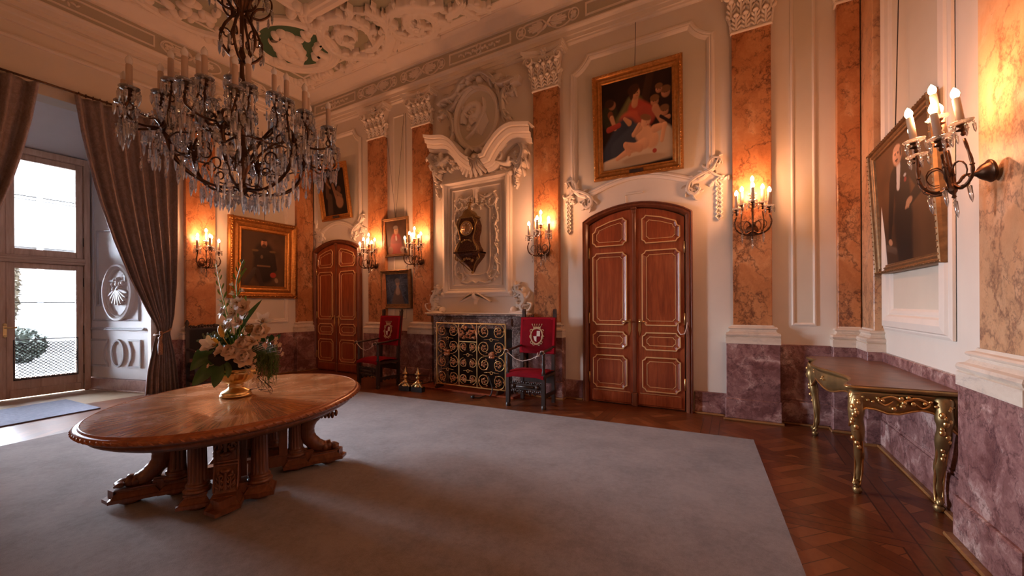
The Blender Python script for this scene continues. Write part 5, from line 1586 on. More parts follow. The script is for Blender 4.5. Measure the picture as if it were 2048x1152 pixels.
# =================================================================== OUTSIDE
M['ext'] = simple('pale_render', (.035,.034,.032), .9, var=.04, vs=2)
M['pave'] = simple('outdoor_paving', (.085,.083,.075), .9, var=.2, vs=3)
M['lawn'] = simple('dry_lawn', (.0085,.008,.0055), .95, var=.3, vs=6)
struct('ground', MB().box((-60, -40, -.45), (XW-.2, 60, -.16)), M['lawn'], 'lawn outside the garden door', 'lawn')
struct('terrace', MB().box((-12.5, -8, -.16), (XW-.19, 12, -.02)), M['pave'], 'pale stone terrace outside the garden door', 'terrace')
hb = thing('neighbouring_building', (-20, 8, -.16), 'pale sunlit building seen through the garden door', 'building')
m = MB(); m.box((-26, 3.35, -.16), (-20, 16, 10)); build('facade', m, M['ext'], hb)
for z in (1.0, 4.2):
    m = MB(); m.box((-20.0, 3.9+.9, z), (-19.94, 3.9+1.7, z+1.7)); build('window', m, M['grey'], hb)
m = MB(); m.box((-20.04,3.35,3.3),(-19.86,16,3.5)); build('string_course', m, M['ext'], hb)
m = MB(); m.tube([(-19.85,3.95,-.1),(-19.85,3.95,9.5)], .07, 8); m.box((-19.9,3.7,2.7),(-19.75,4.0,2.8)); build('drainpipe', m, M['grey'], hb)
def leafcloud(name, c, rad, n, mat, label, cat, trunk=None, size=.09, seed=1):
    rng = random.Random(seed); r = thing(name, (c[0], c[1], -.16), label, cat)
    m = MB()
    for k in range(n):
        v = Vector((rng.gauss(0,1), rng.gauss(0,1), rng.gauss(0,1))); v.normalize(); v *= rng.random()**.4
        p = Vector((c[0]+v.x*rad[0], c[1]+v.y*rad[1], c[2]+v.z*rad[2]))
        a = Vector((rng.gauss(0,1), rng.gauss(0,1), rng.gauss(0,1))).normalized()*size; b = a.orthogonal().normalized()*size*.45
        m.add([p-a, p+b, p+a, p-b], [(0,1,2,3)], False)
    build('leaves', m, mat, r, recalc=False)
    if trunk:
        t_ = MB(); t_.tube([(c[0], c[1], -.16), (c[0]+.05, c[1]+.1, c[2]*.5), (c[0], c[1], c[2])], [trunk, trunk*.8, trunk*.4], 8)
        for k in range(5): t_.tube([(c[0], c[1], c[2]*.55), (c[0]+.3*math.cos(k*1.3)*rad[0], c[1]+.8*math.sin(k*1.3)*rad[1], c[2]+rad[2]*.5)], [trunk*.4, .01], 6)
        build('trunk', t_, M['dark'], r)
M['bush'] = simple('bush_leaf', (.002,.0055,.002), .7, var=.3)
M['yleaf'] = simple('autumn_leaf', (.014,.010,.002), .7, var=.3)
leafcloud('garden_bush', (-17, 2.95, .32), (.45,.55,.5), 2000, M['bush'], 'green bush outside the garden door', 'bush', .03, seed=2)
leafcloud('autumn_tree', (-15.5, 2.50, 1.9), (.35,.22,1.1), 2600, M['yleaf'], 'yellow leaved tree outside the garden door', 'tree', .09, .1, seed=3)

# =================================================================== VASE AND FLOWERS
VP_ = on_z(472, 792, TZ); 
VD = (VP_-EYE).dot(_f)
def at(px, py, dd=0.0): return EYE + ray(px, py)*(VD+dd)
vz = thing('urn_vase', (VP_.x, VP_.y, TZ), 'fluted brass urn vase at the centre of the oval table', 'vase')
PXM = VD/F_PX
m = MB()
k_ = 1.0
m.lathe([(0,.001),(.088,.001),(.092,.008),(.090,.018),(.084,.022),(.086,.030),(.078,.040),(.052,.055),(.042,.066),(.040,.075),(.046,.082),(.040,.088),(.044,.094)], (VP_.x, VP_.y, TZ), 40)
build('foot', m, M['brass2'] if 'brass2' in M else M['brass'], vz)
m = MB(); m.lathe([(.044,.094),(.060,.100),(.090,.116),(.112,.138),(.125,.165),(.128,.178),(.124,.182),(.116,.186),(.120,.196),(.128,.202),(.126,.205),(.112,.2)], (VP_.x, VP_.y, TZ), 96, flute=lambda a, h: (.035*(.5+.5*math.cos(28*a)) if .10 < h < .18 else 0))
build('fluted_bowl', m, M['brass'], vz)
m = MB(); m.lathe([(.11,.17),(.115,.20),(.125,.24),(.15,.28),(.145,.31),(.08,.34),(0,.35)], (VP_.x, VP_.y, TZ), 24)
build('dark_liner', m, M['black'], vz); vz.scale = (1.14, 1.14, 1.06)
M['petalw'] = simple('white_petal', (.88,.84,.78), .5, Subsurface_Weight=.12, Subsurface_Radius=(.02,.015,.01))
M['petalp'] = simple('blush_petal', (.85,.66,.50), .5, Subsurface_Weight=.12, Subsurface_Radius=(.02,.012,.008))
M['petaly'] = simple('yellow_bud', (.80,.48,.08), .5)
M['leafd'] = simple('glossy_dark_leaf', (.04,.11,.025), .38, var=.3)
M['fern'] = simple('fern_green', (.085,.15,.035), .6, var=.3)
M['leafg'] = simple('fresh_green', (.16,.32,.06), .4, var=.2)
M['leafs'] = simple('silver_green', (.13,.17,.10), .5, var=.2)
M['brownc'] = simple('brown_flower', (.30,.17,.06), .7, var=.3, vs=80)
def blade(m, P, w, fold=.25, n=5, up=None):
    pts = smooth_path(P, n); N = len(pts); rows = []
    for i, p in enumerate(pts):
        t_ = i/(N-1); ww = w*(math.sin(PI*min(1, t_*.92+.08))**.75)*(1 if t_ < .97 else .2)
        tn = (pts[min(i+1, N-1)]-pts[max(i-1, 0)]).normalized()
        ref = up if up is not None else -_f
        sd_ = tn.cross(ref); 
        if sd_.length < 1e-3: sd_ = tn.orthogonal()
        sd_.normalize(); nn = sd_.cross(tn)
        rows.append([p+sd_*ww*k+nn*(abs(k)*ww*fold) for k in (-1,-.5,0,.5,1)])
    m.grid(rows); return m
def petals(m, c, ax, n, L, w, open_, curl, rot=0.0, base=.0):
    ax = Vector(ax).normalized(); e1 = ax.orthogonal().normalized(); e2 = ax.cross(e1)
    for k in range(n):
        a = rot+2*PI*k/n; rd = e1*math.cos(a)+e2*math.sin(a); td = ax.cross(rd)
        rows = []
        for i in range(6):
            t_ = i/5; ang = open_+curl*t_
            p = c+rd*(base+L*t_*math.sin(ang))+ax*(L*t_*math.cos(ang))
            ww = w*math.sin(PI*(.12+.80*t_))**.8
            rows.append([p+td*ww*q-rd*(abs(q)**2*ww*.35)+ax*(.10*ww*math.sin(q*5+k+i)) for q in (-1,-.5,0,.5,1)])
        m.grid(rows)
def rose(name, px, py, dd, r, mat, label, group=None, axx=None):
    c = at(px, py, dd); ax_ = axx or Vector((.42,-.75,.45)); m = MB(); rt = thing(name, c, label, 'rose', group)
    for j, (n, L, w, op, cu) in enumerate(((3,.42,.22,.75,-.9),(4,.62,.34,1.05,-1.15),(5,.86,.46,1.30,-1.15),(6,1.10,.56,1.50,-.95),(6,1.20,.60,1.65,-.25))):
        petals(m, c, ax_, n, L*r, w*r, op, cu, rot=j*.7, base=.03*r)
    build('petals', m, mat, rt)
    s_ = MB(); tgt = Vector((VP_.x, VP_.y, TZ+.30)); s_.tube([c-ax_.normalized()*.0, c.lerp(tgt, .6)+Vector((0,0,.01)), tgt], .004, 6); build('stem', s_, M['leafg'], rt)
def open_flower(name, px, py, dd, r, mat, label, group=None, ax_=(.42,-.8,.3), n=6, w=.36, cat='flower', op=.95):
    c = at(px, py, dd); rt = thing(name, c, label, cat, group); m = MB()
    petals(m, c, ax_, n, r, w*r, op, .35)
    petals(m, c, ax_, max(3, n//2), r*.8, w*r*.9, op*.6, .3, .5)
    build('petals', m, mat, rt)
    m = MB(); a3 = Vector(ax_).normalized()
    for k in range(5): m.tube([c, c+a3*r*.5+a3.orthogonal()*r*.12*math.cos(k)+a3.cross(a3.orthogonal())*r*.12*math.sin(k)], .0018, 5)
    m.ball(c+a3*r*.1, r*.16, 8, 5); build('centre', m, M['brownc'], rt)
    s_ = MB(); tgt = Vector((VP_.x, VP_.y, TZ+.30)); s_.tube([c, c.lerp(tgt, .5), tgt], .003, 5); build('stem', s_, M['leafg'], rt)
rose('rose', 492, 716, -.14, .066, M['petalp'], 'lowest cream rose, right above the vase rim', 'cream roses low in the bouquet')
rose('rose', 464, 704, -.15, .060, M['petalp'], 'cream rose at the lower left of the bouquet front', 'cream roses low in the bouquet')
rose('rose', 487, 690, -.12, .058, M['petalp'], 'cream rose between the brown globe flower and lowest rose', 'cream roses low in the bouquet')
rose('rose', 523, 664, -.10, .058, M['petalp'], 'cream rose at the upper right of the bouquet', 'cream roses low in the bouquet')
open_flower('lily', 430, 690, -.12, .10, M['petalw'], 'white pink lily opening to the left', ax_=(-.9,-.3,.1), n=5, w=.34, cat='lily', op=.35)
open_flower('lily', 449, 700, -.13, .075, M['petalp'], 'blush lily beside the lower left rose', ax_=(-.5,-.7,.2), n=5, w=.4, cat='lily', op=.6)
open_flower('lily', 506, 684, -.12, .070, M['petalp'], 'blush starry lily right of the brown globe flower', ax_=(.3,-.8,.4), n=6, w=.3, cat='lily')
open_flower('lily', 524, 646, -.02, .095, M['petalw'], 'white lily curling at the upper right', ax_=(.8,-.2,.55), n=5, w=.24, cat='lily', op=.45)
for i, (px, py, dd, r, mt) in enumerate(((449,624,-.03,.075,'petalw'),(470,628,-.05,.085,'petalw'),(489,616,-.02,.085,'petalp'),(462,652,-.06,.085,'petalw'),(482,645,-.05,.075,'petalp'),(476,606,.0,.06,'petalw'),(497,628,-.01,.055,'petalp'),(450,655,-.05,.07,'petalw'))):
    open_flower('gladiolus_bloom', px, py, dd, r*.85, M[mt], ('white gladiolus bloom', 'blush gladiolus bloom')[mt == 'petalp']+(' at the far left of the white cluster',' in the middle of the white cluster',' at the upper right of the cluster',' low at the centre of the cluster',' low at the right of the cluster',' topmost in the cluster',' at the right edge of the cluster',' lowest left in the cluster')[i], 'gladiolus blooms in the white cluster', ax_=(.3*(i % 3-1),-.8,.3), n=6, w=.46)
def gladiolus(P, label, seed):
    rt = thing('gladiolus', P[-1], label, 'flower', 'tall gladiolus spikes in the bouquet'); rng = random.Random(seed)
    pts = smooth_path(P, 8); m = MB(); m.tube(pts, [.005-.003*i/len(pts) for i in range(len(pts))], 7); build('stem', m, M['leafg'], rt)
    m = MB(); f = MB(); N = len(pts)
    for k in range(13):
        i = int(N*(.25+.057*k)); p = pts[min(i, N-1)]; sd_ = RT*(1 if k % 2 else -1)
        sz = .050*(1-k/19)
        c = p+sd_*.012
        blade(m, [c-Vector((0,0,.01)), c+sd_*sz*.35+Vector((0,0,sz*.5)), c+sd_*sz*.5+Vector((0,0,sz*1.15))], sz*.22, .5)
        if k < 5: petals(f, c+sd_*sz*.25+Vector((0,0,sz*.4)), sd_+Vector((0,0,.8)), 4, sz*.8, sz*.3, .3, .4, k)
    build('buds', m, M['leafg'], rt); build('petals', f, M['petalw'], rt)
gladiolus([at(462,660,.0), at(453,622,.0), at(441,575,.02), at(432,526,.03)], 'left, more slender gladiolus spike leaning left', 1)
gladiolus([at(478,660,.02), at(476,620,.02), at(473,570,.03), at(480,538,.03), at(488,519,.04)], 'right gladiolus spike standing before the portrait frame', 2)
def leaf_obj(name, P, w, mat, label, group=None, cat='leaf'):
    tag(build(name, blade(MB(), P, w), M[mat]), label, cat, group)
leaf_obj('sword_leaf', [at(474,670,-.02), at(492,638,-.02), at(525,598,.0)], .022, 'leafd', 'long pointed green leaf reaching up right')
leaf_obj('sword_leaf', [at(484,640,.02), at(489,612,.02), at(492,590,.02)], .018, 'leafg', 'short pointed green leaf behind the white blooms')
leaf_obj('sword_leaf', [at(478,560,.03), at(490,540,.03), at(494,538,.03)], .008, 'leafg', 'tiny bright leaf on the right spike')
FG = 'glossy lobed leaves hanging over the table'
for i, (P, w) in enumerate((([at(430,712,-.08), at(405,718,-.12), at(380,742,-.15)], .045), ([at(436,722,-.10), at(412,745,-.16), at(384,772,-.2)], .050), ([at(440,726,-.12), at(438,750,-.18), at(428,776,-.22)], .048), ([at(446,722,-.13), at(458,736,-.18), at(456,757,-.2)], .027), ([at(426,700,-.08), at(402,706,-.10), at(385,728,-.12)], .032))):
    leaf_obj('fatsia_leaf', P, w, 'leafd', ('glossy leaf pointing left toward the dark chair','large glossy leaf hanging lowest at left','large glossy leaf hanging beside the vase','short glossy leaf touching the vase bowl','narrow glossy leaf uppermost on the left')[i], FG)
for i, (px, py) in enumerate(((442,663),(428,681))):
    c = at(px, py, -.08); ax_ = (Vector((-.5,0,.8)), Vector((-.95,0,.25)))[i].normalized(); L = .10
    m = MB(); m.lathe([(0,-L*.5),(.012,-L*.45),(.020,-L*.1),(.018,L*.2),(.008,L*.45),(0,L*.5)], c, 10, ax=ax_); m.tube([c-ax_*L*.45, (c-ax_*L*.5).lerp(Vector((VP_.x,VP_.y,TZ+.3)), .6)], .003, 5)
    tag(build('lily_bud', m, M['petaly']), ('upright yellow lily bud','yellow lily bud pointing left')[i], 'bud', 'yellow lily buds')
for i, (px, py) in enumerate(((500,657),(485,681))):
    c = at(px, py, -.10); m = MB(); rng = random.Random(i)
    m.ball(c, .030, 12, 8)
    for k in range(70):
        v = Vector((rng.gauss(0,1), rng.gauss(0,1), rng.gauss(0,1))).normalized(); m.ball(c+v*.031, .006, 5, 3)
    m.tube([c, c.lerp(Vector((VP_.x,VP_.y,TZ+.3)), .8)], .003, 5)
    tag(build('globe_flower', m, M['brownc']), ('brown globe flower beside the white cluster','brown globe flower above the front rose')[i], 'flower', 'brown globe flowers')
DG = 'small starry blooms round the bouquet'
daisies = [(505,716),(512,722),(508,734),(516,738),(500,745),(512,752),(520,746),(505,728),(530,690),(536,682),(520,680),(553,678),(563,700),(566,708),(515,762),(518,690),(533,694),(432,706),(438,722),(417,732),(552,686),(498,722),(508,760),(560,690)]
for i, (px, py) in enumerate(daisies):
    c = at(px, py, -.13-(.02*(i % 3))); m = MB(); petals(m, c, (.3*((i % 3)-1),-.85,.3), 5, .020, .010, 1.15, .2, i); m.ball(c+Vector((0,-.004,0)), .0055, 7, 5)
    m.tube([c, c.lerp(Vector((VP_.x,VP_.y,TZ+.28)), .7)], .0015, 4)
    sk = lambda q: 'at the left of the bouquet' if q[0] < 450 else 'at the far right of the bouquet' if q[0] > 540 else 'in the spray beside the vase' if q[1] > 712 else 'right of the brown globe flowers'
    mates = sorted([q for q in daisies if sk(q) == sk((px, py))], key=lambda q: (q[1], q[0])); o_ = mates.index((px, py))
    od = ('topmost', 'second from the top', 'third from the top', 'fourth from the top', 'fifth from the top', 'sixth from the top', 'seventh from the top', 'eighth from the top', 'ninth from the top', 'tenth from the top', 'lowest')[o_]
    tag(build('starry_bloom', m, M['petalp']), 'small cream starry bloom %s, %s' % (sk((px, py)), od), 'flower', DG)
def bunch(name, mat, label, cat, fn, n, seed):
    rng = random.Random(seed); m = MB()
    for k in range(n): fn(m, rng, k)
    tag(build(name, m, M[mat], recalc=False), label, cat, None, None)
def strand(m, rng, k):
    x_ = rng.random(); a = at(508+x_*48, 682+rng.random()*26, -.10+rng.random()*.1); L = 6+rng.random()**1.6*64*(1-.5*abs(x_-.55))
    b = at(512+x_*46+rng.gauss(0,3), 702+L*.6, -.11-.06*rng.random()); c = at(514+x_*44+rng.gauss(0,6), 712+L, -.13)
    m.tube(smooth_path([a, b, c], 4), .0014, 4, caps=False)
    if k % 2:
        for q in range(5): blade(m, [b.lerp(c, q/5), b.lerp(c, q/5)+Vector((rng.gauss(0,.012), rng.gauss(0,.01), -.018))], .004, n=2)
bunch('asparagus_fern', 'fern', 'feathery dark fern trailing at the right of the bouquet', 'fern', strand, 120, 5)
o = bpy.data.objects['asparagus_fern']; o['kind'] = 'stuff'
def ivy(m, rng, k):
    t_ = rng.random(); c = at(400+t_*45+rng.random()*14, 715-t_*40-rng.random()*40*(1-t_*.6), -.04+rng.random()*.12)
    d_ = Vector((rng.gauss(-.3,.6), rng.gauss(0,.6), rng.gauss(.2,.6))).normalized()*.035
    blade(m, [c, c+d_*.5, c+d_], .010, n=2)
bunch('variegated_greenery', 'leafs', 'pale variegated small leaves at the left of the bouquet', 'greenery', ivy, 190, 6)
bpy.data.objects['variegated_greenery']['kind'] = 'stuff'
def filler(m, rng, k):
    c = at(440+rng.random()*110, 665+rng.random()*55, -.03+rng.random()*.1); d_ = Vector((rng.gauss(0,.8), rng.gauss(-.2,.5), rng.gauss(.1,.7))).normalized()*.06
    blade(m, [c, c+d_*.5, c+d_], .016, n=2)
bunch('filler_leaves', 'leafd', 'dark green leaves filling the heart of the bouquet', 'greenery', filler, 150, 8)
bpy.data.objects['filler_leaves']['kind'] = 'stuff'
def twig(m, rng, k):
    a = at(503+rng.random()*15, 745, -.12); b = at(515+rng.random()*30, 770+rng.random()*8, -.14); c = at(490+rng.random()*60, 778+rng.random()*12, -.14)
    m.tube(smooth_path([a, b, c], 4), .0018, 4, caps=False)
bunch('trailing_twigs', 'dark', 'thin bare twigs trailing onto the table top', 'twigs', twig, 9, 4)
bpy.data.objects['trailing_twigs']['kind'] = 'stuff'
# =================================================================== STUCCO OF THE CHIMNEY BREAST
def pbs(lst, d=0.0): return [pb(a, b, d) for a, b in lst]
def lob(n, w, k=.35, f=1.1, taper=True):
    return [w*((1-.75*i/n) if taper else 1)*(1-k+k*abs(math.sin(i*f))) for i in range(n)]
om = struct_root('trim_26', FB(-3.66, 0, 0), 'white stucco cartouche, broken pediment and framed panel above the fireplace', 'stucco')
F1 = MB()
big = [(0,0),(.0,.03),(.015,.045),(.035,.05),(.05,.07),(.075,.075),(.095,.055),(.11,.03),(.115,.035),(.13,.03),(.14,.0)]
F1.mould(FB, rect(-4.36,-3.00,1.48,3.47), big)
F1.mould(FB, rect(-4.17,-3.19,1.66,3.29), [(0,0),(.004,.016),(.018,.02),(.026,.010),(.03,0)])
build('panel_frame', F1, M['stucco'], om)
UC = -3.68
A = MB(); rng = random.Random(21)
def S2(fn):
    for s in (-1, 1): fn(lambda u, z: (UC+s*u, z), s)
def arabesque(f, s):
    P = sp2([f(.06,3.16), f(.20,3.10), f(.34,3.14), f(.40,3.04), f(.33,2.95), f(.25,3.00), f(.29,3.06)], 5); spray(A, FB, P, .022, .045)
    P = sp2([f(.38,2.92), f(.42,2.75), f(.36,2.62), f(.40,2.48), f(.38,2.36)], 5); spray(A, FB, P, .022, .045)
    P = sp2([f(.36,2.34), f(.42,2.2), f(.36,2.10), f(.41,1.98), f(.38,1.84), f(.28,1.76), f(.24,1.84), f(.30,1.88)], 5); spray(A, FB, P, .022, .045)
    P = sp2([f(.27,2.90), f(.18,2.98), f(.08,2.96), f(.10,2.90)], 5); spray(A, FB, P, .017, .04)
    P = sp2([f(.27,2.90), f(.27,2.4), f(.26,1.98), f(.16,1.86), f(.0,1.84)], 6); A.ribbon(FB, P, .010, .02)
    P = sp2([f(.30,1.74), f(.18,1.66+.05), f(.07,1.74), f(.0,1.70)], 5); A.ribbon(FB, P, lob(len(P), .026), .035)
    for k in range(26):
        zz = 1.80+k*.052; A.dome(FB, *f(.385+.035*math.sin(k*1.9), zz), rng.uniform(.018,.034), rng.uniform(.016,.026), .035, rot=rng.uniform(0,3))
        if k % 3 == 0: A.ribbon(FB, sp2([f(.385,zz), f(.33+.02*math.sin(k),zz+.03), f(.32,zz-.01)], 4), .010, .03)
    for k in range(8): A.dome(FB, *f(.12+rng.uniform(-.06,.1), 3.05+rng.uniform(-.07,.09)), .026, .020, .035, rot=k)
S2(arabesque)
A.ribbon(FB, [(UC,3.24),(UC,3.0)], [.05,.03], .05)
for k in range(7): A.ribbon(FB, [(UC,3.02), (UC+.06*(k-3)/3*1.2,3.10-.012*(k-3)**2)], [.012,.022], .05)
A.dome(FB, UC, 3.26, .07, .03, .06)
build('arabesque', A, M['stucco'], om)
A = MB()
for s in (-1, 1):
    for k in range(7): A.ribbon(FB, [(UC+s*.02, 1.52), (UC+s*(.04+.035*k), 1.56-.022*k), (UC+s*(.06+.04*k), 1.52-.03*k+.01*k)], [.012,.022,.008], .09)
    for z in (1.53, 3.40):
        A.dome(FB, UC+s*.66, z, .05, .05, .09)
A.dome(FB, UC, 1.49, .06, .08, .11); A.ribbon(FB, [(UC,1.50),(UC,1.36)], [.05,.01], .08)
build('shell_clasp', A, M['stucco'], om)
# corner acanthus resting on the mantel shelf
A = MB()
def corner(f, s):
    P = sp2([f(.98,1.22), f(.90,1.24), f(.84,1.33), f(.90,1.42), f(.86,1.52), f(.78,1.56), f(.76,1.63), f(.84,1.66)], 5); spray(A, FB, P, .042, .09)
    P = sp2([f(.66,1.24), f(.74,1.22), f(.84,1.24), f(.98,1.27), f(1.03,1.36), f(.96,1.38)], 5); A.ribbon(FB, P, lob(len(P), .05), .08)
    A.dome(FB, *f(.70,1.27), .06, .06, .08)
    for k in range(7): A.dome(FB, *f(.80+rng.uniform(-.08,.1), 1.32+.045*k), .035, .025, .07, rot=k)
S2(corner)
A.fbox(FB, -4.62, -2.66, 1.202, 1.225, 0, .20, .01)
build('corner_acanthus', A, M['stucco'], om)
# broken pediment
PD_ = .02
def ped(pxs, nm):
    P = [pb(a, b, .12) for a, b in pxs]
    m_ = MB(); prof = [(-.05,0),(-.05,.07),(-.01,.10),(0,.10),(0,.14),(.045,.17),(.06,.17),(.06,.22),(.11,.25),(.13,.25),(.13,.29),(.17,.31),(.175,.31),(.175,0)]
    m_.mould(FB, sp2(P, 6), prof, closed=False, inward=1); return build(nm, m_, M['stucco'], om)
ped([(856,297),(872,299),(893,299),(906,309),(920,327),(936,340),(944,342)], 'pediment')
ped([(972,337),(986,330),(996,312),(1010,292),(1026,278),(1044,276),(1063,276)], 'pediment')
# oval medallion with cartouche
mc_ = pb(955, 238)
A = MB()
A.mould(FB, arc(mc_[0], mc_[1], .44, .53, 0, 360, 56)[:-1], [(0,.0),(0,.06),(.012,.08),(.03,.085),(.045,.06),(.055,.05),(.07,.055),(.08,.03),(.09,.0)])
build('medallion_frame', A, M['stucco'], om)
build('medallion_field', MB().prism(arc(mc_[0], mc_[1], .40, .49, 0, 360, 48)[:-1], FB, 0, .012), M['panel'], om)
A = MB(); a0, b0 = mc_
P = [(a0-.18,b0+.20),(a0+.14,b0+.16),(a0+.24,b0-.10),(a0+.10,b0-.30),(a0-.12,b0-.16)]
A.prism(P, FB, .0, .035)
P = sp2([(a0-.26,b0-.05),(a0-.24,b0+.12),(a0-.10,b0+.24),(a0+.04,b0+.20),(a0+.02,b0+.06),(a0-.10,b0+.02),(a0-.04,b0-.10)], 5); A.ribbon(FB, P, lob(len(P), .07, taper=False), .08)
P = sp2([(a0-.20,b0-.30),(a0-.05,b0-.20),(a0+.10,b0-.02),(a0+.16,b0+.12),(a0+.14,b0+.30)], 5); A.ribbon(FB, P, .022, .07)
for k in range(14): A.dome(FB, a0-.12+rng.uniform(-.16,.16), b0+.02+rng.uniform(-.24,.22), rng.uniform(.03,.055), .03, .085, rot=rng.uniform(0,3))
build('trophy_relief', A, M['stucco'], om)
A = MB()
for pts, w, h, d in (
    ([(884,217),(896,205),(912,200),(921,190),(927,176),(937,166),(948,160)], .055, .10, .02),
    ([(948,160),(962,152),(978,153),(990,162),(1000,172),(1012,172),(1026,168),(1036,163)], .055, .10, .02),
    ([(887,224),(880,230),(886,237),(895,228),(903,232),(909,250),(910,272),(903,290),(893,300)], .045, .08, .0),
    ([(1030,176),(1032,186),(1024,190),(1019,181),(1010,190),(1008,210),(1010,228),(1018,240),(1026,238)], .045, .08, .0),
    ([(905,226),(914,214),(922,200),(934,186),(948,178),(962,177)], .028, .07, .01),
    ([(1000,178),(1004,196),(1006,216)], .028, .07, .01),
    ([(893,303),(902,296),(910,286)], .03, .06, .0)):
    P = sp2(pbs(pts), 5); spray(A, FB, P, w*.85, h*1.5, d, 3)
for px_, py_, r_ in ((930,178,.10),(940,170,.08),(962,162,.10),(975,158,.07),(985,160,.06),(922,190,.06),(1030,182,.07),(887,226,.07),(1021,158,.05),(912,196,.05),(900,205,.045)):
    u_, z_ = pb(px_, py_); A.dome(FB, u_, z_, r_*.7, r_*.6, .12, rot=px_)
for px_, py_ in ((1000,165),(1036,168)):
    u_, z_ = pb(px_, py_); A.prism([(u_-.07,z_-.05),(u_+.07,z_-.03),(u_+.09,z_+.06),(u_-.05,z_+.05)], FB, 0, .14)
build('cartouche_scroll', A, M['stucco'], om)
# shell under the medallion
A = MB(); su, sz = pb(956, 316)
for k in range(13):
    a = math.radians(198+k*12); L = .40-.006*(k-6)**2
    A.ribbon(FB, [(su+.05*math.cos(a), sz+.04*math.sin(a)), (su+L*.6*math.cos(a)*1.25, sz+L*.55*math.sin(a)), (su+L*math.cos(a)*1.35, sz+L*.85*math.sin(a))], [.016,.040,.030], [.10,.12,.05], .02)
A.dome(FB, su, sz, .08, .06, .16)
for pts in ([(935,322),(940,308),(948,300),(956,306)], [(978,318),(972,304),(964,300),(957,306)], [(992,316),(1000,308),(1010,312),(1008,322),(998,326)], [(1000,326),(1020,330),(1026,318)]):
    P = sp2(pbs(pts), 5); A.ribbon(FB, P, .035, .12, .02)
build('shell', A, M['stucco'], om)
# side brackets with hanging flowers
for base, drops in ((([(873,312),(868,322),(876,334),(888,330),(886,318),(880,322)], [(876,330),(882,346),(888,352)]), ([(884,352),(882,380),(880,394)], 14)), (([(1044,292),(1052,300),(1050,318),(1042,330),(1036,318),(1040,308)], [(1050,320),(1048,336),(1042,345)]), ([(1036,350),(1036,362),(1034,370)], 14))):
    A = MB()
    for pts in base:
        P = sp2(pbs(pts), 5); spray(A, FB, P, .05, .14, .02)
    (x0_, z0_), (x1_, z1_) = pb(*base[0][0]), pb(*drops[0][-1])
    for k in range(26):
        t_ = k/25; A.dome(FB, x0_+(x1_-x0_)*t_+rng.uniform(-.07,.07)*(1-t_*.7), z0_-.02+(z1_-z0_)*t_, rng.uniform(.03,.055)*(1-.4*t_), rng.uniform(.025,.04)*(1-.4*t_), .13*(1-.5*t_), rot=rng.uniform(0,3))
    P = sp2([(x1_+.02,z1_+.25),(x1_-.04,z1_+.12),(x1_+.03,z1_+.02),(x1_-.01,z1_-.06)], 5); A.ribbon(FB, P, .02, .04)
    build('side_console', A, M['stucco'], om)
A = MB()
for cx_, s in ((900, 1), (1012, -1)):
    for k in range(22):
        u_, z_ = pb(cx_+s*rng.uniform(-12,34), 318+rng.uniform(-6,22)+6)
        A.dome(FB, u_, z_, rng.uniform(.025,.05), .028, .06, rot=rng.uniform(0,3))
build('flower_swag', A, M['stucco'], om)

# =================================================================== CEILING RELIEF
cr = struct_root('trim_27', (-4, 3.5, ZC), 'white rocaille stucco relief on the green ceiling', 'stucco')
def pcs(l): return [pc(a, b) for a, b in l]
A = MB()
Z5 = lambda l: [(580+a/4.8, b/4.8) for a, b in l]
strokes = [
 (Z5([(830,235),(760,250),(680,195),(560,150),(420,140),(310,190),(290,290),(340,390),(440,470),(560,510),(640,515)]), .12),
 (Z5([(640,330),(600,270),(520,250),(460,290),(480,350),(560,370),(610,400)]), .10),
 (Z5([(560,500),(680,510),(800,520),(900,480),(950,400),(960,300),(930,210),(870,140),(790,90),(710,40)]), .15),
 (Z5([(720,430),(800,420),(860,350),(900,270)]), .09),
 (Z5([(940,180),(970,90),(1060,40),(1200,20),(1350,30),(1480,10)]), .13),
 (Z5([(960,130),(970,230),(1050,300),(1160,330),(1300,320),(1390,260),(1400,170),(1330,100),(1220,80),(1130,110),(1120,190),(1180,250),(1260,250),(1270,200),(1215,175)]), .12),
 (Z5([(1390,190),(1450,150),(1540,175)]), .08),
 (Z5([(560,520),(590,580),(530,640),(470,610)]), .08), (Z5([(540,130),(580,80),(530,10)]), .08),
 (Z5([(180,230),(260,230),(330,330)]), .09), (Z5([(1500,110),(1600,60),(1680,-40)]), .12), (Z5([(1640,-20),(1700,60),(1820,120)]), .09), (Z5([(1700,-20),(1820,30),(1930,40)]), .08),
 (Z5([(1000,440),(1040,330),(990,250)]), .07), (Z5([(660,190),(740,250),(800,370)]), .06)]
for pts, w in strokes:
    P = sp2(pcs(pts), 7); n = len(P)
    w *= .80
    A.ribbon(FC, P, [w*(.35+.65*math.sin(PI*min(1,(i+2)/(n+2))))*(.7+.3*abs(math.sin(i*.8))) for i in range(n)], .13, 0, .45)
    for i in range(3, n-2, 4):
        a = P[i-1]; b = P[i+1]; tx, ty = b[0]-a[0], b[1]-a[1]; L = math.hypot(tx, ty) or 1; s = 1 if (i//4) % 2 else -1
        nx, ny = -ty/L*s, tx/L*s
        A.ribbon(FC, [P[i], (P[i][0]+nx*w*1.0+tx/L*w*.5, P[i][1]+ny*w*1.0+ty/L*w*.5), (P[i][0]+nx*w*1.25+tx/L*w*1.1, P[i][1]+ny*w*1.25+ty/L*w*1.1)], [w*.35,w*.32,w*.1], .10, 0, .4)
build('acanthus_scroll', A, M['stucco'], cr)
oc = pc(587, 91); P = []
A = MB()
for k in range(60):
    a = 2*PI*k/60; P.append((oc[0]+.80*math.cos(a), oc[1]+.70*math.sin(a)))
A.mould(FC, P, [(0,0),(.0,.05),(.03,.08),(.06,.085),(.09,.06),(.11,.065),(.14,.05),(.16,.055),(.18,.03),(.20,.01)])
build('oval_frame', A, M['stucco'], cr)
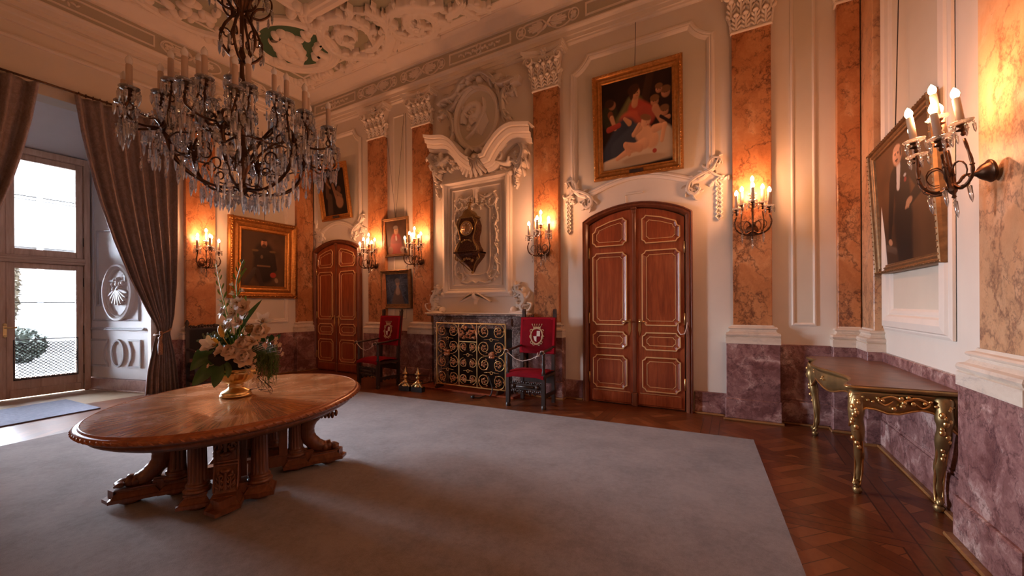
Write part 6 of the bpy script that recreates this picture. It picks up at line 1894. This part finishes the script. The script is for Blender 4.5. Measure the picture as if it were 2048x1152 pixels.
build('oval_field', MB().prism([(oc[0]+(x-oc[0])*.84, oc[1]+(y-oc[1])*.84) for x, y in P], FC, 0, .012), M['green'], cr)
A = MB(); rng = random.Random(8)
for k in range(26):
    px_ = 545+rng.random()*75; py_ = 62+rng.random()*60
    if px_+py_ > 715 and rng.random() < .6: px_ -= 20
    u_, v_ = pc(px_, py_); A.dome(FC, u_, v_, rng.uniform(.07,.15), rng.uniform(.06,.10), .09, rot=rng.uniform(0,3))
for pts, w in (([(548,75),(560,95),(580,112),(606,122)], .13), ([(560,70),(580,80),(596,92),(604,112)], .11), ([(628,112),(640,104),(652,112),(640,124)], .09), ([(640,84),(632,96),(640,108)], .07)):
    P2_ = sp2(pcs(pts), 5); A.ribbon(FC, P2_, lob(len(P2_), w, .4, .9, False), .09)
build('figure_relief', A, M['stucco'], cr)
A = MB()                                             # shell garland in the corner under the oval
for k in range(22):
    px_ = 548+k*5.4; py_ = 148+14*math.sin(k/21*PI)-(k*.35 if k > 14 else 0); u_, v_ = pc(px_, py_)
    A.dome(FC, u_, v_, .09, .055, .08, rot=k*.7)
    u2, v2 = pc(px_+2, py_+10*math.sin(k/21*PI)+3); A.dome(FC, u2, v2, .07, .045, .06, rot=k)
build('corner_garland', A, M['stucco'], cr)
A = MB()                                             # second oval cartouche to the left
c2 = pc(372, 12)
A.mould(FC, [(c2[0]+.55*math.cos(2*PI*k/40), c2[1]+.75*math.sin(2*PI*k/40)) for k in range(40)], [(0,0),(.0,.05),(.04,.07),(.08,.05),(.10,.0)])
for k in range(30): A.dome(FC, c2[0]+rng.gauss(0,.2), c2[1]+rng.gauss(0,.28), .10, .06, .08, rot=k)
for k in range(40):
    a = 2*PI*k/40; A.dome(FC, c2[0]+.68*math.cos(a), c2[1]+.88*math.sin(a), .10, .06, .07, rot=a)
build('oval_cartouche', A, M['stucco'], cr)
A = MB()
q_ = [pc(600,-60), pc(618,36), pc(760,-34)]
corner_ = pc(618, 38); e1 = pc(520, 0); e2 = pc(700, -2)
def ext(p, q, L): 
    d_ = math.hypot(q[0]-p[0], q[1]-p[1]); return (p[0]+(q[0]-p[0])/d_*L, p[1]+(q[1]-p[1])/d_*L)
A.mould(FC, [(corner_[0], corner_[1]-5.0), corner_, (corner_[0]+5.5, corner_[1])], [(0,0),(0,.05),(.04,.07),(.09,.075),(.12,.05),(.16,.055),(.20,.02),(.21,0)], closed=False, inward=-1)
for k in range(14): A.dome(FC, corner_[0]+rng.gauss(0,.12)+.1, corner_[1]+rng.gauss(0,.12)-.1, .09, .06, .12, rot=k)
build('centre_panel_frame', A, M['stucco'], cr)
A = MB()
A.mould(FC, [(XL+.60, YF+.6), (XR-.60, YF+.6), (XR-.60, YB-.60), (XL+.60, YB-.60)], [(0,0),(.01,.012),(.03,.012),(.04,0)])
build('border_fillet', A, M['stucco'], cr)

# =================================================================== PICTURES
def canvas(nx, ny, bg, seed=0, var=.25):
    u, v = np.meshgrid((np.arange(nx)+.5)/nx, (np.arange(ny)+.5)/ny)
    img = np.zeros((ny, nx, 3)); img[:] = bg
    rs = np.random.RandomState(seed)
    low = rs.rand(9, 9); 
    xi = u*8; yi = v*8; x0_ = np.clip(xi.astype(int), 0, 7); y0_ = np.clip(yi.astype(int), 0, 7); fx = xi-x0_; fy = yi-y0_
    nz = low[y0_, x0_]*(1-fx)*(1-fy)+low[y0_, x0_+1]*fx*(1-fy)+low[y0_+1, x0_]*(1-fx)*fy+low[y0_+1, x0_+1]*fx*fy
    img *= (1-var+2*var*nz)[..., None]
    return u, v, img
def blob(C_, cx_, cy_, rx, ry, col, rot=0, soft=.25, asp=1.0, lit=0.0):
    u, v, img = C_; c, s = math.cos(rot), math.sin(rot)
    x = (u-cx_); y = (v-cy_)/asp; X = (x*c+y*s)/rx; Y = (-x*s+y*c)/ry*asp
    d = np.sqrt(X*X+Y*Y); a = np.clip((1-d)/soft+.5, 0, 1)[..., None]
    sh = (1+lit*(-X*.5+Y*.5))[..., None]
    img[:] = img*(1-a)+np.clip(np.array(col)*sh, 0, 1)*a
def limb(C_, p, q, r0, r1, col, soft=.3, lit=.3):
    u, v, img = C_; px_, py_ = p; dx, dy = q[0]-p[0], q[1]-p[1]; L2 = dx*dx+dy*dy+1e-9
    t_ = np.clip(((u-px_)*dx+(v-py_)*dy)/L2, 0, 1); rr = r0+(r1-r0)*t_
    ddx = (u-px_-dx*t_)/rr; ddy = (v-py_-dy*t_)/rr; d = np.sqrt(ddx**2+ddy**2)
    a = np.clip((1-d)/soft+.5, 0, 1)[..., None]; sh = (1+lit*(-ddx*.4+ddy*.6))[..., None]
    img[:] = img*(1-a)+np.clip(np.array(col)*sh, 0, 1)*a
def painting_mat(rough):
    t = NT('oil_paint'); a = t.node('ShaderNodeAttribute'); a.attribute_name = 'Col'
    t.base(a.outputs[0]); n = t.noise(t.mapping(), 120, 3); t.bump(n.outputs[0], .08, .001)
    return t.set(Roughness=rough, Specular_IOR_Level=.18)
M['oil'] = painting_mat(.55); M['oilg'] = painting_mat(.30)
def picture(name, o, ux, uz, n_, w, h, tilt, fw_, C_, label, fmat='frame', oil='oil', group=None, plate=False, depth=.05):
    """o = bottom centre on the wall; leans forward by tilt"""
    o, ux, n_ = Vector(o), Vector(ux), Vector(n_)
    up_ = (Vector((0,0,1))*math.cos(tilt)+n_*math.sin(tilt)); nn = (n_*math.cos(tilt)-Vector((0,0,1))*math.sin(tilt))
    r = thing(name, o, label, 'painting', group)
    fr = plane_frame(o+n_*.012, ux, up_, nn)
    p_ = rect(-w/2, w/2, 0, h); k = fw_/.13; dp = depth/.05
    prof = [(0,0),(0,.03*dp),(.010*k,.050*dp),(.028*k,.058*dp),(.040*k,.050*dp),(.050*k,.036*dp),(.062*k,.030*dp),(.085*k,.036*dp),(.095*k,.028*dp),(.105*k,.024*dp),(.118*k,.026*dp),(.13*k,.012*dp)]
    build('frame', MB().mould(fr, p_, prof), M[fmat], r)
    m_ = MB(); rng = random.Random(int(w*1000))
    for (ax_, az_), (bx_, bz_) in zip(p_, p_[1:]+p_[:1]):
        L = math.hypot(bx_-ax_, bz_-az_); cnt = int(L/.042)
        ix = (0-(ax_+bx_)/2); iz = (h/2-(az_+bz_)/2); q = math.hypot(ix, iz); ix /= q; iz /= q
        tx, tz = (bx_-ax_)/L, (bz_-az_)/L
        for k_ in range(cnt):
            t_ = (k_+.5)/cnt; u_ = ax_+(bx_-ax_)*t_+ix*.026*k; z_ = az_+(bz_-az_)*t_+iz*.026*k
            m_.dome(fr, u_, z_, .017*k, .009*k, .013*dp, .050*dp, rot=math.atan2(tz, tx)+(.5 if k_ % 2 else -.5), seg=7, rings=3)
    build('carved_border', m_, M[fmat], r)
    if plate:
        build('name_plate', MB().fbox(fr, -.09, .09, .035, .085, .03, .055, .006), M['dark'], r)
    iw, ih = w-fw_*1.96, h-fw_*1.96
    u, v, img = C_; ny, nx = u.shape
    me = bpy.data.meshes.new('canvas')
    vs = [fr(-iw/2+iw*i/nx, h/2-ih/2+ih*j/ny, .012*dp)-o for j in range(ny+1) for i in range(nx+1)]
    fs = [(j*(nx+1)+i, j*(nx+1)+i+1, (j+1)*(nx+1)+i+1, (j+1)*(nx+1)+i) for j in range(ny) for i in range(nx)]
    me.from_pydata([tuple(p) for p in vs], [], fs)
    ca_ = me.color_attributes.new('Col', 'FLOAT_COLOR', 'POINT')
    full = np.pad(img, ((0,1),(0,1),(0,0)), mode='edge'); rgba = np.concatenate([full, np.ones(full.shape[:2]+(1,))], 2)
    ca_.data.foreach_set('color', rgba.reshape(-1).astype(np.float32))
    me.materials.append(M[oil]); c_ = link(bpy.data.objects.new('canvas', me)); c_.parent = r
    return r
SK = (.55,.27,.13); SKD = (.30,.12,.055)
# mother, sleeping infant and onlookers
C1 = canvas(150, 190, (.022,.010,.006), 1); A1 = 190/150
limb(C1, (.73,1.05), (.60,.60), .05, .06, (.05,.022,.01))
blob(C1, .12,.62,.12,.16,(.035,.03,.012)); blob(C1, .16,.74,.055,.05,SKD,.2); blob(C1, .12,.77,.07,.05,(.05,.02,.01)); limb(C1,(.13,.64),(.18,.52),.04,.03,(.16,.05,.02))
limb(C1, (.48,.68), (.35,.50), .13, .15, (.13,.11,.04)); limb(C1, (.52,.62), (.66,.55), .13, .12, (.36,.055,.03)); blob(C1, .46,.50,.20,.13,(.40,.08,.04),-.2,lit=.5); limb(C1, (.60,.60),(.72,.54),.07,.06,(.33,.06,.035))
limb(C1, (.36,.40), (.08,.12), .17, .13, (.035,.04,.055)); limb(C1, (.50,.34), (.25,.22), .14, .12, (.045,.05,.065))
limb(C1, (.49,.70), (.50,.76), .045, .045, SK); blob(C1, .505,.815,.062,.068,SK,-.3,lit=.4); blob(C1, .475,.865,.085,.055,(.06,.022,.01),.3); blob(C1, .445,.82,.028,.07,(.06,.022,.01),.0)
for x_ in (.495,.53): blob(C1, x_,.818,.012,.006,(.08,.03,.015))
blob(C1, .527,.79,.012,.006,(.45,.10,.06))
limb(C1, (.15,.60),(.20,.47),.03,.025,SK); limb(C1, (.10,.47),(.26,.50),.035,.03,(.33,.05,.03)); limb(C1, (.41,.50),(.34,.56),.035,.02,SK)
limb(C1, (.05,.05), (1.0,.16), .06, .12, (.52,.38,.24), lit=.4); blob(C1, .88,.26,.15,.15,(.50,.38,.25)); blob(C1, .60,.07,.3,.05,(.40,.27,.16))
limb(C1, (.60,.36), (.72,.27), .11, .10, (.66,.36,.19)); limb(C1, (.62,.24),(.42,.20),.065,.045,(.64,.34,.18)); limb(C1,(.42,.20),(.22,.12),.042,.025,(.62,.32,.17)); limb(C1,(.55,.20),(.35,.26),.05,.035,(.58,.29,.15)); limb(C1,(.35,.26),(.40,.15),.035,.025,(.58,.29,.15))
limb(C1, (.76,.38),(.90,.40),.045,.035,(.64,.34,.18)); limb(C1, (.90,.40),(.86,.24),.03,.025,(.62,.33,.17)); limb(C1, (.56,.42),(.47,.36),.035,.03,(.6,.31,.16)); limb(C1, (.47,.36),(.55,.46),.028,.024,(.6,.31,.16))
blob(C1, .645,.485,.070,.060,(.62,.33,.18),.5,lit=.3); blob(C1, .645,.525,.078,.035,(.22,.10,.04),-.3); blob(C1, .655,.47,.008,.004,(.2,.08,.04)); blob(C1, .67,.44,.014,.007,(.45,.13,.08))
for cx_, cy_, r_ in ((.92,.75,.06),(.77,.68,.055),(.90,.55,.055),(.83,.80,.045)):
    blob(C1, cx_,cy_,r_,r_*.95,(.40,.18,.09),lit=.5); blob(C1, cx_,cy_+.035,r_*1.15,r_*.7,(.16,.075,.03)); blob(C1, cx_-.015,cy_,.008,.005,(.06,.03,.02)); blob(C1, cx_+.015,cy_,.008,.005,(.06,.03,.02))
limb(C1, (.78,.60),(.86,.46),.05,.035,(.42,.20,.10)); limb(C1,(.86,.46),(.96,.48),.03,.025,(.42,.20,.10)); limb(C1, (.85,.50),(.98,.42),.02,.015,(.02,.01,.01)); blob(C1, .76,.14,.03,.025,(.35,.05,.03))
picture('painting', FB(-1.105, 3.05, 0), (1,0,0), None, (0,-1,0), 1.15, 1.405, .06, .13, C1, 'gilt framed painting of a mother and sleeping infant above the large door', plate=True)
# officer
C2 = canvas(110, 125, (.085,.042,.020), 2, .35)
blob(C2, .22,.62,.35,.42,(.075,.040,.020),0,.9); limb(C2, (.50,.60), (.50,.30), .22, .25, (.022,.012,.008)); limb(C2,(.32,.62),(.66,.62),.07,.07,(.028,.016,.010)); blob(C2, .50,.80,.070,.076,(.55,.26,.14),lit=.5); blob(C2, .50,.752,.050,.040,(.07,.03,.015)); blob(C2, .50,.862,.062,.022,(.05,.025,.015)); limb(C2,(.478,.812),(.522,.812),.008,.008,(.10,.04,.02))
for x_ in (.30,.70): blob(C2, x_,.66,.075,.022,(.14,.08,.03))
limb(C2,(.36,.38),(.64,.38),.015,.015,(.17,.09,.04)); blob(C2,.45,.55,.03,.035,(.15,.09,.05)); limb(C2,(.70,.56),(.76,.34),.07,.05,(.024,.013,.009)); blob(C2,.72,.22,.07,.05,(.30,.035,.02)); blob(C2,.80,.12,.04,.05,(.28,.17,.09),.6); limb(C2,(.30,.30),(.12,.08),.05,.06,(.05,.035,.025)); limb(C2,(.36,.28),(.46,.02),.05,.05,(.035,.02,.014))
picture('painting', FL(4.385, 1.50, 0), (0,1,0), None, (1,0,0), 1.27, 1.485, .035, .235, C2, 'large gilt framed dark portrait of a bearded officer on the left wall', depth=.075)
# upper left dark painting
C3 = canvas(80, 100, (.016,.009,.006), 3, .4)
limb(C3,(.48,.66),(.60,.34),.055,.06,(.24,.12,.07)); blob(C3,.42,.78,.06,.055,(.30,.16,.09)); blob(C3,.70,.28,.16,.14,(.28,.15,.08)); limb(C3,(.25,.75),(.20,.45),.07,.08,(.10,.05,.03)); blob(C3,.22,.82,.05,.05,(.24,.12,.07)); limb(C3,(.35,.62),(.15,.80),.03,.02,(.25,.13,.07)); limb(C3,(.30,.40),(.25,.08),.10,.12,(.08,.045,.03)); blob(C3,.72,.55,.09,.08,(.12,.05,.03)); limb(C3,(.6,.5),(.8,.4),.04,.04,(.22,.12,.07))
picture('painting', FB(-7.08, 3.11, 0), (1,0,0), None, (0,-1,0), .90, 1.10, .14, .11, C3, 'dark painting leaning forward above the far oak door', plate=True)
# stacked portraits
C4 = canvas(70, 80, (.055,.025,.012), 4, .3)
limb(C4,(.50,.40),(.50,.05),.24,.34,(.20,.03,.02)); limb(C4,(.36,.42),(.64,.42),.10,.10,(.16,.025,.018)); blob(C4,.52,.70,.10,.12,(.36,.19,.11),lit=.4); blob(C4,.50,.80,.11,.06,(.16,.13,.11)); limb(C4,(.51,.53),(.52,.44),.035,.04,(.34,.27,.22)); blob(C4,.80,.12,.12,.10,(.25,.15,.09)); blob(C4,.22,.12,.12,.12,(.18,.09,.06))
for x_ in (.49,.56): blob(C4,x_,.71,.015,.010,(.06,.03,.02))
picture('painting', FB(-5.432, 2.25, 0), (1,0,0), None, (0,-1,0), .64, .715, .05, .055, C4, 'small portrait of a man in a red coat, upper of the stacked pair', 'framed', group='stacked portraits between the far door and fireplace')
C5 = canvas(70, 80, (.045,.065,.11), 5, .5)  # blue ground and streaks are reflected glare painted into the canvas
rs = np.random.RandomState(6)
for k in range(60): limb(C5,(rs.rand(),rs.rand()),(rs.rand()*.2+.0+rs.rand()*.8,rs.rand()),.006,.004,(.10,.14,.22))
limb(C5,(.55,.38),(.55,.05),.16,.28,(.13,.10,.10)); blob(C5,.56,.70,.085,.10,(.34,.24,.20),lit=.3); blob(C5,.55,.79,.11,.08,(.16,.15,.17)); limb(C5,(.56,.58),(.56,.40),.05,.10,(.36,.27,.23))
picture('painting', FB(-5.425, 1.293, 0), (1,0,0), None, (0,-1,0), .74, .715, .05, .085, C5, 'small portrait of a lady with bluish glare painted in, lower of the stacked pair', 'framed', 'oilg', 'stacked portraits between the far door and fireplace')
# gentleman in black tails
C6 = canvas(110, 150, (.125,.055,.022), 7, .3)
blob(C6,.25,.15,.5,.25,(.05,.024,.012),0,.9)
limb(C6,(.48,.70),(.50,.35),.15,.14,(.018,.011,.009)); limb(C6,(.46,.34),(.47,.02),.16,.13,(.014,.009,.008)); limb(C6,(.36,.72),(.62,.72),.07,.07,(.018,.011,.009))
limb(C6,(.66,.70),(.80,.53),.065,.055,(.018,.011,.009)); limb(C6,(.80,.53),(.62,.46),.05,.04,(.018,.011,.009)); limb(C6,(.32,.68),(.24,.36),.055,.045,(.018,.011,.009)); limb(C6,(.24,.36),(.20,.22),.035,.03,(.018,.011,.009))
limb(C6,(.46,.78),(.43,.62),.035,.028,(.70,.62,.55),lit=.1); limb(C6,(.40,.76),(.40,.66),.016,.010,(.02,.012,.01)); blob(C6,.46,.80,.035,.018,(.68,.62,.56)); blob(C6,.56,.68,.022,.012,(.5,.5,.5)); blob(C6,.56,.645,.02,.02,(.3,.05,.04))
blob(C6,.45,.880,.082,.084,(.72,.38,.22),lit=.45); blob(C6,.45,.942,.062,.022,(.68,.38,.23)); blob(C6,.515,.89,.016,.04,(.09,.045,.03)); blob(C6,.435,.845,.030,.009,(.07,.03,.02))
for x_ in (.42,.47): blob(C6,x_,.893,.012,.006,(.05,.02,.015)); blob(C6,x_,.905,.016,.004,(.14,.06,.04))
blob(C6,.445,.868,.012,.016,(.60,.32,.19)); blob(C6,.44,.83,.014,.004,(.35,.1,.07))
blob(C6,.60,.46,.055,.028,(.50,.26,.14),.2)
for k in range(4): limb(C6,(.56+.015*k,.455),(.53+.018*k,.415),.009,.007,(.50,.26,.14))
blob(C6,.21,.19,.04,.028,(.48,.24,.13),-.4); limb(C6,(.10,.16),(.30,.10),.03,.03,(.10,.06,.04))
# on the right wall the picture's left side is the far side
C6 = (C6[0], C6[1], C6[2][:, ::-1].copy()) if False else C6
picture('painting', FR(4.315, 1.61, 0), (0,-1,0), None, (-1,0,0), 1.37, 1.15, .05, .085, C6, 'tall portrait of a bald gentleman in black tailcoat beside the near sconce', 'framed')
WG = 'thin picture hanging wires'
def wire(pts, label): tag(build('picture_wire', MB().tube(pts, .004, 5), M['wire']), label, 'wire', WG)
wire([FB(-1.105,5.07,.04), FB(-1.105,4.44,.11)], 'wire from the cornice to the mother and infant painting')
m = MB(); m.tube([FB(-5.72,4.86,.02), FB(-5.43,2.96,.05)], .003, 5); m.tube([FB(-5.24,4.86,.02), FB(-5.43,2.96,.05)], .003, 5)
tag(build('picture_wire', m, M['wire']), 'pair of wires converging on the red coat portrait', 'wire', WG)
wire([FL(4.385,4.7,.02), FL(4.385,2.98,.075)], 'wire above the officer portrait')
wire([FR(4.42,5.06,.02), FR(4.40,2.76,.075)], 'wire above the tailcoat gentleman portrait')
wire([FB(-7.08,5.06,.02), FB(-7.08,4.19,.165)], 'wire above the leaning dark painting')

# =================================================================== BRACKET CLOCK
cu, cd = -3.73, .15
ck = thing('bracket_clock', FB(cu, 1.89, 0), 'ornate dark and gilt bracket clock on a matching wall bracket', 'clock')
G = lambda u, z, d=0.0: FB(cu+u, z, d)
M['boulle'] = simple('tortoiseshell_brass_inlay', (.10,.04,.02), .3, .5, var=.9, vs=45)
def mir(p): return p+[(-u, z) for u, z in p[::-1]]
case = mir([(.19,2.20),(.20,2.24),(.16,2.30),(.13,2.38),(.135,2.46),(.165,2.54),(.17,2.64),(.14,2.72),(.12,2.76)])
m = MB(); m.prism(case, G, .02, .20); build('case', m, M['boulle'], ck)
m = MB(); m.mould(G, case, [(-.004,.195),(-.004,.205),(.006,.212),(.014,.205),(.016,.198)]); 
hood = mir([(.15,2.755),(.16,2.775),(.10,2.80),(.08,2.84),(.04,2.88),(.02,2.885)])
m.prism(hood, G, .03, .19)
for s in (-1, 1):
    m.tube(smooth_path([G(s*.14,2.74,.2), G(s*.19,2.68,.2), G(s*.16,2.58,.21)], 4), .012, 7)
    m.tube(smooth_path([G(s*.13,2.40,.2), G(s*.16,2.34,.21), G(s*.20,2.28,.2), G(s*.22,2.21,.21)], 4), [.010+.001*i for i in range(13)], 7)
    m.tube([G(s*(.21+.02*math.cos(a)), 2.21+.02*math.sin(a), .205) for a in [k*.7 for k in range(10)]], .008, 6)
for k in range(9): m.dome(G, .09*math.cos(k*PI/8), 2.36+.03*math.sin(k*PI/8), .02, .014, .02, .20, k)
build('gilt_mounts', m, M['bronzeg'] if 'bronzeg' in M else M['oldgold'], ck)
m = MB()                                            # crowning figure
m.lathe([(0,2.88),(.035,2.885),(.02,2.90),(.014,2.92)], FB(cu, 0, .11), 10)
P = smooth_path([G(0,2.90,.11), G(-.012,2.95,.11), G(.006,3.0,.11), G(.012,3.03,.11)], 4); m.tube(P, [.012,.018,.022,.020,.018,.016,.018,.02,.016,.012,.010,.009,.008], 8)
m.ball(G(.014,3.055,.11), .017, 8, 6); m.tube(smooth_path([G(.01,3.02,.11), G(.05,3.0,.12), G(.06,3.04,.12)], 4), .007, 6); m.tube(smooth_path([G(.0,3.02,.11), G(-.04,3.0,.12), G(-.055,2.96,.12)], 4), .007, 6); m.tube([G(-.01,2.93,.11), G(-.05,2.90,.12), G(-.06,2.87,.12)], .009, 6)
build('figure_finial', m, M['oldgold'], ck)
m = MB(); m.lathe([(0,.0),(.118,0),(.122,.012),(.105,.018),(.1,.012),(0,.012)], G(0,2.58,.20), 36, ax=(0,-1,0)); build('dial_ring', m, M['brass'], ck)
m = MB(); m.lathe([(0,.0),(.098,0),(.098,.004),(0,.004)], G(0,2.58,.213), 36, ax=(0,-1,0)); build('dial', m, simple('dial_gilt', (.45,.26,.12), .45, .5), ck)
m = MB(); hn = MB()
for k in range(12):
    a = PI/2-k*PI/6; m.dome(lambda u, z, d=0.0: G(u, z, d), .079*math.cos(a), 2.58+.079*math.sin(a), .015, .011, .004, .2175, a)
    hn.tube([G(.072*math.cos(a), 2.58+.072*math.sin(a), .223), G(.088*math.cos(a), 2.58+.088*math.sin(a), .223)], .0022, 5)
build('numeral_plaque', m, M['embroidw'], ck)
hn.tube([G(0,2.58,.226), G(.01,2.655,.226)], .0028, 5); hn.tube([G(0,2.58,.228), G(-.012,2.53,.228)], .0035, 5)
build('hands_and_numerals', hn, M['iron'], ck)
br_ = mir([(.02,1.885),(.03,1.93),(.07,1.97),(.10,2.03),(.17,2.09),(.215,2.14),(.225,2.175),(.215,2.20)])
m = MB(); rows = []
for z, r_, dd in ((1.885,.012,.03),(1.92,.03,.05),(1.96,.05,.08),(2.00,.08,.12),(2.05,.13,.16),(2.10,.18,.20),(2.14,.215,.23),(2.17,.225,.24),(2.18,.235,.25),(2.20,.235,.25)):
    rows.append([G(-r_, z, .0), G(-r_, z, dd*.75), G(-r_*.6, z, dd), G(r_*.6, z, dd), G(r_, z, dd*.75), G(r_, z, 0)])
m.grid(rows, smooth=False); m.fbox(G, -.235, .235, 2.185, 2.205, 0, .25, .005)
build('wall_bracket', m, M['boulle'], ck)
m = MB()
for s in (-1, 1):
    m.tube(smooth_path([G(s*.22,2.16,.2), G(s*.235,2.10,.19), G(s*.19,2.07,.19), G(s*.20,2.11,.2)], 4), .010, 7)
    m.tube(smooth_path([G(s*.17,2.06,.17), G(s*.10,1.99,.13), G(s*.03,1.91,.06)], 4), .009, 7)
for k in range(5): m.dome(G, (k-2)*.05, 2.10-.01*(k-2)**2, .03, .02, .03, .19, k)
m.ball(G(0,1.885,.04), .025, 8, 6)
build('bracket_mounts', m, M['oldgold'], ck)
